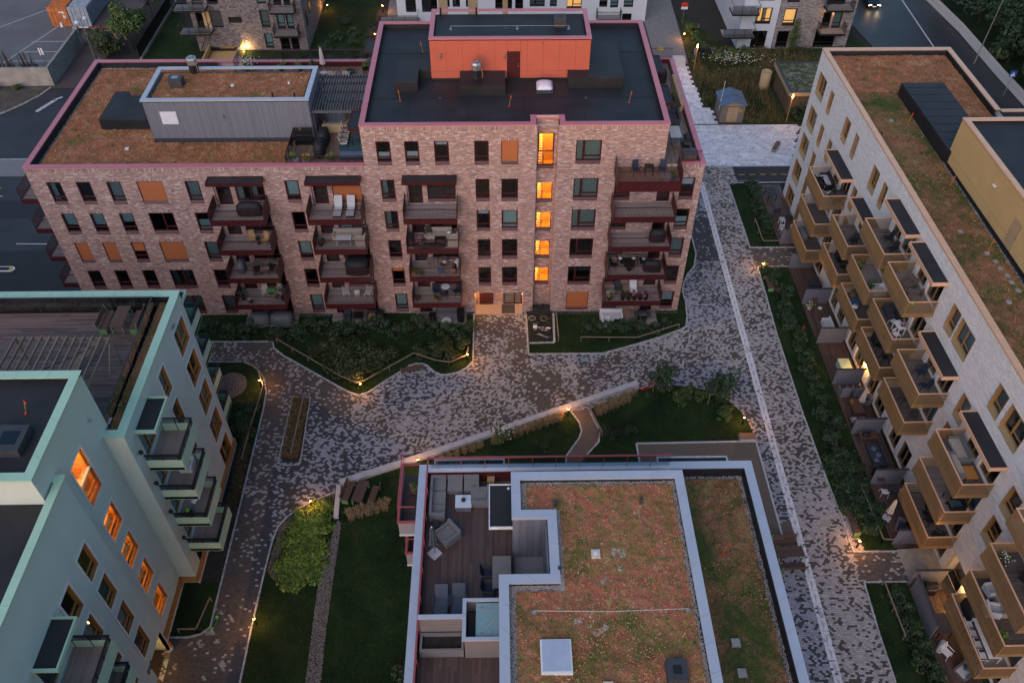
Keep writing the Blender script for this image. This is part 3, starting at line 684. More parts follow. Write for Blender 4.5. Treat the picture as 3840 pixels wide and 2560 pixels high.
GL = dict(blind=m_blind, curtain=m_curt, white=m_wblind)
def window(root, pl, u0, u1, z0, z1, fmat, style='', d=-.10, split=None, transom=.42, sill=True, smat=None, sillh=.22, fw=.07, name='window', glass=None, lit=None):
    """frame > pane, sill, blind ... in an opening u0..u1, z0..z1"""
    b = MB(); zb = z0 + (sillh if sill else 0)
    if style == 'screen':
        b = MB(); pbox(b, pl, u0, u0+.05, zb, z1, d-.05, d+.05); pbox(b, pl, u1-.05, u1, zb, z1, d-.05, d+.05); pbox(b, pl, u0+.05, u1-.05, z1-.06, z1, d-.05, d+.05)
        w = part(name, b, fmat, root); s = MB(); pbox(s, pl, u0+.05, u1-.05, zb, z1-.06, d-.01, d+.02); part('sun_screen', s, m_screen, w)
    else:
        for a, c in ((u0, u0+fw), (u1-fw, u1)): pbox(b, pl, a, c, zb, z1, d-.06, d+.03)
        pbox(b, pl, u0+fw, u1-fw, z1-fw, z1, d-.06, d+.03); pbox(b, pl, u0+fw, u1-fw, zb, zb+fw, d-.06, d+.03)
        cols = [(u0+fw, u1-fw)]
        if split:
            m = u0 + (u1-u0)*split; pbox(b, pl, m-.05, m+.05, zb+fw, z1-fw, d-.06, d+.035); cols = [(u0+fw, m-.05), (m+.05, u1-fw)]
        tz = []
        for i, (a, c) in enumerate(cols):
            if transom and (not split or i == len(cols)-1 or split > .6):
                pbox(b, pl, a, c, zb+transom-.045, zb+transom+.045, d-.06, d+.035)
                if len(cols) == 1 or True:
                    e = .045
                    for p, q in ((a, a+e), (c-e, c)): pbox(b, pl, p, q, zb+transom+.045, z1-fw-e, d-.055, d+.045)
                    pbox(b, pl, a, c, z1-fw-e, z1-fw, d-.055, d+.045)
        w = part(name, b, fmat, root)
        g = MB()
        for a, c in cols: pquad(g, pl, a, c, zb+fw, z1-fw, d-.03)
        part('pane', g, glass or m_glass, w)
        if lit:
            l = MB(); pquad(l, pl, u0, u1, zb, z1, d-.5); part('lit_room', l, lit, w)
        k = style.split(':'); h = z1-fw-(zb+fw)
        if k[0] in GL:
            f0, f1 = (float(k[1]), float(k[2])) if len(k) > 2 else (0, 1)
            s = MB()
            for a, c in cols: pbox(s, pl, a+.02, c-.02, zb+fw+h*f0, zb+fw+h*f1, d-.14, d-.12)
            part('blind' if k[0] != 'curtain' else 'curtain', s, GL[k[0]], w)
        elif k[0] == 'half':
            s = MB(); n = 7
            for a, c in cols:
                cw = (c-a)*.45
                for i in range(n):
                    pbox(s, pl, a+cw*i/n, a+cw*(i+.8)/n, zb+fw+.02, z1-fw, d-.16-.02*(i % 2), d-.13-.02*(i % 2))
            part('curtain', s, m_curt, w)
        elif k[0] == 'board':
            s = MB(); pbox(s, pl, u0+fw, u1-fw, zb, zb+.85, d-.12, d-.1); part('panel', s, fmat, w)
    if sill:
        s = MB(); p = [pl.P(u0, z0, -.1), pl.P(u1, z0, -.1)]
        s.hexa([pl.P(u0, z0, .045), pl.P(u1, z0, .045), pl.P(u1, z0+sillh-.06, d+.02), pl.P(u0, z0+sillh-.06, d+.02), pl.P(u0, z0+.05, .05), pl.P(u1, z0+.05, .05), pl.P(u1, zb+.005, d+.03), pl.P(u0, zb+.005, d+.03)])
        part('sill', s, smat or fmat, w)
    return w
def coping(root, pts, z, w, mat, seg=1.4, closed=False, th=.06, inner=None, drop=.14, lip=.0):
    """coping of single sheets along a polyline of outer corners; w to the left of travel is the roof side"""
    n = len(pts); m = n if closed else n-1
    V = [Vector((*p, 0)) for p in pts]
    def off(i):
        d0 = (V[i]-V[i-1]).normalized() if (closed or i > 0) else None
        d1 = (V[(i+1) % n]-V[i]).normalized() if (closed or i < n-1) else None
        d0 = d0 or d1; d1 = d1 or d0
        n0 = Vector((-d0.y, d0.x, 0)); n1 = Vector((-d1.y, d1.x, 0)); b = (n0+n1)
        return V[i] + b*(w/max(.3, b.dot(n0)))
    O = [off(i) for i in range(n)]
    for i in range(m):
        a, b_ = V[i], V[(i+1) % n]; ia, ib = O[i], O[(i+1) % n]; L = (b_-a).length; k = max(1, round(L/seg))
        for j in range(k):
            s, t = j/k, (j+1)/k; g = .006/L
            s2 = s + (g if j else 0); t2 = t - (g if j < k-1 else 0)
            p = [a.lerp(b_, s2), a.lerp(b_, t2), ia.lerp(ib, t2), ia.lerp(ib, s2)]
            dz = rnd.uniform(-.003, .003); b = MB(); Z = lambda q, zz: (q.x, q.y, zz)
            b.hexa([Z(p[0], z-drop), Z(p[1], z-drop), Z(p[2], z-drop*.6), Z(p[3], z-drop*.6), Z(p[0], z+dz), Z(p[1], z+dz), Z(p[2], z-.015+dz), Z(p[3], z-.015+dz)])
            part('coping_sheet', b, mat, root)
            if j:
                q0, q1 = a.lerp(b_, s), ia.lerp(ib, s); e = MB(); e.beam((q0.x, q0.y, z+.004), (q1.x, q1.y, z-.008), .022, .016); part('coping_seam', e, mat, root)
def sedum(root, x0, x1, y0, y1, z, mat, name='sedum', step=.13, amp=.05, seed=1, cut=None):
    nx = max(2, int((x1-x0)/step)); ny = max(2, int((y1-y0)/step))
    X, Y = np.meshgrid(np.linspace(x0, x1, nx+1), np.linspace(y0, y1, ny+1), indexing='ij')
    P = np.stack([X.ravel(), Y.ravel()], 1); rs = np.random.RandomState(seed)
    Z = z + amp*(vnoise(P+100, .45, seed)*.9 + vnoise(P+50, .2, seed+1)*.9 + rs.rand(len(P))*.35 - .8)
    V = np.concatenate([P, Z[:, None]], 1); i = np.arange(nx)[:, None]*(ny+1) + np.arange(ny)[None]
    F = np.stack([i, i+ny+1, i+ny+2, i+1], -1).reshape(-1, 4)
    if cut is not None:
        c = V[F].mean(1); F = F[~cut(c)]
    me = np_mesh(name, V, F, np.ones((len(F), 3)), mat); me.polygons.foreach_set('use_smooth', [True]*len(F))
    o = part(name, me, None, root, kind='stuff')
    pal, dn = SEDP[mat.name]; n = int((x1-x0)*(y1-y0)*dn); Q = rs.uniform((x0, y0), (x1, y1), (n, 2))
    if cut is not None: Q = Q[~cut(np.concatenate([Q, Q[:, :1]], 1))]
    n = len(Q); h = vnoise(Q+100, .5, seed)*.35 + vnoise(Q+9, 1.9, seed+3)*.65; kk = np.clip((h*2.7-.85+rs.normal(0, .06, n))*len(pal), 0, len(pal)-1).astype(int)
    s_ = rs.uniform(.025, .06, n)[:, None]; N = rs.normal(0, .55, (n, 3)) + (0, 0, 1); N /= np.linalg.norm(N, axis=1)[:, None]; A = np.cross(N, rs.normal(0, 1, (n, 3))); A /= np.linalg.norm(A, axis=1)[:, None]; B = np.cross(N, A)
    C3 = np.concatenate([Q, (z + amp*(vnoise(Q+100, .45, seed)*.9 + vnoise(Q+50, .2, seed+1)*.9 - .5) + rs.uniform(0, .05, n))[:, None]], 1)
    V = np.stack([C3-A*s_, C3-B*s_*.6, C3+A*s_, C3+B*s_*.6], 1).reshape(-1, 3)
    part(name+'_tufts', np_mesh(name+'_tufts', V, np.arange(n*4).reshape(-1, 4), np.array(pal)[kk]*rs.uniform(.68, .98, (n, 1)), m_straw), None, o, kind='stuff')
    return o
SEDP = {'orange sedum': ([(.16, .13, .045), (.26, .17, .065), (.40, .20, .09), (.46, .20, .10), (.42, .14, .08), (.52, .28, .15), (.54, .36, .22)], 90),
        'red and olive sedum': ([(.20, .17, .05), (.25, .21, .06), (.36, .25, .10), (.48, .25, .12), (.54, .23, .115), (.50, .13, .085), (.56, .18, .115), (.56, .34, .20), (.27, .25, .07)], 140),
        'brown green sedum': ([(.08, .10, .03), (.12, .13, .04), (.20, .15, .06), (.34, .17, .09), (.40, .15, .09), (.42, .24, .13), (.20, .20, .06)], 110),
        'pale roof moss': ([(.05, .06, .02), (.10, .11, .05), (.22, .22, .17)], 60)}
def deck(root, x0, x1, y0, y1, z, mat, along='x', w=.14, name='decking', singles=False, cols=((.8, .8, .8), (1, 1, 1), (1.15, 1.1, 1.05), (.9, .85, .85)), th=.03, gap=.008, pl=4.0):
    b = MB(); lo, hi, a0, a1 = (y0, y1, x0, x1) if along == 'x' else (x0, x1, y0, y1)
    n = max(1, round((hi-lo)/w)); w = (hi-lo)/n; objs = []
    for i in range(n):
        p, q = lo+i*w+gap/2, lo+(i+1)*w-gap/2; s = a0
        while s < a1 - .01:
            e = min(a1, s + pl*rnd.uniform(.6, 1.1)); e = a1 if a1-e < .5 else e; c = jit(rnd.choice(cols), .12); zz = z + rnd.uniform(-.003, .003)
            t = MB() if singles else b
            if along == 'x': t.box(s+.003, e-.003, p, q, z-th, zz, c, False)
            else: t.box(p, q, s+.003, e-.003, z-th, zz, c, False)
            if singles: part('plank', t, mat, root)
            s = e
    if not singles: return part(name, b, mat, root)
def railing(root, pts, z, h, mat, gap=.105, bal=.018, top=.05, panel=None, name='railing', flat=None):
    """balusters and handrail along a polyline"""
    b = MB()
    for (x0, y0), (x1, y1) in zip(pts[:-1], pts[1:]):
        L = math.hypot(x1-x0, y1-y0); n = max(1, round(L/gap)); a = math.atan2(y1-y0, x1-x0)
        for i in range(n+1):
            t = i/n; b.rbox(x0+(x1-x0)*t, y0+(y1-y0)*t, flat or bal, bal, z, z+h-top/2, a)
        b.beam((x0, y0, z+h-.02), (x1, y1, z+h-.02), top, .04)
        b.beam((x0, y0, z+.06), (x1, y1, z+.06), .03, .03)
    return part(name, b, mat, root)
def glass_rail(root, pts, z, h, mat, step=1.3, name='glass_railing'):
    b = MB(); g = MB()
    for (x0, y0), (x1, y1) in zip(pts[:-1], pts[1:]):
        L = math.hypot(x1-x0, y1-y0); n = max(1, round(L/step))
        for i in range(n+1): t = i/n; b.beam((x0+(x1-x0)*t, y0+(y1-y0)*t, z), (x0+(x1-x0)*t, y0+(y1-y0)*t, z+h), .035)
        b.beam((x0, y0, z+h), (x1, y1, z+h), .06, .05)
        g.quad((x0, y0, z+.08), (x1, y1, z+.08), (x1, y1, z+h-.04), (x0, y0, z+h-.04))
    r = part(name, b, mat, root); part('glass_sheet', g, m_rail, r); return r

# ================================================================== RED BRICK BUILDING
RB = thing('brick_apartment_building', 'red brick apartment block with dark red balconies facing the plaza', 'apartment building', (-9, 6, 0), world=True)
RF = Plane((0, 0, 0), (1, 0, 0), (0, -1, 0))
ROWS = [14.33, 11.33, 8.33, 5.33, 2.33]
rw = []    # (u0,u1,ztop,style,split)
for r, st in zip(ROWS, (['half', '', 'curtain', 'screen', 'curtain', 'blind:.2:1'], ['blind:.3:1', 'blind:.3:1', 'blind:.45:1', '', 'blind:0:.55', ''], ['screen', 'screen', 'scr', 'screen', 'blind', 'blind:.1:1'],
                        ['', '', '', 'half', '', ''], ['', '', '', 'blind', 'blind', 'blind'])):
    for (u, w), s in zip(((-34.83, 1.1), (-32.55, 1.1), (-30.2, 1.1), (-27.85, 2.0), (-24.13, 1.1), (-16.38, 1.1)), st): rw.append((u, u+w, r, s, .55 if w > 1.5 else None))
for r, st in zip([17.78] + ROWS, (['white:.1:.42', 'white:.1:.45', 'white:.78:1', '', 'screen', 'curtain'], ['half', '', '', '', '', 'curtain'], ['half', '', '', 'white:.75:1', 'blind', 'curtain'], ['', '', '', '', '', ''], ['scr', '', '', '', '', ''], ['blind', '', '', '', '', 'screen'])):
    cs = [(-8.89, 1.1), (-6.74, 1.1), (-4.49, 1.12), (-1.44, 1.1), (.6, 1.32), (6.3, 1.97)]
    for i, ((u, w), s) in enumerate(zip(cs, st)):
        if i in (1, 2) and r < 17: continue
        if r < 3 and i in (3, 4): continue
        rw.append((u, u+w, r, s, .3 if w > 1.5 else None))
for r, s in zip(ROWS, ('white:.6:1', 'blind:0:.5', 'curtain', '', 'white:.35:1')): rw.append((14.76, 15.9, r, s, None))
rholes = [(a, b, t-2.1, t) for a, b, t, s, k in rw]
BALX = [(-22.2, -17.95), (-14.6, -10.35), (-7.12, -2.9), (9.38, 14.3)]
FL = [12.0, 9.0, 6.0, 3.0, 0.0]
dh = []
for ci, (x0, x1) in enumerate(BALX):
    for F in FL:
        if ci < 3:
            dh.append((x0+.35, x0+1.47, F+.02, F+2.3, 'door', ci, F)); dh.append((x0+1.85, x1-.12, F+.22, F+2.3, 'win', ci, F))
        else:
            dh.append((13.0, 14.05, F+.02, F+2.3, 'door', ci, F)); dh.append((9.55, 10.85, F+.25, F+2.3, 'win', ci, F))
allh = rholes + [h[:4] for h in dh] + [(-1.82, 2.42, 0, 2.32), (3.3, 4.94, -1, 30)]
RPAL = [(.40, .245, .21), (.375, .225, .195), (.42, .265, .235), (.36, .215, .185), (.43, .30, .265), (.40, .24, .20), (.56, .45, .41), (.29, .20, .185), (.385, .23, .19), (.22, .165, .165), (.47, .34, .30)]
hl = [h for h in allh]
wall(RB, RF, -36.05, -9.94, 0, 15.58, [h for h in hl if h[1] < -9.9], m_redmort)
wall(RB, RF, -9.94, 16.42, 0, 15.58, [h for h in hl if -9.94 < h[0] and h[0] != 3.3 and h[2] < 15] + [(3.3, 4.94, 0, 15.58)], m_redmort)
wall(RB, RF, -9.94, 13.2, 15.58, 19.02, [h for h in hl if h[0] != 3.3 and h[2] > 15.58] + [(3.3, 4.94, 15.58, 19.02)], m_redmort)
bricks(RB, RF, -36.05, 16.42, 0, 15.5, [h for h in hl], RPAL, m_redbrick, seed=3)
bricks(RB, RF, -9.94, 13.2, 15.5, 18.95, [h for h in hl if h[3] > 15.5], RPAL, m_redbrick, singles=300, key=lambda s: -s[2] + abs(s[0]-1)*.02, seed=4)
# upright course above every window and under the coping
sold = MB()
for (a, b_, t, s, k) in rw:
    u = a-.06
    while u < b_+.04: pbox(sold, RF, u, u+.06, t+.03, t+.26, 0, .03, jit(rnd.choice(RPAL), .15)); u += .075
for (x0, x1, z) in ((-36, -9.98, 15.28), (-9.9, 3.26, 18.72), (4.98, 13.15, 18.72), (13.25, 16.4, 15.28)):
    u = x0
    while u < x1: pbox(sold, RF, u, u+.06, z, z+.24, 0, .032, jit(rnd.choice(RPAL), .15)); u += .075
part('soldier_course', sold, m_redbrick, RB, kind='stuff')
for (a, b_, t, s, k) in rw:
    w = window(RB, RF, a, b_, t-2.1, t, m_red, 'screen' if s == 'screen' else ('' if s == 'scr' else s), split=k)
    if s == 'scr': q = MB(); pbox(q, RF, a+.06, b_-.06, t-(.95 if a < -20 else .4), t-.03, -.08, -.06); part('sun_screen', q, m_screen, w)
for a, b_, z0, z1, kd, ci, F in dh:
    if kd == 'door':
        w = window(RB, RF, a, b_, z0, z1, m_red, 'board', sill=False, transom=None, name='balcony_door', fw=.1)
    else:
        st = 'screen' if (ci == 1 and F == 12) else ('blind' if ci == 1 and F in (9, 3) else ('curtain' if ci == 3 and F == 6 else 'half' if ci == 0 and F == 12 else ''))
        window(RB, RF, a, b_, z0, z1, m_red, st, split=.5 if ci < 3 else None, sillh=.18)
    b = MB()
# other faces, recess, roofs
o = MB()
o.quad((-36.05, 18, 0), (-36.05, 0, 0), (-36.05, 0, 15.58), (-36.05, 18, 15.58)); o.quad((16.42, 0, 0), (16.42, 18, 0), (16.42, 18, 15.58), (16.42, 0, 15.58))
o.quad((16.42, 17.05, 0), (-36.05, 17.05, 0), (-36.05, 17.05, 15.58), (16.42, 17.05, 15.58))
o.quad((-9.94, 17, 15), (-9.94, 0, 15), (-9.94, 0, 19.02), (-9.94, 17, 19.02)); o.quad((13.2, 0, 15), (13.2, 17, 15), (13.2, 17, 19.02), (13.2, 0, 19.02)); o.quad((13.2, 17.02, 15), (-9.94, 17.02, 15), (-9.94, 17.02, 19.02), (13.2, 17.02, 19.02))
part('side_wall', o, m_redmort, RB)
RR = Plane((0, .95, 0), (1, 0, 0), (0, -1, 0))
STW = [(3.45, 4.71, 14.65, 17.83), (3.45, 4.71, 11.4, 13.3), (3.45, 4.71, 8.45, 10.36), (3.45, 4.71, 5.47, 7.37), (3.45, 4.71, 2.5, 4.4)]
wall(RB, RR, 3.3, 4.94, 0, 19.3, STW, m_redmort, name='recess_wall'); bricks(RB, RR, 3.3, 4.94, 0, 19.2, STW, RPAL[:4] + RPAL[6:], m_redbrick, seed=9)
for x, s in ((3.3, 1), (4.94, -1)):
    pl = Plane((x, 0 if s > 0 else .95, 0), (0, 1 if s > 0 else -1, 0), (s, 0, 0)); wall(RB, pl, 0, .95, 0, 19.0, [], m_redmort, name='recess_side'); bricks(RB, pl, 0, .95, 0, 19.0, [], RPAL, m_redbrick, seed=11)
for i, (a, b_, z0, z1) in enumerate(STW):
    w = window(RB, RR, a, b_, z0, z1, m_red, '', sill=True, transom=1.3 if i == 0 else None, fw=.06, name='stair_window', glass=m_glass)
    # lit stairwell behind: plastered box, flight of steps on the left, handrail
    b = MB(); y0, y1 = 1.12, 2.9; x0, x1 = 3.32, 4.92; zl, zh = z0-.55, z1+.25
    b.quad((x0, y1, zl), (x1, y1, zl), (x1, y1, zh), (x0, y1, zh)); b.quad((x0, y0, zl), (x0, y1, zl), (x0, y1, zh), (x0, y0, zh)); b.quad((x1, y1, zl), (x1, y0, zl), (x1, y0, zh), (x1, y1, zh))
    b.quad((x0, y0, zh), (x0, y1, zh), (x1, y1, zh), (x1, y0, zh)); b.quad((x0, y0, zl), (x1, y0, zl), (x1, y1, zl), (x0, y1, zl))
    part('stairwell', b, m_interior, w); st = MB(); ns = 16 if i == 0 else 9
    for k in range(ns): st.box(3.34, 3.86, 1.2+k*.1, 1.4+k*.1, zl, zl+.25+k*.19)
    part('stair_flight', st, m_stepw, w); hr = MB(); hr.beam((3.9, 1.3, z0+.1), (3.9, 2.3, z0+1.6), .05, .07); hr.beam((3.92, 1.3, z0-.5), (3.92, 1.3, z0+.9), .05); part('handrail', hr, m_bench, w)
    point((4.35, 1.75, zh-.25), 80 if i else 120, (1, .46, .10), .12)
# entrance recess
e = MB(); e.quad((-1.82, 1.1, 0), (2.42, 1.1, 0), (2.42, 1.1, 2.32), (-1.82, 1.1, 2.32)); e.quad((-1.82, 0, 0), (-1.82, 1.1, 0), (-1.82, 1.1, 2.32), (-1.82, 0, 2.32)); e.quad((2.42, 1.1, 0), (2.42, 0, 0), (2.42, 0, 2.32), (2.42, 1.1, 2.32)); e.quad((-1.82, 0, 2.32), (-1.82, 1.1, 2.32), (2.42, 1.1, 2.32), (2.42, 0, 2.32))
er = part('entrance_recess', e, m_redmort, RB)
RE = Plane((0, 1.08, 0), (1, 0, 0), (0, -1, 0)); bricks(er, RE, -1.8, 2.4, 0, 2.3, [(-1.5, -.2, 0, 2.3), (.75, 2.4, 0, 2.3)], RPAL, m_redbrick, seed=13)
for x, s in ((-1.82, 1), (2.42, -1)):
    pl = Plane((x, 0 if s > 0 else 1.08, 0), (0, s, 0), (s, 0, 0)); bricks(er, pl, 0, 1.08, 0, 2.3, [], RPAL, m_redbrick, seed=14)
b = MB(); b.box(-1.45, -.22, .98, 1.06, .03, 2.25); d_ = part('entrance_door', b, m_red, RB); b = MB(); b.box(-.42, -.38, .9, .97, 1.0, 1.3); part('handle', b, m_steel, d_)
d2 = window(RB, RE, .72, 2.38, .04, 2.28, m_red, '', d=.04, split=.6, transom=None, sill=False, fw=.09, name='glass_entrance_door', lit=m_litdim)
b = MB(); b.box(1.1, 1.6, .95, .98, 1.35, 1.4); b.tube([(1.62, .94, .9), (1.62, .94, 1.5)], .02); part('handle', b, m_steel, d2)
b = MB(); b.box(-1.8, -1.66, .1, .28, 2.18, 2.3); part('downlight', b, m_black, er); point((-1.62, .35, 2.05), 26, (1, .42, .08), .04)
b = MB(); b.box(2.3, 2.4, .2, .34, 2.2, 2.3); part('downlight', b, m_black, er); point((2.2, .4, 2.05), 20, (1, .42, .08), .04)
for x in (1.75, 1.9):
    b = MB(); b.box(x-.035, x+.035, -.09, -.02, 2.78, 3.02); b.box(x-.035, x+.035, -.09, -.02, 2.5, 2.66); lb = part('wall_light', b, m_plateW, RB); b = MB(); b.box(x-.04, x+.04, -.1, -.02, 2.66, 2.78); part('bracket', b, m_black, lb)
def text(s, root, loc, size, rot, mat, name='house_number'):
    c = bpy.data.curves.new(name, 'FONT'); c.body = s; c.size = size; c.extrude = .012; c.materials.append(mat)
    o = bpy.data.objects.new(name, c); me = bpy.data.meshes.new_from_object(o); bpy.data.objects.remove(o)
    o = bpy.data.objects.new(name, me); COL.objects.link(o); o.location = loc; o.rotation_euler = rot
    if root:
        o.parent = root
        if root.name in WORLD: o.matrix_parent_inverse = Matrix.Translation(-root.location)
    return o
text('209', RB, (2.52, -.04, 1.85), .42, (R(90), 0, 0), M('blue grey numerals', (.16, .17, .25), .5))
# roofs
g = MB(); g.poly([(-36, .05), (-9.96, .05), (-9.96, 17), (-36, 17)], 15.1); g.poly([(13.2, .05), (16.4, .05), (16.4, 17), (13.2, 17)], 15.2)
g.poly([(-9.9, .04), (3.25, .04), (3.25, .98), (4.99, .98), (4.99, .04), (13.15, .04), (13.15, 17), (-9.9, 17)], 18.75); part('roof', g, m_felt, RB)
g = MB(); t = .42
for (x0, y0, x1, y1, z0, z1) in ((-35.62, .1, -35.6, 16.6, 15.1, 15.64), (-35.6, 16.6, -25, 16.62, 15.1, 15.64), (-35.6, .4, -15.9, .42, 15.1, 15.62), (-9.5, .4, -9.48, 16.6, 18.7, 19.1), (12.75, .4, 12.77, 16.6, 18.7, 19.1), (-9.5, 16.6, 12.75, 16.62, 18.7, 19.1), (-9.5, .4, 2.85, .42, 18.7, 19.1), (5.4, .4, 12.75, .42, 18.7, 19.1), (2.85, .4, 2.87, 1.35, 18.7, 19.1), (5.38, .4, 5.4, 1.35, 18.7, 19.1), (2.85, 1.33, 5.4, 1.35, 18.7, 19.1)): g.box(x0, x1, y0, y1, z0, z1)
part('upstand', g, m_feltw, RB)
coping(RB, [(-9.98, 17.1), (-9.98, -.06), (3.24, -.06), (3.24, .9), (5.0, .9), (5.0, -.06), (13.26, -.06), (13.26, 17.1)][::1], 19.18, .42, m_redcap, closed=True)
coping(RB, [(-25.2, 17.1), (-36.1, 17.1), (-36.1, -.06), (-10.0, -.06)], 15.73, .42, m_redcap)
coping(RB, [(13.32, -.06), (16.48, -.06), (16.48, 17.1), (13.3, 17.1)], 15.7, .42, m_redcap) if False else coping(RB, [(14.4, -.06), (16.48, -.06), (16.48, 17.1), (13.3, 17.1)], 15.7, .4, m_redcap)
coping(RB, [(-9.99, 17.1), (-22.9, 17.1), (-25.2, 17.1)], 15.7, .42, m_redcap)
sedum(RB, -35.3, -16.05, .6, 4.1, 15.2, m_sedA, seed=1); sedum(RB, -35.3, -27.35, 4.1, 16.3, 15.2, m_sedA, seed=2); sedum(RB, -27.35, -23.3, 9.9, 16.3, 15.2, m_sedA, seed=3)
gravel('gravel', [(-35.58, .45), (-35.3, .45), (-35.3, 16.3), (-35.58, 16.55)], 1500, base=(.24, .23, .22), z=15.12, parent=None, seed=41).parent = None
for p, n in (([(-27.3, 3.95), (-16.1, 3.95), (-16.1, 4.2), (-27.3, 4.2)], 1600), ([(-35.5, 16.3), (-25.3, 16.3), (-25.3, 16.58), (-35.5, 16.58)], 1400)): gravel('gravel', p, n, base=(.3, .29, .28), z=15.16, seed=42)

# penthouse stair tower on the high roof
b = MB(); b.box(-4.88, 7.69, 7.36, 12.4, 18.7, 21.9); ph = part('stair_tower', b, m_feltw, RB)
xs = [-4.9, -3.65, -2.35, -1.09, .2, 1.15]; 
TF = Plane((0, 7.36, 0), (1, 0, 0), (0, -1, 0))
for a, c in zip(xs[:-1], xs[1:]): 
    b = MB(); pbox(b, TF, a+.006, c-.006, 19.55, 22.1, 0, .03); part('facade_panel', b, m_orange, ph); b = MB(); pbox(b, TF, a+.006, c-.006, 18.95, 19.535, 0, .03); part('facade_panel', b, m_orange, ph)
xs = [2.2, 2.75, 4.03, 5.3, 6.55, 7.71]
for a, c in zip(xs[:-1], xs[1:]):
    b = MB(); pbox(b, TF, a+.006, c-.006, 19.55, 22.1, 0, .03); part('facade_panel', b, m_orange, ph); b = MB(); pbox(b, TF, a+.006, c-.006, 18.95, 19.535, 0, .03); part('facade_panel', b, m_orange, ph)
b = MB(); pbox(b, TF, 1.16, 2.19, 21.2, 22.1, 0, .03); part('facade_panel', b, m_orange, ph)

for x in (7.69, -4.91): b = MB(); b.box(x, x+.03, 7.36, 12.4, 18.95, 22.1); part('side_panel', b, m_orange, ph)
b = MB(); pbox(b, TF, 1.16, 2.19, 18.98, 21.18, 0, .05); dd = part('roof_door', b, m_red, ph); b = MB(); b.box(2.02, 2.1, 7.24, 7.31, 19.95, 20.02); b.box(2.02, 2.06, 7.24, 7.31, 20.15, 20.19); part('handle', b, m_steel, dd)
b = MB(); b.box(-4.5, 7.3, 7.75, 12.05, 21.95, 22.0); part('tower_roof', b, m_felt, ph)
coping(RB, [(-4.95, 12.46), (-4.95, 7.27), (7.76, 7.27), (7.76, 12.46)], 22.34, .36, m_redcap, closed=True)
for x, z in ((-4.1, 21.0), (.95, 20.95)): b = MB(); b.box(x-.06, x+.06, 7.15, 7.33, z-.12, z+.12); b.tube([(x, 7.2, z-.15), (x, 7.2, z-.3)], .05); part('wall_lamp', b, m_steel, ph)
b = MB(); b.box(3.9, 3.96, 7.2, 7.33, 21.9, 21.98); part('sensor', b, m_steel, ph)
for n, (x0, x1, y0, y1, z1) in (('roof_hatch_box', (-7.7, -5.9, 5.6, 9.2, 19.6)), ('roof_hatch_box', (-5.9, -4.92, 7.7, 9.2, 19.58)), ('duct_housing', (-2.6, .98, 4.9, 7.32, 19.6)), ('duct_housing', (6.0, 10.45, 6.0, 8.0, 19.62)), ('duct_housing', (7.75, 10.4, 8.0, 12.2, 19.61))):
    b = MB(); b.box(x0, x1, y0, y1, 18.7, z1); o_ = part(n, b, m_felt, RB); s = MB()
    k = x0+.06
    while k < x1-.02: s.box(k, k+.035, y0-.02, y0, 18.75, z1-.1); k += .1
    part('cladding_ribs', s, m_feltw, o_)
for y in (4.55, 12.0): b = MB(); b.box(-9.4, 12.7, y-.05, y+.05, 18.74, 18.775); part('felt_lap', b, m_feltw, RB)
for x in (-6.5, -2, 2.4, 7): b = MB(); b.box(x, x+.06, 1.4, 4.5, 18.74, 18.765); part('felt_lap', b, m_feltw, RB)
b = MB(); b.box(4.95, 5.9, 9.7, 10.6, 21.95, 22.75); hb = part('vent_box', b, m_dark, RB); b = MB(); b.box(5.2, 5.65, 9.95, 10.3, 22.75, 22.77); part('grille', b, m_black, hb)
def fan(loc, label, k=1.0):
    t = thing('roof_fan', label, 'roof fan', loc)
    b = MB(); b.lathe([(.42*k, 0), (.40*k, .8*k)], 4); part('duct_base', b, m_felt, t)
    b = MB(); b.lathe([(.36*k, .8*k), (.45*k, .85*k), (.45*k, 1.3*k), (.40*k, 1.42*k), (.28*k, 1.5*k), (.1*k, 1.53*k)], 8); part('fan_housing', b, m_steel, t)
    b = MB(); b.torus((0, 0, 1.5*k), .27*k, .02, 'z'); part('ring', b, m_dark, t)
    b = MB(); b.tube([(.35*k, -.3*k, 1.1*k), (.5*k, -.5*k, .6*k), (.45*k, -.45*k, .3*k)], .03); part('cable', b, m_terr, t)
    return t
fan((-1.24, 6.1, 19.6), 'silver roof fan on the black duct housing before the orange tower', .95); fan((-24.45, 9.3, 18.5), 'silver roof fan on the back edge of the sedum shed roof', .95)
t = thing('skylight_dome', 'pinkish white domed skylight on the black felt roof', 'skylight', (4.1, 5.9, 18.75))
b = MB(); b.box(-.66, .66, -.75, .75, 0, .3); part('kerb', b, m_dark, t); b = MB(); n = 8
for i in range(n):
    for j in range(n):
        f = lambda a, c: (-.64+1.28*a/n, -.72+1.44*c/n, .3+.34*(1-(2*a/n-1)**4)*(1-(2*c/n-1)**2)**.6 if 0 < c < n else .3)
        b.quad(f(i, j), f(i+1, j), f(i+1, j+1), f(i, j+1))
part('dome', b, m_dome, t, True)
def flag(loc, label, lean=.1):
    t = thing('roof_marker', label, 'marker flag', loc)
    b = MB(); b.tube([(0, 0, 0), (lean, .05, .95)], .011); part('rod', b, m_yellow, t)
    b = MB(); b.hexa([(lean-.05, .03, .7), (lean+.05, .03, .7), (lean+.05, .05, .7), (lean-.05, .05, .7), (lean-.02, .04, 1.0), (lean+.02, .04, 1.0), (lean+.02, .06, 1.0), (lean-.02, .06, 1.0)]); part('flag', b, m_flag, t)
    b = MB(); b.lathe([(.09, 0), (.08, .07), (.02, .09)], 8); part('foot', b, m_flag, t)
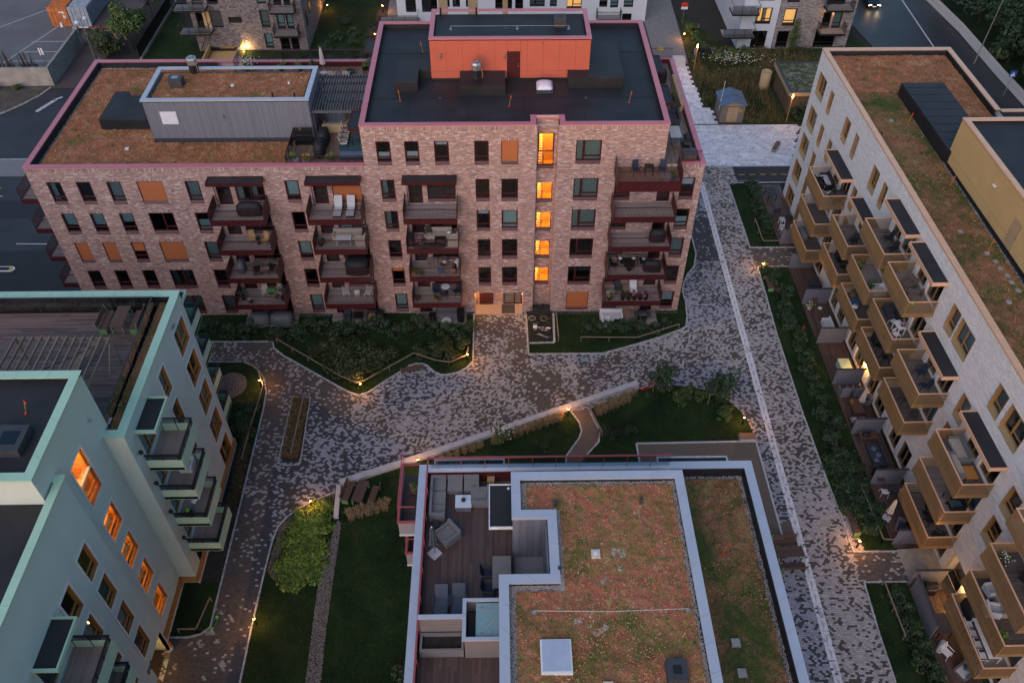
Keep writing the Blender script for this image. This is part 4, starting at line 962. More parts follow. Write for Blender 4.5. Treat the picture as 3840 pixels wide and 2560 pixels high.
for p, l in (((-7.2, 4.1, 18.75), 'red drain marker on the black roof, lower left'), ((-5.9, 12.1, 18.75), 'red drain marker left of the orange tower'), ((1.25, 3.2, 18.75), 'red drain marker in the middle of the black roof front'), ((10.6, 3.7, 18.75), 'red drain marker at the right of the black roof'),
             ((-33.7, 10.9, 15.2), 'orange marker on the sedum roof beside the black box'), ((-33.2, 4.7, 15.2), 'orange marker at the left of the sedum roof'), ((-26.9, 3.1, 15.2), 'orange marker on the sedum under the louvre'), ((-19.7, 2.6, 15.2), 'orange marker on green sedum near the roof terrace')): flag(p, l, rnd.uniform(-.15, .15))
for x, y, z in ((-4.1, 4.5, 18.76), (7.3, 4.45, 18.76), (1.1, 9.6, 22.0)): b = MB(); b.lathe([(.16, 0), (.15, .05), (.05, .1)], 12, (x, y, z)); part('roof_drain', b, m_dark, RB)
for x in (-3.3, 2.0, 6.1): b = MB(); b.box(x-.1, x+.1, 9.35, 9.5, 22.0, 22.1); b.tube([(x, 9.42, 22.1), (x, 9.42, 22.3)], .04); part('rope_anchor', b, m_steel, RB)
b = MB(); b.tube([(-3.3, 9.42, 22.3), (6.1, 9.42, 22.3)], .01, 4); part('safety_rope', b, m_steel, RB)
for x in (-4.2, -1.3): b = MB(); b.tube([(x, 12.1, 21.9), (x, 12.1, 22.6)], .07); part('vent_pipe', b, m_black, RB)

# grey clad shed with its own sedum roof on the low roof
b = MB(); b.box(-27.36, -14.45, 4.4, 9.66, 15.0, 18.4); sh = part('roof_shed', b, m_dark, RB)
b = MB(); x = -27.3
while x < -14.5: b.box(x, x+.105, 4.36, 4.4, 15.45, 18.62, jit((.9, .9, .95), .1)); x += .12
y = 4.45
while y < 9.6: b.box(-14.45, -14.41, y, y+.105, 15.3, 18.62, jit((.9, .9, .95), .1)); y += .12
part('cladding_boards', b, m_clad, sh)
b = MB(); b.box(-27.0, -14.8, 4.75, 9.35, 18.42, 18.46); part('shed_roof', b, m_felt, sh); sedum(RB, -26.9, -14.95, 4.85, 9.2, 18.52, m_sedA, seed=5)
coping(RB, [(-27.45, 9.72), (-27.45, 4.33), (-14.36, 4.33), (-14.36, 9.72)], 18.85, .38, m_grcap, closed=True)
b = MB(); b.box(-26.2, -24.92, 4.3, 4.36, 16.75, 17.85); lv = part('louvre', b, m_plateW, sh); b = MB()
for k in range(11): b.box(-26.15, -24.97, 4.27, 4.31, 16.8+k*.095, 16.85+k*.095)
part('louvre_blades', b, m_white, lv)
b = MB(); b.box(-21.4, -21.25, 4.2, 4.36, 17.3, 17.55); part('wall_lamp', b, m_steel, sh)
b = MB(); b.box(-25.85, -24.8, 6.8, 7.6, 18.5, 19.25); vb = part('vent_box', b, m_dark, sh); b = MB(); b.box(-25.6, -25.1, 7.0, 7.4, 19.25, 19.27); part('skylight_pane', b, m_steel, vb)
for x in (-17.3, -15.6): b = MB(); b.tube([(x, 5.1, 18.5), (x, 5.15, 19.0)], .07); part('vent_pipe', b, m_black, sh)
b = MB(); b.box(-21.0, -20.75, 6.9, 7.15, 18.5, 18.65); b.box(-16.5, -16.35, 7.3, 7.45, 18.5, 18.7); part('roof_fitting', b, m_plateW, sh)
b = MB(); b.prism([(-32.1, 6.1), (-28.1, 6.1), (-27.4, 6.1), (-27.4, 9.9), (-30.6, 9.9), (-30.9, 10.6), (-32.1, 10.6)], 15.1, 16.15); bx = part('roof_hatch_box', b, m_felt, RB); b = MB(); x = -32.05
while x < -27.45: b.box(x, x+.035, 6.08, 6.1, 15.2, 16.05); x += .1
part('cladding_ribs', b, m_feltw, bx)
for x, y in ((-29.2, 3.2), (-27.9, 6.5)): b = MB(); b.box(x-.15, x+.15, y-.15, y+.15, 15.2 if y < 5 else 16.15, 15.3 if y < 5 else 16.2); part('roof_fitting', b, m_plateW, RB)

# terrace right of the shed: decking, pergola, rails
deck(RB, -16.0, -9.97, .5, 4.3, 15.22, m_deckD, 'y'); deck(RB, -14.4, -9.97, 4.3, 16.6, 15.22, m_deckD, 'y'); deck(RB, -23.2, -14.4, 9.8, 16.6, 15.22, m_deckD, 'y')
glass_rail(RB, [(-16.0, 4.6), (-16.0, .3), (-10.0, .3)], 15.3, 1.0, m_red); glass_rail(RB, [(-22.9, 14.8), (-22.9, 16.8), (-10.0, 16.8)], 15.7, 1.0, m_red)
b = MB(); b.box(-22.7, -10, 16.5, 16.62, 15.2, 15.65); part('parapet_face', b, m_red, RB)
pg = part('pergola', MB(), m_dark, RB)
x = -14.5; k = 0
while x < -10.4: b = MB(); b.box(x, x+.06, 4.75, 10.35, 17.62, 17.8); part('slat', b, m_slate, pg); x += .225
for y in (4.75, 6.3, 7.8, 9.2, 10.3): b = MB(); b.box(-14.55, -10.0, y-.05, y+.05, 17.42, 17.62); part('beam', b, m_slate, pg)
for x, y in ((-14.3, 4.8), (-10.2, 4.8), (-14.3, 10.25), (-10.2, 10.25)): b = MB(); b.box(x-.05, x+.05, y-.05, y+.05, 15.2, 17.45); part('post', b, m_slate, pg)
# right low terrace
deck(RB, 13.3, 16.0, .5, 16.6, 15.3, m_deckD, 'y'); b = MB(); b.box(15.98, 16.06, .4, 16.7, 15.2, 15.66); b.box(13.3, 16.0, 16.6, 16.7, 15.2, 15.66); part('parapet_face', b, m_red, RB)
railing(RB, [(14.35, .15), (16.05, .15)], 15.7, .95, m_red); railing(RB, [(13.3, 16.9), (16.3, 16.9)], 15.7, .95, m_red)
b = MB(); b.box(15.7, 15.96, 8.2, 13.0, 15.3, 16.15); part('timber_screen', b, m_tan, RB)
# side canopies
def canopy(root, x0, x1, y0, y1, z, fm, th=.2):
    b = MB()
    for a in ((x0, x1, y0, y0+.05), (x0, x1, y1-.05, y1), (x0, x0+.05, y0+.05, y1-.05), (x1-.05, x1, y0+.05, y1-.05)): b.box(a[0], a[1], a[2], a[3], z-th, z)
    c = part('canopy', b, fm, root); b = MB(); b.box(x0+.05, x1-.05, y0+.05, y1-.05, z-th+.02, z-.05); part('canopy_roof', b, m_felt, c); return c
canopy(RB, -11.1, -9.98, 1.4, 4.1, 18.0, m_red); canopy(RB, -11.1, -9.98, 13.8, 16.25, 18.0, m_red); canopy(RB, 13.24, 14.35, 4.9, 7.8, 18.0, m_red); canopy(RB, 13.24, 14.35, 10.0, 12.9, 18.0, m_red)
# balconies
def red_balcony(x0, x1, y1, F, canop=False, solid=0.0, deckm=m_deckB, dx=0):
    b = MB(); y0 = -2.12; fz = F-.45
    b.box(x0, x1, y0, y0+.06, fz, F+.02+solid); b.box(x0, x0+.05, y0+.06, y1, fz, F+.02); b.box(x1-.05, x1, y0+.06, y1, fz, F+.02); b.box(x0+.05, x1-.05, y0+.06, y1, F-.25, F-.06)
    bal = part('balcony', b, m_red, RB)
    deck(bal, x0+.06, x1-.06, y0+.07, y1-.01, F+.01, deckm, 'x', .12, th=.05)
    railing(bal, [(x0+.03, y0+.03), (x1-.03, y0+.03)], F+solid, 1.0-solid if not solid else 1.2-solid, m_red)
    for x in (x0+.02, x1-.04): 
        s = MB(); s.hexa([(x, y0, F), (x+.03, y0, F), (x+.03, y1, F), (x, y1, F), (x, y0, F+1.0), (x+.03, y0, F+1.0), (x+.03, y1, F+1.05), (x, y1, F+1.05)]); part('side_panel', s, m_red, bal)
    for k in range(4):
        s = MB(); xx = x0+.5+k*(x1-x0-1)/3; s.tube([(xx, y0-.02, F-.33), (xx, y0-.05, F-.33)], .05, 8); part('scupper', s, m_dark, bal)
    if canop: canopy(RB, x0, x1+.02, -1.02, -.0, 14.76, m_red, .28); q = MB(); q.tube([(x0+.3, -.25, F), (x0+.3, -.25, 14.5)], .03); part('downpipe', q, m_red, bal)
for ci, (x0, x1) in enumerate(BALX):
    for F in FL[:4]: red_balcony(x0, x1, -.02, F, canop=(F == 12 and ci < 3))
red_balcony(9.38, 14.3, -.02, 15.35, solid=-.0, deckm=m_deckD); b = MB(); b.box(9.38, 14.3, -2.14, -2.06, 14.5, 15.3); part('balcony_apron', b, m_red, RB)
for F in FL[:4]:
    b = MB(); b.box(-38.05, -36.06, .95, 1.0, F-.4, F); b.box(-38.05, -38.0, 1.0, 5.0, F-.4, F); b.box(-38.0, -36.06, 1.0, 5.0, F-.2, F-.05); bal = part('balcony', b, m_red, RB)
    railing(bal, [(-36.1, .98), (-38.03, .98), (-38.03, 5.0)], F, 1.05, m_red); deck(bal, -37.98, -36.1, 1.02, 5, F, m_deckB, 'x', .12)
# ground floor patios
for x0, x1, y0 in ((-22.2, -17.6, -1.7), (-14.6, -10.2, -1.5), (-7.1, -2.6, -1.6), (9.3, 14.4, -2.0)): deck(RB, x0, x1, y0, -.03, .1, m_deckB, 'x', name='patio_decking')
# ================================================================== PALE BRICK BUILDING (right)
TH = .0106
WB = thing('pale_brick_apartment_building', 'long white brick apartment block with golden balconies on the right', 'apartment building', (36, -10, 0), world=True)
RWP = Plane((30.3, 17.6, 0), (TH, -1, 0), (-1, -TH, 0))     # u runs towards the camera
WU = 62.0
ww = []   # u0,u1,z0,z1,style,split
for zt in (14.45, 11.05, 8.1, 5.1, 2.05):
    top = zt > 14
    for i, (u, w) in enumerate(((1.05, 1.95), (4.45, .8))): ww.append((u, u+w, zt-2.15, zt, ('curtain', '', 'blind', '', 'curtain')[i*2 % 5] if zt > 3 else '', .42 if w > 1.5 else None))
    if zt in (14.45, 11.05): ww.append((7.0 if not top else 8.9, 7.8 if not top else 10.1, zt-2.15, zt, '' if not top else 'curtain', None))
ww += [(11.55, 12.35, 12.3, 14.45, 'tan', None), (16.2, 17.5, 12.3, 14.45, 'half', .42), (18.6, 19.4, 12.3, 14.45, 'curtain', None), (32.45, 33.6, 12.3, 14.45, 'curtain', None), (33.85, 35.85, 12.3, 14.45, 'blind:.0:.9', .42), (37.3, 38.45, 8.85, 11.0, 'blind:0:.8', None),
       (39.55, 40.75, 12.3, 14.45, 'curtain', None), (41.2, 43.3, 12.3, 14.45, 'half', .42), (37.3, 38.4, 5.9, 8.05, '', None), (45.0, 46.3, 12.3, 14.45, 'curtain', None), (44.6, 45.8, 8.85, 11.0, '', None), (44.7, 45.9, 5.9, 8.05, '', None), (14.2, 15.0, 8.85, 11.0, '', None), (14.4, 15.2, 5.9, 8.05, '', None)]
WCOL = [((9.25, 13.75), (8.6, 5.6, 2.6)), ((16.35, 20.5), (8.6, 5.6)), ((21.55, 25.85), (12.2, 8.6, 5.6)), ((26.7, 31.0), (12.2, 8.6, 5.6)), ((32.0, 36.2), (8.6, 5.6)), ((39.2, 43.55), (8.6, 5.6, 2.6)), ((47.6, 52.4), (12.2, 8.6, 5.6, 2.6))]
wd = []
for (a, b_), fl in WCOL:
    for F in list(fl) + [0.05]:
        if (a < 14 or a > 46) and F < 1 and a > 46: pass
        wd.append((a+.35, a+1.9, F+.02, F+2.3, F)); wd.append((a+2.25, b_-.3, F+.02, F+2.3, F))
ENTH = (43.9, 45.9, 0, 2.4)
wh = [w[:4] for w in ww] + [w[:4] for w in wd] + [ENTH]
WPAL = [(.66, .645, .65), (.68, .67, .675), (.63, .615, .62), (.70, .69, .695), (.60, .585, .595), (.66, .63, .62)]
wall(WB, RWP, 0, WU, 0, 16.05, wh, m_whmort, reveal=.3, rmat=m_whmort)
bricks(WB, RWP, 0, WU, 0, 16.0, wh, WPAL, m_whbrick, course=.12, L=.5, depth=.004, singles=300, key=lambda s: abs(s[0]-49) + abs(s[2]-14.5)*3, seed=21, joint=.02)
o = MB(); o.quad((42.0, 17.6, 0), (30.3, 17.6, 0), (30.3, 17.6, 16.05), (42.0, 17.6, 16.05)); o.quad((30.9, -44.4, 0), (42, -44.4, 0), (42, -44.4, 16), (30.9, -44.4, 16)); o.quad((42, 17.6, 0), (42, -50, 0), (42, -50, 16.05), (42, 17.6, 16.05)); part('side_wall', o, m_whmort, WB)
for u0, u1, z0, z1, st, k in ww:
    w = window(WB, RWP, u0, u1, z0, z1, m_gold, '' if st == 'tan' else st, d=-.2, split=k, transom=.45, sillh=.3, fw=.08)
    r = MB(); pbox(r, RWP, u0, u0+.04, z0+.2, z1, -.28, .05); pbox(r, RWP, u1-.04, u1, z0+.2, z1, -.28, .02); pbox(r, RWP, u0+.04, u1-.04, z1-.03, z1, -.28, .03); part('lining', r, m_gold, w)
    if st == 'tan': q = MB(); pbox(q, RWP, u0+.06, u1-.06, z0+.3, z1-.05, -.18, -.15); part('sun_screen', q, M('mauve screen', (.27, .22, .21), .8), w)
for i, (u0, u1, z0, z1, F) in enumerate(wd): window(WB, RWP, u0, u1, z0, z1, m_gold, '' if i % 3 else 'blind:.1:1', d=-.2, split=.5, transom=None, sill=False, fw=.09, name='balcony_door' if u1-u0 < 1.7 else 'window')
# roof of sedum, long black box, yellow upper storey
g = MB(); g.poly([RWP.P(.1, 0, -.1).to_tuple()[:2], RWP.P(WU, 0, -.1).to_tuple()[:2], (44, -45), (44, 6.6), (42, 6.6), (42, 17.5)][::-1], 15.6); part('roof', g, m_felt, WB)
p0 = RWP.P(0, 0, .05); p1 = RWP.P(WU, 0, .05)
coping(WB, [(42.1, 6.7), (42.1, 17.66), (p0.x, 17.66), (p1.x, p1.y)][::1], 16.22, .45, m_copg, seg=1.25); coping(WB, [(46, 6.75), (42.1, 6.75)], 16.22, .4, m_copg)
g = MB(); g.box(30.85, 41.7, 17.1, 17.12, 15.55, 16.1); g.box(41.62, 41.65, 6.6, 17.1, 15.55, 16.1); part('upstand', g, m_feltw, WB)
sedum(WB, 31.0, 34.75, -44, 10.3, 15.72, m_sedC, seed=12, step=.16, amp=.08); sedum(WB, 31.0, 41.5, 10.3, 17.0, 15.72, m_sedA, seed=13, step=.16, amp=.08); sedum(WB, 38.5, 41.5, 6.4, 10.3, 15.72, m_sedA, seed=14)
gravel('gravel', [(34.72, -40), (34.98, -40), (34.9, 10), (34.65, 10)], 3500, base=(.25, .25, .26), z=15.7, seed=50)
b = MB(); b.prism([(34.8, 10.1), (38.4, 10.1), (38.4, -.5), (34.95, -.5)], 15.6, 16.8); bx = part('roof_duct_box', b, m_felt, WB); b = MB(); y = -.3
while y < 10: b.box(34.76 , 34.8, y, y+.03, 15.7, 16.7); y += .12
part('cladding_ribs', b, m_feltw, bx); b = MB()
for y in np.arange(1.2, 10, 1.15): b.box(34.85, 38.35, y, y+.07, 16.8, 16.815)
part('felt_lap', b, m_feltw, bx)
b = MB(); b.prism([(35.08, -.15), (44, -.15), (44, -45), (35.55, -45)], 15.55, 19.3); pt = part('upper_storey', b, m_feltw, WB)
YP = Plane((35.06, -.15, 0), (.0106, -1, 0), (-1, -.0106, 0)); u = 0
while u < 32:
    for za, zb in ((15.9, 16.6), (16.62, 19.35)):
        if 10.0 < u < 11.5 and False: continue
        b = MB(); pbox(b, YP, u+.006, u+1.244, za, zb-.006, 0, .03); part('facade_panel', b, m_ply, pt)
    u += 1.25
b = MB(); pbox(b, YP, 10.2, 11.3, 15.95, 18.1, .03, .06); dd = part('roof_door', b, m_tan, pt); b = MB(); pbox(b, YP, 11.12, 11.2, 17.0, 17.06, .06, .14); part('handle', b, m_steel, dd)
for uu in (6.6, 12.4): b = MB(); pbox(b, YP, uu, uu+.35, 18.2, 18.26, .03, .2); part('wall_lamp', b, m_white, pt)
coping(WB, [(44, -.1), (35.0, -.1), (35.45, -45)], 19.55, .42, m_copg, seg=1.3); g = MB(); g.poly([(35.5, -.5), (44, -.5), (44, -45), (35.9, -45)][::-1], 19.32); part('roof', g, m_felt, WB)
for p in [(32.8, 5.8), (32.8, -8.9), (33.7, -11.3), (33.9, -12.2), (33.95, -12.9), (34.1, -13.6), (34.1, -14.3), (34.2, -15.1), (33.1, -16.2)]: b = MB(); b.box(p[0]-.16, p[0]+.16, p[1]-.16, p[1]+.16, 15.7, 15.8); part('paving_tile', b, m_conc, WB)
for p, l in (((33.9, 12.7, 15.72), 'orange marker on the far sedum of the pale block'), ((34.1, 5.4, 15.72), 'orange marker beside the long black roof box'), ((34.2, -3.4, 15.72), 'orange marker at the foot of the yellow upper storey'), ((33.9, -11.0, 15.72), 'orange marker among the small roof tiles')): flag(p, l)
b = MB(); b.torus((38.6, -3.0, 19.8), .25, .03, 'y'); b.tube([(38.6, -3, 19.6), (41, -9, 19.5)], .012, 4); part('rope_anchor', b, m_steel, WB); b = MB(); b.tube([(36.6, -7.6, 19.3), (36.6, -7.6, 19.9)], .09); part('vent_pipe', b, m_black, WB)
def lobox(b, u0, u1, d0, d1, z0, z1): pbox(b, RWP, u0, u1, z0, z1, d0, d1)
def white_balcony(u0, u1, F, dm):
    D = 2.15; b = MB(); lobox(b, u0, u1, .02, D, F-.3, F-.08); lobox(b, u0, u1, D, D+.05, F-.42, F+.0); lobox(b, u1-.05, u1, .02, D, F-.42, F-.3); lobox(b, u0, u0+.05, .02, D, F-.42, F-.3)
    bal = part('balcony', b, m_goldd, WB)
    d = MB(); n = int((u1-u0-.1)/.125)
    for i in range(n):
        t = u0+.06+(u1-u0-.12)*i/n; pbox(d, RWP, t, t+(u1-u0-.12)/n-.008, F-.05, F+rnd.uniform(-.003, .003), .04, D-.02, jit(rnd.choice(((.8,)*3, (1, 1, 1), (.9, .85, .82))), .12))
    part('decking', d, dm, bal)
    r = MB(); st = .085; k = 0
    n = int((u1-u0)/st)
    for i in range(n+1): t = u0+(u1-u0)*i/n; pbox(r, RWP, t-.011, t+.011, F-.4, F+1.0, D-.045, D+.0)
    for uu in (u0+.02, u1-.02):
        n = int(D/st)
        for i in range(1, n): pbox(r, RWP, uu-.03, uu+.015, F-.4, F+1.0, D*i/n-.011, D*i/n+.011)
    part('slats', r, m_gold, bal, kind='stuff')
    t = MB(); lobox(t, u0-.02, u1+.02, D-.06, D+.03, F+1.0, F+1.05); lobox(t, u0-.02, u0+.05, .02, D-.06, F+1.0, F+1.05); lobox(t, u1-.05, u1+.02, .02, D-.06, F+1.0, F+1.05); part('handrail', t, m_copg, bal)
    return bal
def white_canopy(u0, u1, z):
    b = MB()
    for a in ((u0, u1, 1.1, 1.16), (u0, u0+.06, .02, 1.1), (u1-.06, u1, .02, 1.1)): lobox(b, a[0], a[1], a[2], a[3], z-.3, z)
    c = part('canopy', b, m_copg, WB); b = MB(); lobox(b, u0+.06, u1-.06, .02, 1.1, z-.25, z-.07); part('canopy_roof', b, m_felt, c)
m_deckBd = wood_mat('dark balcony decking', (.10, .085, .08), (.17, .15, .14), 0, .55, .3)
for ci, ((a, b_), fl) in enumerate(WCOL):
    for k, F in enumerate(fl): white_balcony(a, b_, F, m_deckBd if (ci+k) % 3 else m_deckB)
    if ci < 6: white_canopy(a-.1, b_+.05, 15.0 if fl[0] > 12 else 11.35)
# entrance with lit door, wall lamp and number
b = MB(); pquad(b, RWP, 43.9, 45.9, 0, 2.4, -1.0); 
for uu in (43.9, 45.9): b.quad(RWP.P(uu, 0, 0), RWP.P(uu, 0, -1), RWP.P(uu, 2.4, -1), RWP.P(uu, 2.4, 0))
b.quad(RWP.P(43.9, 2.4, 0), RWP.P(45.9, 2.4, 0), RWP.P(45.9, 2.4, -1), RWP.P(43.9, 2.4, -1)); en = part('entrance_recess', b, m_whmort, WB)
window(WB, RWP, 43.95, 45.85, .03, 2.35, m_gold, '', d=-.8, split=.5, transom=None, sill=False, name='glass_entrance_door', lit=m_litdim)
b = MB(); pbox(b, RWP, 42.0, 46.2, .03, .05, 0, 2.6); part('entrance_slab', b, M('pale entrance slab', (.33, .29, .25), .7), WB); b = MB(); pbox(b, RWP, 43.9, 45.9, .05, .065, -.2, 1.2); part('doormat', b, m_dark, WB)
b = MB(); b.lathe([(.09, 0), (.11, .05), (.11, .22), (.05, .26)], 10, tuple(RWP.P(46.35, 1.95, .14))); part('wall_lamp', b, m_black, WB); b = MB(); b.lathe([(.08, 0), (.08, .03)], 10, tuple(RWP.P(46.35, 1.93, .14))); part('lamp_glass', b, m_glowW, WB); point(RWP.P(46.35, 1.78, .22), 22, (1, .5, .14), .05)
text('139', WB, RWP.P(46.25, 2.35, .03), .42, (R(90), 0, R(-90.6)), m_dark)
# patios with grey timber dividers
for i, (y0, y1) in enumerate(((19.2, 8.9), (5.7, -24.6), (-27.3, -44))): b = deck(None, 27.95, 30.35, y1, y0, .1, m_deckA, 'y', name='patio_decking'); b['kind'] = 'structure'
def divider(y, label, L=2.4, rot=0, x=None):
    t = thing('patio_divider', label, 'privacy screen', (x or 29.1, y, .08), 'grey timber screens between the ground floor patios', rot)
    for k in range(int(L/.135)): b = MB(); b.box(-L/2+k*.135, -L/2+k*.135+.125, -.03, .03, 0, 1.78, (.7, .72, .8)); part('board', b, m_clad, t)
    b = MB(); b.box(-L/2, L/2, -.07, .07, 1.78, 1.84); part('cap', b, m_dark, t)
for y, l in ((9.25, 'grey patio screen at the near end of the far lawn'), (5.6, 'grey patio screen beside the hedge and the far paved entry'), (.6, 'grey patio screen with a white flowering pot before it'), (-4.4, 'grey patio screen beside the long white bench'), (-9.2, 'grey patio screen beside the pale green chest'), (-14.4, 'grey patio screen above the table with charcoal cushions'), (-19.2, 'grey patio screen behind two white slatted chairs'), (-24.3, 'grey patio screen by the lower paved entry'), (-27.4, 'grey patio screen behind the open gas grill')): divider(y, l)
divider(-29.5, 'grey screen standing at right angles beside the grill patio', 3.6, R(90), 28.0)

# ================================================================== MINT GREEN BUILDING (left)
GB = thing('mint_apartment_building', 'mint green rendered apartment block with timber framed windows', 'apartment building', (-26, -28, 0), world=True)
GE = Plane((-20.3, 0, 0), (0, 1, 0), (1, 0, 0)); GS = Plane((-21.4, 0, 0), (0, 1, 0), (1, 0, 0)); GN = Plane((-20.95, 0, 0), (0, 1, 0), (1, 0, 0))
ge = []; gtop = [14.87, 11.87, 8.87, 5.87, 2.87]
for i, zt in enumerate(gtop):
    ge.append((-17.56, -15.37, zt-2.36, zt, ('blind', '', 'blind:0:.9', 'curtain', '')[i], .45)); ge.append((-21.13, -19.8, zt-2.36, zt, ('blind:0:1', '', '', '', '')[i], None))
gd = [(-25.3, -23.2, F+.05, F+2.35) for F in (12.2, 9.2, 6.2, 3.2, .2)]
gn = []
for i, zt in enumerate(gtop[:5]):
    gn.append((-33.52, -32.14, zt-2.38, zt, ('', 'curtain', 'blind', '', '')[i], None)) if i < 4 else None
    gn.append((-35.88, -34.49, zt-2.38, zt, ('', 'blind', 'blind', '', '')[i], None))
gnd = [(-39.0, -36.5, F+.05, F+2.35) for F in (12.2, 9.2, 6.2)]
gst = [(-30.07, -28.32, 14.25, 17.78)] + [(-30.07, -28.33, z-2.2, z) for z in (12.95, 9.95, 6.95, 3.95)]
def trimmed(pl, u0, u1, z0, z1, style, split, lit=False):
    """white trim > deep timber reveal > timber window"""
    t = .13
    w = window(GB, pl, u0+t+.025, u1-t-.025, z0+t+.025, z1-t-.025, m_oak, style, d=-.15, split=split, transom=.5, sill=False, fw=.055, glass=m_glass)
    b = MB()
    for a in ((u0, u0+t, z0, z1), (u1-t, u1, z0, z1), (u0+t, u1-t, z1-t, z1), (u0+t, u1-t, z0, z0+t)): pbox(b, pl, *a, -.02, .035)
    part('trim', b, m_trim, w); b = MB()
    for a in ((u0+t, u0+t+.025, z0+t, z1-t), (u1-t-.025, u1-t, z0+t, z1-t), (u0+t+.025, u1-t-.025, z1-t-.025, z1-t), (u0+t+.025, u1-t-.025, z0+t, z0+t+.025)): pbox(b, pl, *a, -.21, .01)
    part('lining', b, m_oak, w); return w
hole = lambda h: (h[0]+.1, h[1]-.1, h[2]+.1, h[3]-.1)
wall(GB, GE, -26.5, -14.75, 0, 15.95, [hole(h) for h in ge] + gd, m_green, reveal=.3); wall(GB, GS, -31.1, -26.5, 0, 16.0, [hole(h) for h in gst], m_green, name='recess_wall'); wall(GB, GS, -32.4, -25.7, 16.0, 20.25, [hole((-30.07, -28.32, 16.0, 17.88))], m_green, name='tower_wall')
wall(GB, GN, -60, -31.1, 0, 18.6, [hole(h) for h in gn] + gnd + [(-33.4, -31.2, 0, 2.55)], m_green, reveal=.3)
for h in ge + gn: trimmed(GE if h in ge else GN, *h[:4], h[4], h[5])
for i, h in enumerate(gst):
    w = trimmed(GS, *h, '', None if i else None); b = MB(); x0, x1 = -23.4, -21.5; y0, y1, zl, zh = h[0]-.1, h[1]+.1, h[2]-.6, h[3]+.2
    b.quad((x0, y0, zl), (x0, y1, zl), (x0, y1, zh), (x0, y0, zh)); b.quad((x0, y0, zl), (x1, y0, zl), (x1, y0, zh), (x0, y0, zh)); b.quad((x1, y1, zl), (x0, y1, zl), (x0, y1, zh), (x1, y1, zh)); b.quad((x0, y0, zh), (x0, y1, zh), (x1, y1, zh), (x1, y0, zh)); b.quad((x0, y0, zl), (x1, y0, zl), (x1, y1, zl), (x0, y1, zl))
    part('stairwell', b, m_interior, w); s = MB(); s.box(-23.3, -22.2, y0+.05, y1-.05, zl, h[2]+.35); s.beam((-22.15, y0+.1, h[2]+.1), (-22.15, y1-.1, h[2]+1.0), .05, .06); part('stair_flight', s, m_stepw, w); point((-22.5, (y0+y1)/2, zh-.35), 30 if i else 55, (1, .46, .10), .1)
b = MB(); b.lathe([(.02, -.14), (.14, -.05), (.15, .05), (.02, .14)], 12, (-21.55, -29.95, 17.3)); part('lit_globe', b, m_glowW, GB)
for F, (a, b_, z0, z1) in zip((12.2, 9.2, 6.2, 3.2, .2), gd): window(GB, GE, a, b_, z0, z1, m_oak, 'blind:.0:.9', d=-.2, split=.5, transom=None, sill=False, name='balcony_door', fw=.1)
for a, b_, z0, z1 in gnd: window(GB, GN, a, b_, z0, z1, m_oak, '', d=-.2, split=.5, transom=None, sill=False, name='balcony_door', fw=.1)
o = MB()
o.quad((-20.3, -14.75, 0), (-60, -14.75, 0), (-60, -14.75, 15.95), (-20.3, -14.75, 15.95)); o.quad((-21.4, -26.5, 0), (-20.3, -26.5, 0), (-20.3, -26.5, 15.95), (-21.4, -26.5, 15.95)); o.quad((-20.95, -31.1, 0), (-21.4, -31.1, 0), (-21.4, -31.1, 18.6), (-20.95, -31.1, 18.6))
o.quad((-21.4, -25.7, 15.2), (-60, -25.7, 15.2), (-60, -25.7, 20.25), (-21.4, -25.7, 20.25)); o.quad((-60, -32.4, 18.0), (-21.4, -32.4, 18.0), (-21.4, -32.4, 20.25), (-60, -32.4, 20.25)); o.quad((-21.4, -31.1, 16), (-20.95, -31.1, 16), (-20.95, -31.1, 18.6), (-21.4, -31.1, 18.6))
o.quad((-60, -60, 0), (-60, -14.75, 0), (-60, -14.75, 20.2), (-60, -60, 20.2)); o.quad((-60, -60, 0), (-20.95, -60, 0), (-20.95, -60, 18.6), (-60, -60, 18.6)); part('side_wall', o, m_green, GB)
# entrance passage
b = MB(); x0, x1 = -22.6, -20.96; b.quad((x0, -33.4, 0), (x0, -31.2, 0), (x0, -31.2, 2.55), (x0, -33.4, 2.55)); b.quad((x0, -31.2, 0), (x1, -31.2, 0), (x1, -31.2, 2.55), (x0, -31.2, 2.55)); b.quad((x1, -33.4, 0), (x0, -33.4, 0), (x0, -33.4, 2.55), (x1, -33.4, 2.55)); b.quad((x0, -33.4, 2.55), (x0, -31.2, 2.55), (x1, -31.2, 2.55), (x1, -33.4, 2.55))
part('entrance_recess', b, m_green, GB); point((-21.6, -32.9, 2.3), 14, (1, .45, .1), .05)
text('207', GB, GN.P(-33.9, 2.35, .02), .55, (R(90), 0, R(90)), m_dark)
# plinth: timber board above pale brick
for pl, u0, u1 in ((GE, -26.55, -14.7), (GS, -31.1, -26.5), (GN, -31.25, -31.05), (GN, -60, -33.45)):
    b = MB(); pbox(b, pl, u0, u1, .42, .85, 0, .14); part('plinth_board', b, m_oak, GB); b = MB(); pbox(b, pl, u0, u1, 0, .42, 0, .1); part('plinth', b, m_whmort, GB); bricks(GB, Plane(pl.P(0, 0, .1), pl.u, pl.n), u0, u1, 0, .42, [], [(.62, .56, .48), (.55, .46, .38), (.5, .5, .5)], m_whbrick, seed=int(-u0*7), L=.22)
b = MB(); b.box(-21.4, -20.2, -26.66, -26.5, .42, .85); part('plinth_board', b, m_oak, GB)
coping(GB, [(-60, -14.66), (-20.2, -14.66)][::-1], 16.1, .55, m_mint, seg=1.35); coping(GB, [(-21.4, -26.6), (-20.2, -26.6), (-20.2, -14.68)], 16.1, .52, m_mint, seg=1.25)
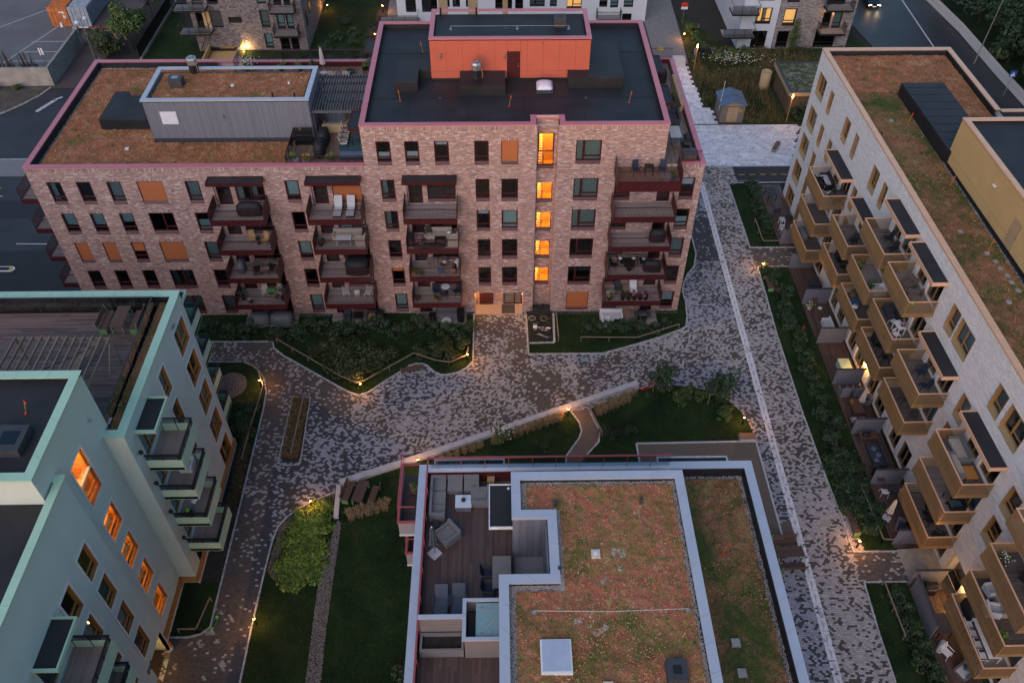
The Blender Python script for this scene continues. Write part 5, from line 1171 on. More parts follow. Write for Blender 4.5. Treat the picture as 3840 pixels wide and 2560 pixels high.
coping(GB, [(-60, -25.6), (-21.3, -25.6)][::-1], 20.4, .5, m_mint, seg=1.6); coping(GB, [(-60, -32.5), (-21.3, -32.5), (-21.3, -25.62)], 20.4, .48, m_mint, seg=1.2)
coping(GB, [(-20.85, -60), (-20.85, -31.0)], 18.78, .42, m_mint, seg=1.4); coping(GB, [(-20.87, -31.0), (-21.4, -31.0)], 18.78, .42, m_mint)
g = MB(); g.poly([(-60, -26.4), (-20.3, -26.4), (-20.3, -14.8), (-60, -14.8)], 15.2); g.poly([(-60, -32.3), (-21.5, -32.3), (-21.5, -25.8), (-60, -25.8)], 20.05); g.poly([(-60, -60), (-21, -60), (-21, -31.1), (-21.4, -32.42), (-60, -32.42)], 18.35); part('roof', g, m_felt, GB)
g = MB(); g.box(-60, -20.75, -15.24, -15.2, 15.2, 16.02); part('upstand', g, m_feltw, GB)
sedum(GB, -21.45, -20.75, -26.2, -15.35, 15.62, m_sedC, seed=31, amp=.1); sedum(GB, -40, -21.6, -15.7, -15.3, 15.6, m_sedC, seed=32, amp=.1)
deck(GB, -40, -21.75, -25.6, -15.85, 15.28, m_deckC, 'x', w=.13, cols=((.7, .7, .72), (1, 1, 1), (1.2, 1.1, 1.05), (.85, .75, .72), (1.35, 1.15, 1.05)))
glass_rail(GB, [(-40, -15.75), (-21.6, -15.75), (-21.5, -26.3)], 15.35, 1.15, m_dark, 1.25)
# raw timber pergola on the terrace
pg = thing('timber_pergola', 'weathered raw timber pergola on the mint roof terrace', 'pergola', (-25.3, -22, 15.3), world=True)
x = -28.0
while x < -22.4: b = MB(); b.beam((x, -24.6, 17.45), (x, -20.15, 17.45), .07, .15, jit((1, 1, 1), .2)); part('rafter', b, m_timber, pg); x += .5
for y in (-20.25, -24.5): b = MB(); b.beam((-28.1, y, 17.3), (-22.4, y, 17.3), .09, .18); part('beam', b, m_timber, pg)
for x, y in ((-28, -20.3), (-22.55, -20.3), (-22.55, -24.45), (-28, -24.45)): b = MB(); b.beam((x, y, 15.3), (x, y, 17.25), .12, .12); part('post', b, m_timber, pg)
for p, q in (((-22.6, -20.4, 17.3), (-24.4, -20.4, 15.9)), ((-28, -20.4, 17.2), (-26.5, -20.4, 15.9)), ((-27.9, -24.3, 17.2), (-23.0, -20.5, 17.25)), ((-22.55, -21.7, 15.9), (-22.55, -20.5, 17.1)), ((-22.55, -23.2, 15.9), (-22.55, -24.4, 17.1))): b = MB(); b.beam(p, q, .09, .12); part('brace', b, m_timber, pg)
b = MB(); b.beam((-25.4, -21.7, 15.4), (-23.9, -19.4, 16.4), .5, .12); b.beam((-25.7, -21.9, 15.34), (-25.0, -20.6, 15.34), .5, .05); part('leaning_board', b, m_timber, pg)
# tower roof hatch, lower roof
b = MB(); b.box(-23.9, -22.5, -30.9, -29.3, 20.0, 20.55); ht = part('roof_hatch', b, m_dark, GB); b = MB(); b.box(-23.6, -22.8, -30.5, -29.7, 20.55, 20.58); part('hatch_glass', b, m_glass, ht)
flag((-23.3, -28.2, 20.05), 'red drain marker on the mint building tower roof', .25)
for (z, y, x) in ((17.9, -26.9, -21.33), (15.3, -17.2, -20.22)): b = MB(); b.tube([(x, y, z), (x+.06, y, z)], .09, 10) if z > 17 else b.box(x-.08, x+.1, y-.25, y+.2, z, z+.05); part('wall_fitting', b, m_steel, GB)
def mint_balcony(pl, u0, u1, F, D=2.1):
    b = MB(); pbox(b, pl, u0, u1, F-.3, F-.06, .01, D-.05); bal = part('balcony', b, m_black, GB)
    p = MB(); pbox(p, pl, u0, u1, F-.35, F+.62, D-.05, D); part('front_panel', p, m_mintp, bal); 
    for a in (u0, u1-.05): p = MB(); pbox(p, pl, a, a+.05, F-.35, F+.62, .01, D-.05); part('side_panel', p, m_mintp, bal)
    r = MB()
    for z in (F+.7, F+.82, F+.94): pbox(r, pl, u0+.02, u1-.02, z, z+.03, D-.09, D-.06); pbox(r, pl, u0+.02, u0+.05, z, z+.03, .02, D-.06); pbox(r, pl, u1-.05, u1-.02, z, z+.03, .02, D-.06)
    pbox(r, pl, u0-.02, u1+.02, F+1.06, F+1.12, D-.1, D); pbox(r, pl, u0-.02, u0+.06, F+1.06, F+1.12, .02, D-.1); pbox(r, pl, u1-.06, u1+.02, F+1.06, F+1.12, .02, D-.1)
    for i in range(4): t = u0+.03+(u1-u0-.1)*i/3; pbox(r, pl, t, t+.05, F+.62, F+1.06, D-.1, D-.05)
    for i in range(3): t = .1+(D-.3)*i/2; pbox(r, pl, u0+.01, u0+.06, F-.05, F+1.06, t, t+.05); pbox(r, pl, u1-.06, u1-.01, F-.05, F+1.06, t, t+.05)
    part('railing', r, m_black, bal); d = MB(); n = int((D-.1)/.13)
    for i in range(n): t = .03+(D-.1)*i/n; pbox(d, pl, u0+.06, u1-.06, F-.05, F, t, t+(D-.1)/n-.008, jit((1, .95, .9), .12))
    part('decking', d, m_deckB, bal); return bal
for F in (12.1, 9.1, 6.1, 3.1): mint_balcony(GE, -25.7, -22.9, F)
GNO = Plane((0, -14.75, 0), (-1, 0, 0), (0, 1, 0))
for F in (12.1, 9.1, 6.1, 3.1): mint_balcony(GNO, 20.36, 24.5, F, 2.0)
for F in (12.1, 9.1, 6.1): mint_balcony(GN, -39.5, -36.55, F)
mint_balcony(GN, -45, -40.8, 12.1)
def mint_canopy(pl, u0, u1, z):
    b = MB()
    for a in ((u0, u1, 1.1, 1.2), (u0, u0+.1, .0, 1.1), (u1-.1, u1, .0, 1.1)): pbox(b, pl, a[0], a[1], z-.26, z, a[2], a[3])
    c = part('canopy', b, m_mint, GB); b = MB(); pbox(b, pl, u0+.1, u1-.1, z-.2, z-.1, .01, 1.1); part('canopy_roof', b, m_felt, c)
mint_canopy(GE, -25.45, -22.85, 15.15); mint_canopy(GN, -39.1, -36.5, 15.1); mint_canopy(GN, -43.5, -40.4, 13.6); mint_canopy(GNO, 20.36, 24.0, 15.1)
for z in (13.8, 10.8, 7.8, 4.8): b = MB(); b.lathe([(.1, 0), (.14, .1), (.1, .24), (.02, .28)], 10, (-20.12, -26.0, z)); part('wall_lamp', b, m_black, GB)
b = MB(); b.lathe([(.1, 0), (.14, .1), (.1, .24), (.02, .28)], 10, (-20.75, -39.6, 13.9)); part('wall_lamp', b, m_black, GB)

# ================================================================== GREY ROOFED BUILDING (front)
BB = thing('sedum_roofed_building', 'grey edged apartment block with roof terrace and sedum roof in front', 'apartment building', (5, -35, 0), world=True)
b = MB(); b.box(-3.85, 13.55, -60, -28.85, 0, 15.2); part('wall', b, m_clad, BB)
coping(BB, [(-3.98, -60), (-3.98, -28.7), (13.7, -28.7), (13.7, -60)][::-1], 16.1, .46, m_grcap, seg=1.55)
g = MB(); g.box(-3.54, -3.5, -60, -29.15, 15.2, 16.02); g.box(-3.5, 9.2, -29.19, -29.15, 15.2, 16.02); part('parapet_face', g, m_red, BB); g = MB(); g.box(13.2, 13.24, -60, -29.15, 15.2, 16.05); g.box(9.3, 13.2, -29.19, -29.15, 15.2, 16.05); part('upstand', g, m_feltw, BB)
deck(BB, -3.48, .95, -37.75, -29.2, 15.25, m_deckA, 'y', w=.137, singles=True, pl=4.5); deck(BB, -3.48, .3, -44, -37.95, 15.25, m_deckA, 'y', w=.137, singles=True, pl=4.5); deck(BB, .95, 9.2, -31.3, -29.2, 15.25, m_deckA, 'y', w=.137)
# penthouse: outline with the stepped west side
OUT = [(.82, -31.25), (9.2, -31.25), (9.2, -60), (.2, -60), (.2, -36.75), (2.48, -36.75), (2.48, -33.85), (.82, -33.85)]
PW = [((.9, -31.35), (.9, -33.75)), ((.9, -33.75), (2.42, -33.75)), ((2.42, -33.75), (2.42, -36.85)), ((2.42, -36.85), (.28, -36.85)), ((.28, -36.85), (.28, -60)), ((9.1, -60), (9.1, -31.35)), ((9.1, -31.35), (.9, -31.35))]
b = MB()
for (x0, y0), (x1, y1) in PW:
    L = math.hypot(x1-x0, y1-y0); pl = Plane((x0, y0, 0), (x1-x0, y1-y0, 0), ((y1-y0), -(x1-x0), 0)); n = max(1, round(L/.125))
    pl.n = Vector((-(y1-y0), (x1-x0), 0)).normalized()*-1
    for i in range(n): pbox(b, pl, L*i/n+.003, L*(i+1)/n-.003, 15.25, 18.72, -.02, .03, jit((.72, .74, .82), .2))
part('cladding_boards', b, m_clad, BB)
coping(BB, OUT[::-1], 18.88, .44, m_grcap, seg=1.25, closed=True, drop=.2)
g = MB(); g.poly([(1.2, -31.6), (8.8, -31.6), (8.8, -60), (.6, -60), (.6, -37.1), (2.9, -37.1), (2.9, -33.5), (1.2, -33.5)][::-1], 18.45); part('roof', g, m_felt, BB)
inn = lambda c: ((c[:, 0] < 3.15) & (c[:, 1] < -33.2) & (c[:, 1] > -37.4)) | ((c[:, 0] < 1.55) & (c[:, 1] > -33.6))
sedum(BB, .95, 8.6, -45, -31.85, 18.5, m_sedB, seed=61, step=.075, amp=.075, cut=inn); sedum(BB, 9.65, 12.95, -45, -29.45, 15.45, m_sedC, seed=62, step=.08, amp=.09)
g = MB(); g.poly([(9.2, -60), (13.25, -60), (13.25, -29.1), (9.2, -29.1)], 15.3); part('roof', g, m_felt, BB)
for p, n in (([(2.9, -33.2), (3.2, -33.2), (3.2, -37.4), (2.9, -37.4)], 2600), ([(.65, -37.1), (3.2, -37.1), (3.2, -37.45), (.65, -37.45)], 2000), ([(.62, -37.1), (1.0, -37.1), (1.0, -44), (.62, -44)], 4200), ([(1.25, -31.65), (1.55, -31.65), (1.55, -33.5), (1.25, -33.5)], 1300), ([(1.25, -31.6), (8.8, -31.6), (8.8, -31.85), (1.25, -31.85)], 2600), ([(8.55, -31.7), (8.8, -31.7), (8.8, -45), (8.55, -45)], 4200)): gravel('gravel', p, n, (.014, .034), (.33, .31, .30), 18.47, seed=int(n)+3)
for p, n in (([(12.9, -29.3), (13.2, -29.3), (13.2, -45), (12.9, -45)], 4000), ([(9.5, -29.2), (13.2, -29.2), (13.2, -29.45), (9.5, -29.45)], 900)): gravel('gravel', p, n, (.014, .034), (.27, .26, .26), 15.4, seed=int(n)+4)
rs_ = random.Random(5)
for cx, cy, n, r in ((5.6, -35.6, 700, .45), (5.6, -36.3, 300, .25), (4.4, -39.1, 550, .5), (4.3, -38.6, 200, .3), (3.5, -38.7, 250, .35), (4.9, -36.9, 200, .3)):
    gravel('gravel', [(cx+r*math.cos(t)*rs_.uniform(.5, 1.1), cy+r*.8*math.sin(t)*rs_.uniform(.5, 1.1)) for t in np.arange(0, 6.2, .5)], n, (.014, .03), (.42, .41, .38), 18.5, seed=n)
for x, y in ((2.9, -33.0), (7.0, -32.9), (2.9, -36.5)): b = MB(); b.tube([(x, y, 18.4), (x, y, 18.95)], .075, 12); vp = part('vent_pipe', b, m_dark, BB); b = MB(); b.torus((x, y, 18.95), .075, .012, 'z'); part('rim', b, m_black, vp)
b = MB(); b.box(1.9, 3.2, -41.15, -39.7, 18.4, 18.72); sk = part('roof_skylight', b, m_white, BB); b = MB(); b.box(1.97, 3.13, -41.08, -39.77, 18.72, 18.75); part('skylight_sheet', b, M('opal multiwall sheet', (.50, .55, .66), .18, .3, var=.1, vs=1.2), sk)
b = MB(); b.box(7.0, 7.85, -41.6, -40.7, 18.4, 18.95); vb = part('vent_box', b, m_dark, BB); b = MB(); b.box(7.25, 7.6, -41.35, -41.0, 18.95, 18.97); part('grille', b, m_black, vb)
for p in ((4.6, -35.65), (4.6, -41.7)): b = MB(); b.box(p[0]-.2, p[0]+.2, p[1]-.2, p[1]+.2, 18.5, 18.68); rc = part('roof_cap', b, m_cream, BB); b = MB(); b.lathe([(.1, 0), (.1, .03)], 12, (p[0], p[1], 18.68)); part('lid', b, m_plateW, rc)
for p in ((11.0, -38.5), (11.0, -39.9)): b = MB(); b.box(p[0]-.2, p[0]+.2, p[1]-.2, p[1]+.2, 15.4, 15.56); part('roof_tile', b, m_conc, BB)
flag((11.3, -33.9, 15.45), 'red orange marker on the lower sedum strip')
for x in (1.7, 8.35): b = MB(); b.box(x-.1, x+.1, -38.5, -38.35, 18.5, 18.64); b.tube([(x, -38.42, 18.6), (x, -38.42, 18.78)], .03); part('rope_anchor', b, m_steel, BB)
b = MB(); b.tube([(1.7, -38.42, 18.74), (5, -38.47, 18.66), (8.35, -38.42, 18.74)], .012, 5); part('safety_rope', b, m_steel, BB)
# wooden partition, planters and glass canopy on the terrace
b = MB(); b.box(-3.45, -1.3, -37.95, -37.75, 17.15, 17.22); dv = part('terrace_partition', b, m_grcap, BB)
for k in range(14): b = MB(); b.box(-3.42, -1.32, -37.93, -37.77, 15.28+k*.134, 15.28+k*.134+.126, jit((1, 1, 1), .12)); part('board', b, m_cladh, dv)
b = MB(); b.box(-1.35, .25, -38.9, -38.84, 15.28, 17.1); b.box(-1.35, -1.29, -38.84, -37.0, 15.28, 17.1); b.box(-1.29, .25, -37.06, -37.0, 15.28, 17.1); st = part('storage_box', b, m_cladh, BB)
b = MB(); b.box(-1.45, .25, -38.98, -38.82, 17.1, 17.2); b.box(-1.45, -1.28, -38.82, -36.98, 17.1, 17.2); b.box(-1.28, .25, -37.12, -36.98, 17.1, 17.2); part('box_rim', b, m_grcap, st)
b = MB(); b.box(-.85, .24, -38.8, -37.15, 17.02, 17.04); part('glass_sheet', b, M('pale sheet glass', (.19, .31, .34), .12, var=.08), st); b = MB(); b.box(-1.25, .24, -38.8, -37.15, 15.3, 16.2); part('inner_box', b, m_dark, st)
for y in (-37.4, -38.6): b = MB(); b.tube([(-.6, y, 17.06), (.24, y+(.5 if y < -38 else -.5), 17.9)], .012, 5); b.lathe([(.05, 0), (.05, .03)], 8, (-.6, y, 17.04)); part('stay', b, m_steel, st)
b = MB(); b.box(-3.4, -1.42, -38.85, -38.75, 15.28, 15.95); b.box(-3.4, -1.42, -38.1, -38.0, 15.28, 15.95); b.box(-3.4, -3.3, -38.75, -38.1, 15.28, 15.95); b.box(-1.52, -1.42, -38.75, -38.1, 15.28, 15.95); pb = part('planter_box', b, m_cladh, BB); b = MB(); b.box(-3.3, -1.52, -38.75, -38.1, 15.3, 15.75); part('soil', b, m_soil, pb)
b = MB(); b.box(-.22, .9, -33.55, -33.5, 17.4, 17.6); b.box(-.22, .9, -31.1, -31.05, 17.4, 17.6); b.box(-.27, -.22, -33.55, -31.05, 17.4, 17.6); cn = part('canopy', b, m_plateW, BB); b = MB(); b.box(-.22, .9, -33.5, -31.1, 17.42, 17.54); part('canopy_roof', b, m_felt, cn); b = MB(); b.lathe([(.06, 0), (.06, .05)], 10, (.7, -31.3, 17.54)); part('drain_cap', b, m_white, cn)
for x0, x1 in ((-3.3, .55), (8.9, 12.8)):
    b = MB(); b.box(x0, x1, -27.7, -27.62, 14.95, 15.1); b.box(x0, x0+.08, -28.7, -27.7, 14.95, 15.1); b.box(x1-.08, x1, -28.7, -27.7, 14.95, 15.1); cn = part('canopy', b, m_plateW, BB); b = MB(); b.box(x0+.08, x1-.08, -28.7, -27.7, 14.97, 15.03); part('canopy_roof', b, m_felt, cn)
for (x0, x1), (y0, y1), F in (((-4.95, -3.98), (-32.1, -28.4), 14.9), ((-4.8, -3.98), (-32.1, -28.4), 11.9)):
    b = MB(); b.box(x0+.03, x1, y0, y1, F-.3, F-.25); bal = part('balcony', b, m_plateW, BB); b = MB(); b.box(x0+.08, x1, y0+.05, y1, F-.25, F+.9); part('cladding_boards', b, m_clad, bal) if False else None
    b = MB(); b.box(x0, x0+.12, y0, y1, F+.85, F+.95); b.box(x0+.12, x1, y0, y0+.12, F+.85, F+.95); b.box(x0+.12, x1, y1-.12, y1, F+.85, F+.95); part('frame', b, m_redrail, bal)
    b = MB(); b.box(x0+.05, x0+.1, y0+.05, y1-.05, F-.2, F+.85); b.box(x0+.1, x1, y0+.05, y0+.1, F-.2, F+.85); part('cladding', b, m_clad, bal); deck(bal, x0+.12, x1, y0+.12, y1-.12, F, m_deckA, 'x')
    r = MB(); r.beam((x0+.1, y0+.3, F+1.9), (x0+.1, y1, F+1.9), .05); r.beam((x0+.1, y0+.3, F+1.9), (x1, y0+.3, F+1.9), .05)
    for yy in (y0+.3, (y0+y1)/2, y1): r.beam((x0+.1, yy, F+.95), (x0+.1, yy, F+1.9), .03)
    part('railing', r, m_redrail, bal)
r = MB()
for y in np.arange(-44, -29.2, 1.5): r.beam((-3.45, y, 15.25), (-3.45, y, 17.0), .03)
r.beam((-3.45, -60, 17.0), (-3.45, -28.95, 17.0), .09, .07); r.beam((-3.45, -28.95, 17.0), (9.3, -28.95, 17.0), .09, .07)
for x in np.arange(-3.0, 9.4, 1.25): r.beam((x, -28.95, 16.0), (x, -28.95, 17.0), .03)
part('terrace_railing', r, m_redrail, BB); g = MB(); g.quad((-3.4, -28.95, 16.1), (9.3, -28.95, 16.1), (9.3, -28.95, 16.95), (-3.4, -28.95, 16.95)); part('railing_glass', g, m_rail, BB)
# ================================================================== BUILDINGS BEHIND
def simple_block(name, label, loc, pl, u0, u1, z1, depth, wmat, wins, fmat, brick=None, side=None):
    t = thing(name, label, 'apartment building', loc, world=True)
    holes = [w[:4] for w in wins]
    wall(t, pl, u0, u1, 0, z1, holes, wmat)
    if brick: bricks(t, pl, u0, u1, 0, z1, holes, brick, m_grbrick, course=.1, L=.3, seed=len(label))
    o = MB()
    for a, b_ in (((u0, 0), (u0, -depth)), ((u1, -depth), (u1, 0)), ((u1, -depth), (u0, -depth))):
        o.quad(pl.P(a[0], 0, a[1]), pl.P(b_[0], 0, b_[1]), pl.P(b_[0], z1, b_[1]), pl.P(a[0], z1, a[1]))
    o.quad(pl.P(u0, z1, 0), pl.P(u1, z1, 0), pl.P(u1, z1, -depth), pl.P(u0, z1, -depth)); part('side_wall', o, wmat, t)
    for w in wins: window(t, pl, *w[:4], fmat, w[4], split=w[5] if len(w) > 5 else None, transom=.5 if w[3]-w[2] > 1.2 else None, sillh=.12, lit=w[6] if len(w) > 6 else None)
    return t
def dark_balcony(root, pl, u0, u1, F, D=1.8, bars=True, col=None):
    b = MB(); pbox(b, pl, u0, u1, F-.25, F-.03, .01, D); bal = part('balcony', b, m_black, root); d = MB(); n = int((D-.1)/.14)
    for i in range(n): t = .04+(D-.1)*i/n; pbox(d, pl, u0+.05, u1-.05, F-.03, F, t, t+.12, jit((1, 1, 1), .1))
    part('decking', d, m_deckB, bal); r = MB()
    pbox(r, pl, u0, u1, F+1.0, F+1.05, D-.05, D); pbox(r, pl, u0, u0+.05, F+1, F+1.05, .02, D-.05); pbox(r, pl, u1-.05, u1, F+1, F+1.05, .02, D-.05)
    if bars:
        for i in range(int((u1-u0)/.12)+1): t = u0+.12*i; pbox(r, pl, t, t+.02, F, F+1, D-.03, D-.01)
        for i in range(int(D/.12)): t = .12*i; pbox(r, pl, u0+.01, u0+.03, F, F+1, t, t+.02); pbox(r, pl, u1-.03, u1-.01, F, F+1, t, t+.02)
    else:
        for i in range(4): t = u0+(u1-u0-.05)*i/3; pbox(r, pl, t, t+.05, F, F+1, D-.05, D)
        g = MB(); pquad(g, pl, u0, u1, F+.05, F+.95, D-.02); part('glass_sheet', g, m_rail, bal)
    part('railing', r, m_black, bal); return bal
GPAL = [(.17, .145, .145), (.21, .18, .18), (.13, .115, .12), (.24, .21, .205), (.10, .09, .095)]
P1 = Plane((0, 50.1, 0), (1, 0, 0), (0, -1, 0))
w1 = [(-36.05, -34.6, 3.25, 5.45, 'scr2'), (-33.85, -32.15, 3.85, 4.6, ''), (-29.75, -28.62, 3.25, 5.45, 'curtain'), (-29.75, -28.68, .45, 2.45, 'blind'), (-36.0, -34.6, 6.3, 8.5, ''), (-33.8, -32.1, 6.9, 8.5, ''), (-29.75, -28.62, 6.3, 8.5, 'blind'),
      (-37.9, -36.6, 3.1, 5.2, ''), (-37.9, -36.6, 6.1, 8.2, 'curtain'), (-27.7, -26.7, 3.1, 5.3, 'blind'), (-26.5, -25.6, 3.1, 5.3, 'blind'), (-27.7, -26.7, 6.1, 8.3, ''), (-26.4, -25.6, 6.1, 8.3, ''), (-27.8, -26.6, .1, 2.2, ''), (-26.4, -25.4, .1, 2.2, '')]
b1 = simple_block('grey_brick_block', 'dark grey brick apartment block with a garage ramp and black balconies', (-31, 52, 0), P1, -38.5, -24.3, 12, 30, m_grmort, [w for w in w1 if w[4] != 'scr2'] + [(-36.05, -34.6, 3.25, 5.45, '')], m_black, GPAL)
b = MB(); pbox(b, P1, -36.0, -34.65, 3.4, 5.4, -.1, -.06); part('sun_screen', b, m_dark, b1)
for u in (-37.0, -36.5): b = MB(); pbox(b, P1, u, u+.35, 3.1, 5.3, 0, .04); part('timber_panel', b, m_ply, b1)
for u0, u1, F in ((-39.9, -35.95, 3.2), (-39.9, -35.95, 6.25), ): dark_balcony(b1, P1, u0, u1, F, 1.8, False)
for u0, u1, F in ((-28.1, -25.0, 2.75), (-28.1, -25.0, 5.8)): dark_balcony(b1, P1, u0, u1, F, 1.6)
SD = Plane((-24.3, 50.1, 0), (0, 1, 0), (1, 0, 0)); bricks(b1, SD, 0, 20, 0, 12, [(1.2, 2.4, 2.6, 5), (4, 5, 3.2, 5.2), (8, 9.2, 3, 5)], GPAL, m_grbrick, course=.1, L=.3, seed=5)
for u, z in ((1.2, 2.6), (4, 3.2), (8, 3)): b = MB(); pbox(b, SD, u, u+1.1, z, z+2.2, .0, .05); part('side_window', b, m_black, b1)
b = MB(); pbox(b, P1, -37.0, -32.9, -.05, .55, 0, .03); pbox(b, P1, -36.9, -33.0, .35, .5, .03, .06); part('garage_lintel', b, m_black, b1)
b = MB()
for k in range(14): pbox(b, P1, -35.7+k*.13, -35.63+k*.13, .42, .62, .06, .08)
part('height_bar', b, m_yellow, b1)
b = MB(); b.lathe([(.02, -.12), (.12, 0), (.02, .12)], 10, tuple(P1.P(-32.2, .75, .2))); part('lit_globe', b, m_glowW, b1); point(P1.P(-32.2, .7, .6), 45, (1, .6, .22), .12)
# garage ramp going down in front
rp = thing('garage_ramp', 'yellow lit garage ramp between dark side walls', 'ramp', (-35, 46, 0), world=True)
b = MB(); b.hexa([(-36.9, 30, .0), (-33.0, 30, .0), (-33.0, 50, -.3), (-36.9, 50, -.3), (-36.9, 30, .06), (-33.0, 30, .06), (-33.0, 50.05, .05), (-36.9, 50.05, .05)]); part('ramp_floor', b, M('ramp concrete', (.42, .28, .12), .7, var=.15), rp)
for x in (-37.1, -32.8): b = MB(); b.box(x-.1, x+.1, 44, 50, 0, .9); part('ramp_wall', b, m_ply if x < -35 else m_tan, rp)
b = MB(); b.beam((-37.2, 44, 1.0), (-37.2, 50, 2.2), .06)
for k in range(9): b.beam((-37.2, 44.4+k*.65, .2), (-37.2, 44.4+k*.65, 1.1+k*.12), .04)
part('ramp_railing', b, m_black, rp); b = MB(); b.box(-32.85, -32.6, 46, 50, 0, 1.6); part('timber_side', b, m_tan, rp)
P2 = Plane((0, 58.2, 0), (1, 0, 0), (0, -1, 0))
w2 = [(17.75, 19.05, 2.05, 4.2, 'blind'), (17.7, 19.0, -.9, 1.1, ''), (14.4, 15.5, 2.1, 4.2, 'blind:.3:.9'), (15.9, 17.0, 2.0, 4.2, 'blind'), (9.95, 12.0, 1.8, 4.2, '', .4, m_litdim), (7.65, 8.6, 2.2, 4.4, 'curtain'), (4.9, 6.95, 2.2, 4.4, 'curtain', .35), (2.9, 4.0, 1.8, 4.2, ''), (.2, 2.5, 1.9, 4.2, ''), (-3.8, -2.8, 2.2, 4.4, 'curtain'), (-5.6, -4.6, 2.2, 4.4, 'half'), (-7.0, -6.0, 2.2, 4.4, ''), (-9.8, -7.7, 1.5, 4.2, ''), (-12.0, -10.6, 1.5, 4.2, '')]
w2 = [(a[0], a[1], max(.05, a[2])) + a[3:] for a in w2] + [(a[0], a[1], a[2]+3, a[3]+3) + a[4:] for a in w2 if a[2] > 1.4]
b2 = simple_block('white_rendered_block', 'white rendered apartment block behind the orange roof tower', (4, 60, 0), P2, -13.2, 20.9, 10, 14, m_bgwhite, w2, m_black)
dark_balcony(b2, P2, -15.5, -10.3, .8, 2.0, False); dark_balcony(b2, P2, 14.1, 17.4, 1.9-.95, 1.5)
for u0, u1 in ((-7.55, -6.3), (-3.5, -2.2), (1.2, 1.9)): b = MB(); pbox(b, P2, u0, u1, .1, 5, 0, .05); part('timber_panel', b, m_tan, b2)
P3 = Plane((0, 49.9, 0), (1, 0, 0), (0, -1, 0))
w3 = [(33.65, 35.65, 3.45, 5.55, 'half', .4, m_litdim), (33.65, 35.6, .15, 2.5, '', .4), (33.7, 35.6, 6.5, 8.6, '', .4)]
b3 = simple_block('white_end_block', 'white rendered wing with black framed windows at the meadow', (34, 52, 0), P3, 31.9, 36.5, 10, 20, m_bgwhite, w3, m_black)
P4 = Plane((0, 49.8, 0), (1, 0, 0), (0, -1, 0))
w4 = [(37.2, 38.8, 3.25, 5.45, '', None, m_litdim), (36.95, 38.45, .3, 2.5, ''), (37.2, 38.8, 6.3, 8.5, 'blind'), (42.3, 43.4, 2.9, 5.0, ''), (43.7, 44.8, 2.9, 5.0, 'curtain'), (41.9, 44.6, .3, 2.5, ''), (42.3, 44.6, 6.0, 8.0, '')]
b4 = simple_block('brown_brick_block', 'brown brick apartment end wall beside the street', (41, 52, 0), P4, 36.52, 46.3, 10, 20, m_grmort, w4, m_black, [(.22, .19, .18), (.27, .235, .225), (.17, .15, .145), (.31, .275, .26)])
dark_balcony(b4, P4, 41.9, 45.2, 2.8, 1.6); dark_balcony(b4, P4, 42.0, 45.4, 5.9, 1.6); dark_balcony(b3, P3, 29.3, 33.4, 2.7, 2.2, False); dark_balcony(b3, P3, 30.0, 33.4, 5.7, 2.2, False)
b = MB(); b.lathe([(.02, -.08), (.1, 0), (.02, .08)], 8, (43.2, 49.6, 5.3)); part('lit_globe', b, m_glowW, b4); point((43.2, 49.3, 5.2), 20, (1, .5, .15))
b = MB(); b.box(28.5, 31.9, 46.5, 50.2, 0, .12); tr = struct('timber_terrace', b, m_deckC)

# ================================================================== STREET THINGS
def container(loc, label, mat, roofm):
    t = thing('shipping_container', label, 'container', loc, 'shipping containers on the parking lot')
    w, L, h = 2.6, 12.0, 2.6; b = MB(); b.box(-w/2+.06, w/2-.06, .06, L-.06, .1, h-.06); part('body', b, mat, t)
    b = MB()
    for k in range(40): b.box(-w/2, -w/2+.06, .2+k*.29, .35+k*.29, .15, h-.12); b.box(w/2-.06, w/2, .2+k*.29, .35+k*.29, .15, h-.12)
    part('corrugation', b, mat, t); b = MB()
    for k in range(40): b.box(-w/2+.1, w/2-.1, .2+k*.29, .34+k*.29, h-.06, h)
    part('roof_ribs', b, roofm, t); b = MB()
    for x in (-w/2, w/2-.12):
        for y in (0, L-.12): b.box(x, x+.12, y, y+.12, 0, h+.01)
    b.box(-w/2+.12, w/2-.12, 0, .12, h-.14, h+.0); b.box(-w/2+.12, w/2-.12, 0, .12, 0, .14); part('corner_frame', b, mat, t)
    for s in (-1, 1):
        d = MB(); d.box(min(0, s)*w/2+(.13 if s < 0 else .01), max(0, s)*w/2-(.13 if s > 0 else .01), .0, .06, .15, h-.15); dr_ = part('door', d, mat, t); r = MB()
        for x in (.35, .85): r.tube([(s*x, -.03, .1), (s*x, -.03, h-.1)], .025, 6)
        part('locking_rod', r, m_steel, dr_)
        f = MB()
        for z in (.75, 1.3, 1.9): f.box(s*.65-.55, s*.65+.55, -.01, 0, z, z+.06)
        part('door_rib', f, mat, dr_)
    return t
c1 = container((-59.05, 57.6, 0), 'rusty orange shipping container at the left of the pair', m_cntO, m_cntO); c2 = container((-56.3, 57.55, 0), 'faded blue grey shipping container next to the orange one', m_cntB, m_cntB)
b = MB(); b.box(.1, .95, -.03, -.02, 1.85, 2.05); b.box(.55, .95, -.03, -.02, 1.7, 1.8); b.box(.55, .95, -.03, -.02, 1.1, 1.5); b.box(-1.0, -.85, -.03, -.02, 2.2, 2.3); part('white_decal', b, m_plateW, c1)
rw_ = thing('retaining_wall', 'weathered concrete retaining wall round the parking lot corner', 'wall', (-56, 42, 0), world=True)
for i in range(8): b = MB(); y = 41.3+i*1.28; b.box(-54.6, -54.3, y, y+1.27, 0, 2.4); part('wall_panel', b, m_conc, rw_)
for i in range(9): b = MB(); x = -54.62-i*1.4; b.box(x-1.39, x, 41.3, 41.6, 0, 2.35); part('wall_panel', b, m_conc, rw_)
b = MB(); b.box(-54.75, -54.2, 51.55, 51.95, 0, 2.7); part('end_pier', b, m_conc, rw_)
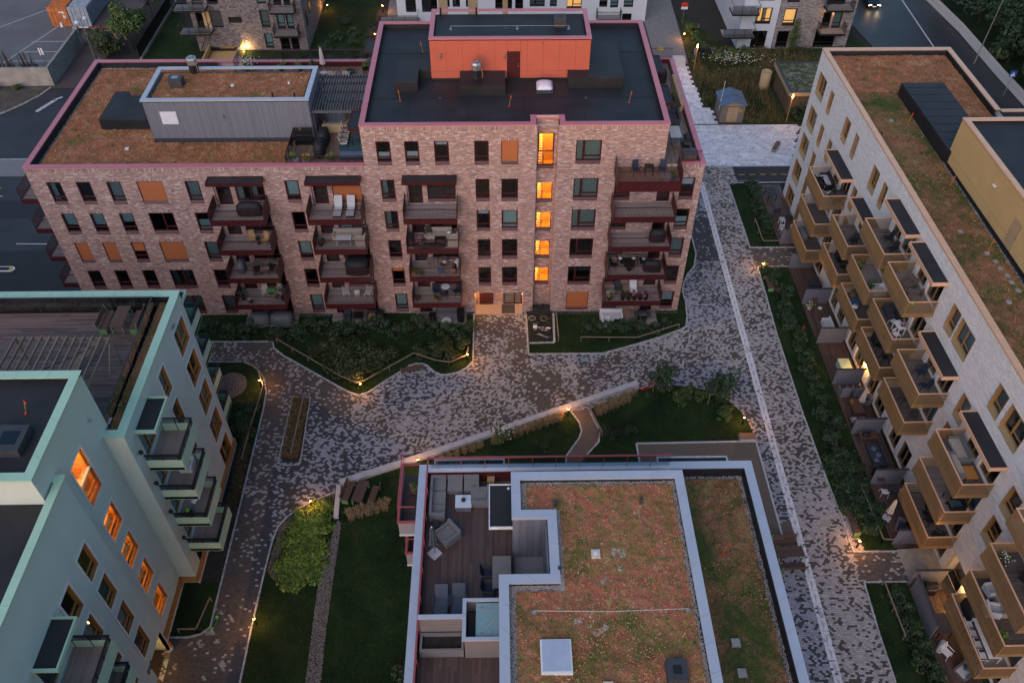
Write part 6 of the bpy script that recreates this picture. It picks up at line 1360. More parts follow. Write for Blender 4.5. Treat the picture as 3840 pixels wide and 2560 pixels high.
for i, x in enumerate((-60.4, -57.4)):
    t = thing('brush_bundle', ['bundle of dark brush stakes at the left behind the wall', 'bundle of dark brush stakes nearer the wall corner'][i], 'brush bundle', (x, 42.9, 0)); b = MB()
    for k in range(60): a = rnd.uniform(-.4, .4); b.beam((rnd.uniform(-1.3, 1.2), rnd.uniform(-.5, .5), rnd.uniform(.3, 2.2)), (rnd.uniform(-1.2, 1.4), rnd.uniform(-.5, .5), rnd.uniform(.3, 2.2)), .05)
    part('woven_twigs', b, m_bark, t); b = MB()
    for k in range(16): x0 = rnd.uniform(-1.2, 1.2); b.beam((x0, rnd.uniform(-.4, .4), 0), (x0+rnd.uniform(-.3, .3), rnd.uniform(-.4, .4), rnd.uniform(2.6, 3.9)), .05)
    part('stakes', b, m_bark, t)
bar = thing('barrier_gate', 'red and white height barrier across the lane', 'barrier', (-52, 52.2, 0), world=True)
b = MB(); b.beam((-54.4, 52.0, 2.45), (-49.3, 52.0, 2.45), .1, .12); part('white_boom', b, m_plateW, bar); b = MB(); b.beam((-52.8, 51.95, 2.46), (-50.5, 51.95, 2.46), .13, .15); part('red_boom', b, m_flag, bar)
b = MB()
for k in range(42): b.beam((-54.3+k*.12, 52, .15), (-54.3+k*.12, 52, 2.3), .02)
b.beam((-54.4, 52, .1), (-49.2, 52, .1), .08); b.beam((-51.7, 51.95, .1), (-51.7, 51.95, 2.4), .1); part('bars', b, m_black, bar); b = MB(); b.box(-52.5, -52.0, 51.85, 51.9, 2.0, 2.35); part('notice', b, m_plateW, bar)
t = thing('street_lamp', 'twin headed grey street lamp behind the sedum roof corner', 'street lamp', (-51.6, 48.2, 0)); b = MB(); b.tube([(0, 0, 0), (0, 0, 5.2)], [.08, .05]); part('pole', b, m_steel, t); b = MB(); b.beam((-.3, -.5, 5.1), (.2, .5, 5.3), .05); part('arm', b, m_steel, t)
for s in (-1, 1): b = MB(); b.lathe([(.05, 0), (.3, .06), (.3, .22), (.12, .32)], 10, (-.3 if s < 0 else .25, s*.6, 5.0)); part('lamp_head', b, m_plateW, t)
t = thing('parking_sign', 'white parking sign with a black plate below on one pole', 'sign', (-48.6, 54.6, 0)); b = MB(); b.tube([(0, 0, 0), (0, 0, 3.6)], .04); part('pole', b, m_steel, t); b = MB(); b.box(-.45, .45, -.07, -.04, 2.5, 3.7); part('sign_plate', b, m_plateW, t); b = MB(); b.box(-.3, .3, -.07, -.04, 1.75, 2.35); part('lower_plate', b, m_black, t)
text('P', t, (-.14, -.08, 2.85), .45, (R(90), 0, 0), m_black, 'letter'); b = MB(); b.torus((0, -.08, 2.05), .18, .03); part('ring_symbol', b, m_plateW, t)
b = MB(); b.box(-.3, .3, -.075, -.07, 3.45, 3.55); part('caption_line', b, m_dark, t)
t = thing('lot_sign', 'small white sign behind the retaining wall', 'sign', (-56.0, 44.4, 0)); b = MB(); b.tube([(0, 0, 0), (0, 0, 3.2)], .04); part('pole', b, m_steel, t); b = MB(); b.box(-.25, .25, -.05, -.02, 2.5, 3.4); part('sign_plate', b, m_plateW, t); b = MB(); b.box(-.05, .05, -.06, -.05, 2.5, 3.4); part('stripe', b, m_blue, t)
t = thing('lot_camera_post', 'short post with a white box camera at the wall end', 'camera post', (-55.6, 51.2, 0)); b = MB(); b.tube([(0, 0, 0), (0, 0, 3.4)], .06); part('pole', b, m_steel, t); b = MB(); b.box(-.3, .0, -.15, .1, 2.9, 3.4); part('camera_box', b, m_plateW, t)
t = thing('traffic_island_sign', 'white edged island kerb with a yellow arrow on the left street', 'traffic island', (-46.4, 6.5, 0)); b = MB()
b.prism([(-3, -.35), (.5, -.35), (.75, -.2), (.85, 0), (.75, .2), (.5, .35), (-3, .35)], 0, .1); part('kerb', b, m_plateW, t); b = MB(); b.prism([(-3, -.25), (.5, -.25), (.68, 0), (.5, .25), (-3, .25)], .1, .104); part('infill', b, m_asphd, t); b = MB(); b.prism([(.2, -.2), (.45, -.2), (.7, 0), (.45, .2), (.2, .2), (.4, 0)], .104, .12); part('arrow', b, m_yellow, t)
f = thing('board_fence', 'black board fence on a white base beside the grey brick block', 'fence', (-45.6, 55, 0), world=True)
for k in range(60): b = MB(); b.box(-45.6, -45.54, 47.6+k*.28, 47.87+k*.28, .35, 1.95); part('board', b, m_black, f)
b = MB(); b.box(-45.5, -45.3, 47.5, 65, 0, .4); part('base_wall', b, m_conc, f)
# kiosk, concrete pipe, green roofed shed
k = thing('transformer_kiosk', 'brown electrical kiosk with a blue pitched metal roof', 'kiosk', (27.6, 33.2, 0)); b = MB(); b.box(-1.35, 1.35, -1.5, 1.5, 0, 2.2); part('cabinet', b, m_tan if 0 else M('kiosk brown', (.17, .135, .11), .6), k)
b = MB(); b.hexa([(-1.55, -1.7, 2.2), (0, -1.7, 2.75), (0, 1.7, 2.75), (-1.55, 1.7, 2.2), (-1.55, -1.7, 2.26), (0, -1.7, 2.82), (0, 1.7, 2.82), (-1.55, 1.7, 2.26)]); b.hexa([(0, -1.7, 2.75), (1.55, -1.7, 2.2), (1.55, 1.7, 2.2), (0, 1.7, 2.75), (0, -1.7, 2.82), (1.55, -1.7, 2.26), (1.55, 1.7, 2.26), (0, 1.7, 2.82)]); b.beam((-1.5, 0, 2.3), (0, 0, 2.86), .05); b.beam((0, 0, 2.86), (1.5, 0, 2.3), .05); part('roof', b, m_blue, k)
b = MB(); b.prism([(-1.35, -1.49), (1.35, -1.49), (0, -1.49)], 2.2, 2.2) if False else b.hexa([(-1.3, -1.5, 2.2), (1.3, -1.5, 2.2), (1.3, 1.5, 2.2), (-1.3, 1.5, 2.2), (-.05, -1.5, 2.7), (.05, -1.5, 2.7), (.05, 1.5, 2.7), (-.05, 1.5, 2.7)]); part('gable', b, m_tan, k)
for s in (-1, 1): b = MB(); b.box(min(0, s*.62)+.01, max(0, s*.62)-.01, -1.53, -1.5, .15, 2.0); d_ = part('door', b, m_tan, k); b = MB(); b.box(s*.08-.02, s*.08+.02, -1.57, -1.53, 1.0, 1.15); part('handle', b, m_steel, d_)
b = MB(); b.box(.75, .95, -1.53, -1.51, 1.4, 1.75); part('warning_plate', b, m_yellow, k); b = MB(); b.tube([(-1.45, -.7, 1.2), (-1.3, -.6, 4.8)], .03); part('antenna', b, m_white, k)
single('concrete_pipe', (lambda b: (b.lathe([(.62, 0), (.62, 2.3), (.5, 2.3), (.5, 2.1), (.01, 2.1)], 20), b)[1])(MB()), m_tan, 'upright brown concrete pipe standing in the meadow', 'pipe', loc=(33.2, 39.6, 0), smooth=True)
s = thing('bicycle_shed', 'timber shed with a mossy flat roof beside the pale block', 'shed', (38, 37, 0), world=True)
b = MB(); x = 34.6
while x < 42: b.box(x, x+.07, 33.45, 33.53, 0, 2.5, jit((.8, .75, .7), .2)); x += .13
y = 33.5
while y < 40: b.box(34.5, 34.58, y, y+.07, 0, 2.5, jit((.6, .55, .5), .2)); y += .13
part('slats', b, m_timber, s, kind='stuff'); b = MB(); b.box(34.8, 42, 33.7, 40.2, 0, 2.45); part('dark_interior', b, m_black, s)
b = MB(); b.box(34.2, 43, 33.2, 33.26, 2.5, 2.95); b.box(34.2, 34.26, 33.26, 40.6, 2.5, 2.95); part('fascia', b, m_tan, s); b = MB(); b.box(34.26, 34.6, 33.26, 40.6, 2.9, 3.0); b.box(34.6, 43, 33.26, 33.6, 2.9, 3.0); b.box(34.6, 43, 40.3, 40.6, 2.9, 3.0); part('roof_edge', b, m_dark, s); sedum(s, 34.6, 43, 33.6, 40.3, 2.9, m_sedD, seed=71, step=.2)
def garden_lamp(loc, label, e=35):
    t = thing('garden_lamp', label, 'lamp post', loc); b = MB(); b.box(-.05, .05, -.05, .05, 0, 3.7); part('post', b, m_gold, t); b = MB(); b.box(-.055, .055, -.07, -.05, 3.2, 3.6); part('lamp_glass', b, m_glow, t); point((loc[0], loc[1]-.3, 3.4), e)
garden_lamp((34.1, 31.7, 0), 'slim golden lamp post before the mossy shed'); garden_lamp((25.3, 44.0, 0), 'slim golden lamp post beside the light slab walk')
# white picket fence along the street, lamp, crossing sign, car, bus stop sign
f = thing('picket_fence', 'long white slatted fence on the far side of the street', 'fence', (63, 50, 0), world=True); b = MB()
pts = [(62.3, 70), (62.45, 64.5), (63.25, 54), (63.35, 42), (63.6, 34.7), (64.0, 25)]; cnt = 0
for (x0, y0), (x1, y1) in zip(pts[:-1], pts[1:]):
    L = math.hypot(x1-x0, y1-y0); n = int(L/.2)
    for i in range(n):
        t = i/n; q = MB() if 30 > y0 and False else b; q.rbox(x0+(x1-x0)*t, y0+(y1-y0)*t, .03, .13, .08, 1.45, math.atan2(x1-x0, -(y1-y0))*-1 if 0 else 0)
    b.beam((x0+.03, y0, .4), (x1+.03, y1, .4), .05); b.beam((x0+.03, y0, 1.15), (x1+.03, y1, 1.15), .05)
part('pickets', b, m_white, f, kind='stuff')
t = thing('street_lamp', 'tall thin street lamp behind the white picket fence', 'street lamp', (61.9, 45.6, 0)); b = MB(); b.tube([(0, 0, 0), (.3, 0, 8.4)], [.09, .05]); part('pole', b, m_steel, t); b = MB(); b.box(-.5, .35, -.12, .12, 8.4, 8.5); part('lamp_head', b, m_plateW, t)
t = thing('crossing_sign', 'blue pedestrian crossing sign on a grey pole', 'sign', (62.1, 37.3, 0)); b = MB(); b.tube([(0, 0, 0), (0, 0, 3.4)], .04); part('pole', b, m_steel, t); b = MB(); b.box(-.42, .42, -.06, -.03, 2.6, 3.4); part('sign_plate', b, M('sign blue', (.02, .07, .35), .4), t); b = MB(); b.prism([(-.3, 2.68), (.3, 2.68), (0, 3.25)], -.065, -.062); me = b.mesh('triangle', m_plateW); me.transform(Matrix.Rotation(R(90), 4, 'X') @ Matrix.Translation((0, 0, 0))); me.transform(Matrix.Translation((0, -.13, 0))); part('white_triangle', me, None, t)
b = MB(); b.beam((0, -.075, 3.05), (0, -.075, 2.88), .07, .02); b.beam((0, -.075, 2.9), (.1, -.075, 2.72), .04, .02); b.beam((0, -.075, 2.9), (-.1, -.075, 2.72), .04, .02); b.lathe([(.04, -.02), (.04, .02)], 8, (0, -.075, 3.1)); part('walking_figure', b, m_black, t)
t = thing('stop_sign_board', 'small red and white notice sign on a thin pole by the block path', 'sign', (26.0, 57.5, 0)); b = MB(); b.tube([(0, 0, 0), (0, 0, 3.0)], .03); part('pole', b, m_steel, t); b = MB(); b.box(-.45, .45, -.05, -.02, 2.35, 2.9); part('red_plate', b, m_flag, t); b = MB(); b.box(-.45, .45, -.05, -.02, 2.0, 2.33); part('white_plate', b, m_plateW, t)
c = thing('parked_car', 'dark car with lit headlights on the wet street', 'car', (53.9, 63.6, 0))
def carloft(secs, w):
    b = MB()
    for (y0, z0, h0, w0), (y1, z1, h1, w1) in zip(secs[:-1], secs[1:]): b.hexa([(-w0, y0, z0), (w0, y0, z0), (w1, y1, z1), (-w1, y1, z1), (-w0*.93, y0, h0), (w0*.93, y0, h0), (w1*.93, y1, h1), (-w1*.93, y1, h1)])
    return b
part('body', carloft([(-2.1, .35, .62, .78), (-1.9, .25, .78, .88), (-.9, .25, .92, .9), (1.6, .25, .98, .9), (2.1, .35, .9, .82)], 0), m_carb, c); part('cabin', carloft([(-.95, .9, .93, .8), (-.25, .9, 1.42, .72), (.9, .9, 1.46, .7), (1.75, .9, 1.0, .74)], 0), m_carb, c)
b = MB(); b.quad((-.72, -.94, .95), (.72, -.94, .95), (.62, -.3, 1.4), (-.62, -.3, 1.4)); part('windscreen', b, m_glass, c)
for x in (-.82, .82):
    for y in (-1.35, 1.3): b = MB(); b.torus((0, 0, 0), .24, .09, 'y', 18, 8); me = b.mesh('wheel', m_rubber); me.transform(Matrix.Rotation(R(90), 4, 'Z')); w_ = part('wheel', me, None, c); w_.location = (x, y, .32); b = MB(); b.lathe([(.16, -.04), (.16, .04)], 12); me = b.mesh('rim', m_steel); me.transform(Matrix.Rotation(R(90), 4, 'Y')); part('rim', me, None, w_)
    b = MB(); b.box(x*.75-.16, x*.75+.16, -2.09, -2.0, .55, .68); part('headlight', b, m_glowW if x > 0 else m_glow, c)
b = MB(); b.box(-.26, .26, -2.12, -2.1, .38, .5); part('number_plate', b, m_plateW, c)
for x in (53.3, 54.5): l = point((x, 61.2, .6), 4, (1, .8, .55), .08)

# ================================================================== PLANTS
def leaf_mesh(name, n, rx, ry, rz, cols, size=(.07, .13), seed=0, clumps=10, z0=.0, flat=.35, blades=False, mat=None):
    rs = np.random.RandomState(seed); cc = rs.normal(0, .42, (clumps, 3)); cc = np.clip(cc, -.75, .75); cr = rs.uniform(.28, .55, clumps); ck = rs.uniform(.75, 1.25, clumps)
    k = rs.randint(0, clumps, n); d = rs.normal(0, 1, (n, 3)); d /= np.linalg.norm(d, axis=1)[:, None]
    P = cc[k] + d*cr[k][:, None]*rs.uniform(.6, 1, (n, 1))**.5
    P = P*np.array([rx, ry, rz]); P[:, 2] += rz; P[:, 2] = np.maximum(P[:, 2], .03) + z0
    s = rs.uniform(*size, n)[:, None]
    N = d + rs.normal(0, .6, (n, 3)) + np.array([0, 0, .6]); N /= np.linalg.norm(N, axis=1)[:, None]
    A = np.cross(N, rs.normal(0, 1, (n, 3))); A /= np.linalg.norm(A, axis=1)[:, None]; B = np.cross(N, A)
    V = np.stack([P-A*s, P+B*s*.55, P+A*s, P-B*s*.55], 1)
    C = np.array(cols)[rs.randint(0, len(cols), n)]*ck[k][:, None]*rs.uniform(.75, 1.25, (n, 1))
    return np_mesh(name, V.reshape(-1, 3), np.arange(n*4).reshape(-1, 4), C, mat or m_leaf)
DGRN = [(.020, .045, .018), (.028, .058, .022), (.016, .036, .017), (.035, .065, .022)]; MGRN = [(.045, .085, .02), (.06, .10, .022), (.035, .07, .018), (.08, .12, .025)]; YGRN = [(.10, .17, .025), (.13, .20, .03), (.075, .135, .022), (.16, .21, .035)]
OLV = [(.03, .05, .016), (.042, .06, .018), (.022, .038, .014), (.05, .06, .02)]
def stems(n, h, r, seed):
    rs = random.Random(seed); b = MB()
    for i in range(n): a = rs.uniform(0, 6.28); b.tube([(0, 0, 0), (math.cos(a)*r*.6, math.sin(a)*r*.6, h*.6), (math.cos(a)*r, math.sin(a)*r, h)], [.025, .018, .008], 5)
    return b
PROT = {}
def shrub(kind, loc, label, group, cat='shrub', scale=1, name=None):
    V = rnd.randint(0, 2); key = (kind, V)
    if key not in PROT:
        spec = {'hedge': (900, .95, .8, .62, DGRN, (.06, .12), 12), 'low': (800, .8, .75, .38, DGRN, (.05, .10), 12), 'olive': (1000, .9, .8, .5, OLV, (.05, .11), 14), 'yellow': (900, .95, .9, .2, YGRN, (.07, .13), 16), 'mid': (900, .8, .8, .5, MGRN, (.06, .12), 12), 'big': (1500, 1.3, 1.1, .75, OLV, (.07, .13), 18)}[kind]
        n, rx, ry, rz, c, sz, cl = spec
        t = thing(name or 'shrub', label, cat, (0, 0, -50)); part('foliage', leaf_mesh('foliage', n, rx, ry, rz, c, sz, seed=hash(kind) % 97 + V if 0 else len(kind)*7+V, clumps=cl), None, t); part('stems', stems(6, rz*1.2, rx*.5, V), m_bark, t); PROT[key] = t
        t.location = loc; t['label'] = label; t['category'] = cat
        if group: t['group'] = group
        t.scale = (scale,)*3; t.rotation_euler = (0, 0, rnd.uniform(0, 6)); return t
    return dup(PROT[key], loc, rnd.uniform(0, 6), label, group, scale)
G1 = 'dark shrubs along the brick facade'
for x in np.arange(-25.5, -2.2, 1.05):
    if -20.8 < x < -17.8: continue
    y = -1.9 - .9*(math.sin(x*1.3)*.5+.5); shrub('hedge', (x, y, .04), 'dark green shrub in the row ' + ('left of the grey draped furniture' if x < -20 else 'before the middle brick patio' if -14.7 < x < -10.2 else 'right of the grey draped furniture' if x < -14 else 'between the two patios left of the entrance' if x < -7 else 'before the taupe sofa patio'), G1, scale=rnd.uniform(.75, 1.05))
for x in np.arange(-19.5, -16.5, .9): shrub('hedge', (x, -3.0, .04), 'dark green shrub in the row under the brick balconies', G1, scale=.75)
for x in np.arange(8.0, 15.6, 1.0): shrub('hedge', (x, -2.5-.3*math.sin(x*2), .04), 'dark green shrub before the right hand brick patio', 'dark shrubs at the right patio', scale=rnd.uniform(.7, .95))
for i, (x, y, s_) in enumerate(((-14, -5.2, 1.0), (-12.2, -5.9, 1.15), (-10.6, -6.6, 1.1), (-12.8, -7.3, 1.0), (-11.4, -7.9, .9), (-9.5, -6.0, .95), (-15.2, -4.9, .7), (-10.5, -5.2, .8), (-12.0, -4.7, .8))): shrub('big', (x, y, .04), 'olive green bush in the low mound on the big lawn', 'olive bushes of the lawn mound', scale=s_)
for i, (x, y, s_) in enumerate(((-6.3, -5.2, .9), (-5.0, -5.5, .95), (-3.8, -5.6, .9), (-3.0, -4.6, .85), (-4.6, -4.4, .8))): shrub('olive', (x, y, .04), 'green bush by the lamp at the entrance path', 'bushes beside the entrance path', scale=s_*1.1)
for x, y, s_ in [(rnd.uniform(25.6, 26.9), y, rnd.uniform(.65, .95)) for y in np.arange(4.8, -24, -.85)]: shrub('hedge', (x, y, .04), 'dark hedge shrub between the paved walk and ' + ('the patio of the long white bench' if y > -4 else 'the pale green chest' if y > -9 else 'the cluttered patio with the pink parasol' if y > -14 else 'the charcoal corner sofa' if y > -18.5 else 'the rose white parasol'), 'hedge along the pale block', scale=s_)
for y in np.arange(19, 10, -1.0): shrub('hedge', (27.2+rnd.uniform(-.3, .3), y, .04), 'dark shrub in the hedge of the far patio lawn', 'hedge of the far lawn', scale=.8)
for y in np.arange(-28.5, -38, -.9): shrub('hedge', (27.0+rnd.uniform(-.3, .3), y, .04), 'dark shrub in the hedge beside the grill patio', 'hedge of the near lawn', scale=.8)
for x, y in [(x, y) for x in np.arange(25.7, 27.4, .8) for y in np.arange(-17.0, -22.5, -.9)]: shrub('low', (x+rnd.uniform(-.2, .2), y, .04), 'low brownish shrub in the bed above the wooden bench', 'low bed by the lower bench', scale=rnd.uniform(.7, 1))
for x in np.arange(-15.0, -11.9, .75):
    for y in np.arange(-26.5, -19.6, .75):
        if inpoly(np.array([[x, y]]), [(-12.2, -20.3), (-13.2, -20.6), (-14.8, -22.3), (-15.1, -26.4), (-14, -26.9), (-12.5, -26.6), (-12.1, -23.5)])[0]: shrub('yellow', (x+rnd.uniform(-.2, .2), y+rnd.uniform(-.2, .2), .04), 'yellow green bush at the %s of the bright bed' % ('lit tip by the bollard' if y > -22 else 'middle' if y > -24.3 else 'lawn end'), 'bright yellow green bushes', scale=rnd.uniform(.7, 1.05))
for x, y, s_ in ((-19.9, -11.5, .9), (-20, -12.8, 1), (-19.6, -13.9, .8), (-20.6, -10.9, .6), (-5.5, -33.2, 1.2), (-5.2, -35.2, 1.1), (-5.6, -37.0, 1.2), (-5.3, -38.8, 1.1), (-5.5, -40.3, 1.2), (-6.0, -34.2, .9)): shrub('hedge', (x, y, .04), 'dark bush against the mint block lawn' if x < -15 else 'dark bush along the wall below the roof terrace', 'bushes of the mint lawn' if x < -15 else 'bushes below the roof terrace', scale=s_)
for x, y, s_ in ((8.4, -13.9, .7), (9.2, -14.5, .7), (10.4, -13.9, .7), (3.6, -15.2, .8), (15.5, -10.3, .8), (16.5, -10.6, .8), (14.8, -10.9, .9), (18.7, -12.1, .6), (12.6, -10.4, .6), (18.2, -12.7, .7)): shrub('mid' if x > 14 else 'low', (x, y, .04), 'small bush at the edge of the round lawn' if x > 4 else 'small bush on the lawn below the ornamental grass', 'small bushes of the round lawn', scale=s_)
def flowers(root, pts, mat, r=.05):
    b = MB()
    for p in pts: b.lathe([(r*.2, -r*.5), (r, 0), (r*.6, r*.6)], 6, p)
    part('flowers', b, mat, root, kind='stuff')
h = shrub('mid', (.6, -14.2, .04), 'bush with white hydrangea blooms beside the seat wall', None, scale=1.0); flowers(h, [(rnd.gauss(0, .45), rnd.gauss(0, .4), rnd.uniform(.55, 1.0)) for _ in range(60)], m_whf, .07)
def tufts(name, pts, n, h=.6, cols=((.26, .18, .085), (.32, .23, .12), (.20, .13, .06), (.36, .27, .16)), spread=.3, seed=1, z=.05, w=.012, clump=.55):
    rs = np.random.RandomState(seed); T = []
    for (x0, y0, x1, y1) in pts: L = math.hypot(x1-x0, y1-y0); k = max(1, int(L/clump)); T += [(x0+(x1-x0)*(i+.5)/k, y0+(y1-y0)*(i+.5)/k) for i in range(k)]
    T = np.array(T); T = np.repeat(T, n, 0); m = len(T); a = rs.uniform(0, 6.28, m); l = rs.uniform(.5, 1.1, m)*h; o = rs.uniform(.2, 1.0, m)*spread*1.3
    B = np.stack([T[:, 0]+rs.normal(0, .1, m), T[:, 1]+rs.normal(0, .1, m), np.full(m, z)], 1); D = np.stack([np.cos(a), np.sin(a), np.zeros(m)], 1); S = np.stack([-np.sin(a), np.cos(a), np.zeros(m)], 1)*w
    Mi = B + D*(o*.35)[:, None]; Mi[:, 2] += l*.7; E = B + D*(o*1.0)[:, None]; E[:, 2] += l*.85
    V = np.stack([B-S, B+S, Mi+S*1.3, Mi-S*1.3, E], 1).reshape(-1, 3); i = np.arange(m)*5
    F = np.concatenate([np.stack([i, i+1, i+2, i+3], 1), np.stack([i+3, i+2, i+4, i+4], 1)], 0)
    C = np.array(cols)[rs.randint(0, len(cols), m)]*rs.uniform(.7, 1.2, (m, 1)); me = bpy.data.meshes.new(name)
    me.from_pydata(V.tolist(), [], F[:m].tolist() + F[m:, :3].tolist()); at = me.attributes.new('Col', 'FLOAT_COLOR', 'FACE'); at.data.foreach_set('color', np.concatenate([np.concatenate([C, C], 0), np.ones((2*m, 1))], 1).astype('f').ravel()); me.materials.append(m_straw)
    return struct(name, me, None, kind='stuff')
tufts('ornamental_grass', [(-.2, -14.7, 5.4, -12.3), (-.4, -15.0, 5.2, -12.7), (7.9, -11.8, 11.6, -10.0), (8.0, -12.3, 11.0, -10.7), (-4.5, -16.7, -1, -15.2)], 120, .7, seed=2)
tufts('ornamental_grass', [(-16.3, -10.2, -16.15, -16.2), (-15.9, -10.2, -15.75, -16.3), (-15.5, -10.3, -15.35, -16.2)], 130, .65, ((.17, .115, .05), (.22, .15, .075), (.13, .085, .04)), seed=3)
tufts('ornamental_grass', [(-11.0, -21.3, -7.8, -20.3), (-10.8, -21.7, -7.8, -20.8)], 120, .6, seed=4); tufts('ornamental_grass', [(-19.5, -13.8, -19.45, -22.6), (-19.2, -15.0, -19.15, -21.5)], 90, .6, ((.17, .12, .06), (.11, .08, .04), (.07, .075, .03)), seed=5)
tufts('ornamental_grass', [(25.9, 4.6, 26.2, 1.9), (25.6, 4.5, 25.8, 2.2)], 60, .4, ((.13, .10, .07), (.09, .075, .05)), seed=6)
# fine lawn blades
def lawn_blades():
    rs = np.random.RandomState(9); Ps = []
    for L in LAWNS:
        P = np.array(L); lo, hi = np.maximum(P.min(0), (-28, -42)), P.max(0); n = int((hi-lo).prod()*26); X = rs.uniform(lo, hi, (n, 2)); Ps.append(X[inpoly(X, L)])
    X = np.concatenate(Ps); X = X[~((X[:, 0] > -4) & (X[:, 0] < 13.7) & (X[:, 1] < -28.7))]; n = len(X); a = rs.uniform(0, 6.28, n); l = rs.uniform(.05, .11, n); D = np.stack([np.cos(a), np.sin(a)], 1)
    V = np.zeros((n, 3, 3)); V[:, 0, :2] = X - D*.035; V[:, 1, :2] = X + D*.035; V[:, 2, :2] = X + rs.normal(0, .05, (n, 2)); V[:, :2, 2] = .05; V[:, 2, 2] = .05 + l
    C = np.array([(.011, .026, .007), (.018, .036, .009), (.028, .046, .013), (.008, .02, .006)])[rs.randint(0, 4, n)]*rs.uniform(.7, 1.2, (n, 1))
    struct('grass', np_mesh('grass', V.reshape(-1, 3), np.arange(n*3).reshape(-1, 3), C, m_leaf), None, kind='stuff')
lawn_blades()
def meadow():
    rs = np.random.RandomState(12); n = 16000; X = rs.uniform((25.2, 31.6), (46, 50), (n, 2)); X = X[~((X[:, 0] > 34) & (X[:, 1] < 41)) & ~((X[:, 0] < 29.3) & (X[:, 1] < 35.2))]
    pts = X; m = len(pts); tall = vnoise(X, 2.5, 4); a = rs.uniform(0, 6.28, m); l = (.25 + .6*tall)*rs.uniform(.6, 1.2, m); S = np.stack([np.cos(a), np.sin(a)], 1)*.06
    V = np.zeros((m, 3, 3)); V[:, 0, :2] = X-S; V[:, 1, :2] = X+S; V[:, 2, :2] = X+rs.normal(0, .16, (m, 2)); V[:, :2, 2] = .04; V[:, 2, 2] = l
    pal = np.array([(.035, .055, .017), (.05, .065, .02), (.09, .08, .03), (.13, .105, .045), (.022, .04, .014)]); kk = (vnoise(X, 3.5, 8)*5*.9 + rs.rand(m)*1.2).astype(int) % 5
    struct('meadow_grass', np_mesh('meadow_grass', V.reshape(-1, 3), np.arange(m*3).reshape(-1, 3), pal[kk]*rs.uniform(.7, 1.2, (m, 1)), m_straw), None, kind='stuff')
    b = MB()
    for k in range(170): x, y = rs.normal(31, 2.2), rs.normal(46.5, 1.0); b.lathe([(.02, 0), (.09, .04), (.03, .08)], 5, (x, y, rs.uniform(.4, .8)), [(.5, .5, .5), (.42, .36, .05)][int(rs.rand() < .35)])
    struct('meadow_flowers', b, m_straw, kind='stuff')
meadow()
for x, y, s_ in ((29.5, 47.6, 1.0), (31.2, 47.9, 1.1), (33, 48.2, 1), (27, 49.5, 1.2), (26.9, 52.2, 1.2), (26.8, 55, 1.2), (36.2, 32.9, 1.4), (37.6, 32.6, 1.3), (39.0, 32.8, 1.3), (35.4, 34.3, .8), (28.6, 46.9, .9), (40, 32.6, 1.2)): shrub('mid' if y > 45 else 'hedge', (x, y, .04), 'rounded bush at the back edge of the meadow' if y > 45 else 'dark bush before the mossy shed', 'bushes at the back of the meadow' if y > 45 else 'bushes before the mossy shed', scale=s_)
for x, y in ((-21, 53), (-19, 54), (-20, 57), (-22, 50), (-18.3, 51)): shrub('hedge', (x, y, .05), 'dark bush on the lawn beside the grey brick block', 'bushes by the grey block', scale=1.0)
for x, y in ((-61, 40.3), (-58.4, 40.4), (-63.5, 38.9), (-66, 37), (-62, 36.5)): shrub('mid', (x, y, .05), 'weedy bush below the concrete retaining wall', 'weeds below the retaining wall', scale=.7)
def tree(name, label, loc, h, cr, cz, cols, n, size, seed, trunk=.12, clumps=22, group=None, stakes=False):
    t = thing(name, label, 'tree', loc, group); rs = random.Random(seed); b = MB(); b.tube([(0, 0, 0), (.05, .02, h*.35), (0, .05, h*.75)], [trunk, trunk*.7, trunk*.3], 8)
    for k in range(9): a = rs.uniform(0, 6.28); z = h*rs.uniform(.3, .65); r = cr*rs.uniform(.4, .85); b.tube([(0, .02, z), (math.cos(a)*r*.5, math.sin(a)*r*.5, z+cz*.35), (math.cos(a)*r, math.sin(a)*r, z+cz*.7)], [trunk*.4, trunk*.25, trunk*.08], 5)
    part('trunk', b, m_bark, t); part('crown', leaf_mesh('crown', n, cr, cr, cz, cols, size, seed, clumps, z0=h-2*cz), None, t)
    if stakes:
        for sx in (-1, 1): b = MB(); b.tube([(sx*.7, .1, 0), (sx*.7, .1, 1.3)], .04); part('stake', b, m_timber, t)
        b = MB(); b.beam((-.7, .1, 1.2), (.7, .1, 1.2), .06); part('crossbar', b, m_timber, t)
    return t
tree('young_tree', 'young dark leafed tree beside the red scooter', (13.6, -9.9, .04), 3.8, 1.1, 1.5, DGRN, 1500, (.08, .15), 3, .06, 16, stakes=True); tree('young_tree', 'young dark leafed tree at the tip of the round lawn', (17.9, -11.3, .04), 3.9, 1.2, 1.5, DGRN, 1600, (.08, .15), 4, .06, 17, stakes=True)
tree('roadside_tree', 'bright green tree in front of the black fence', (-47.5, 50.5, 0), 5.6, 2.2, 1.7, MGRN, 3600, (.12, .24), 5, .12); tree('roadside_tree', 'green tree at the top beside the black fence', (-46.9, 58.5, 0), 6.5, 2.3, 1.9, MGRN, 3800, (.12, .24), 6, .12); tree('roadside_tree', 'low spreading tree below the barrier', (-50.0, 49.0, 0), 3.2, 2.0, 1.3, OLV, 2600, (.12, .2), 7, .1); tree('roadside_tree', 'small green tree beside the parking sign', (-47.6, 55.0, 0), 3.4, 1.1, 1.0, MGRN, 1500, (.12, .2), 8, .08)
tree('birch_sapling', 'thin sapling before the brown brick wall', (39.0, 48.9, .05), 4.2, .7, 1.8, MGRN, 1000, (.08, .15), 9, .04)
k = 0
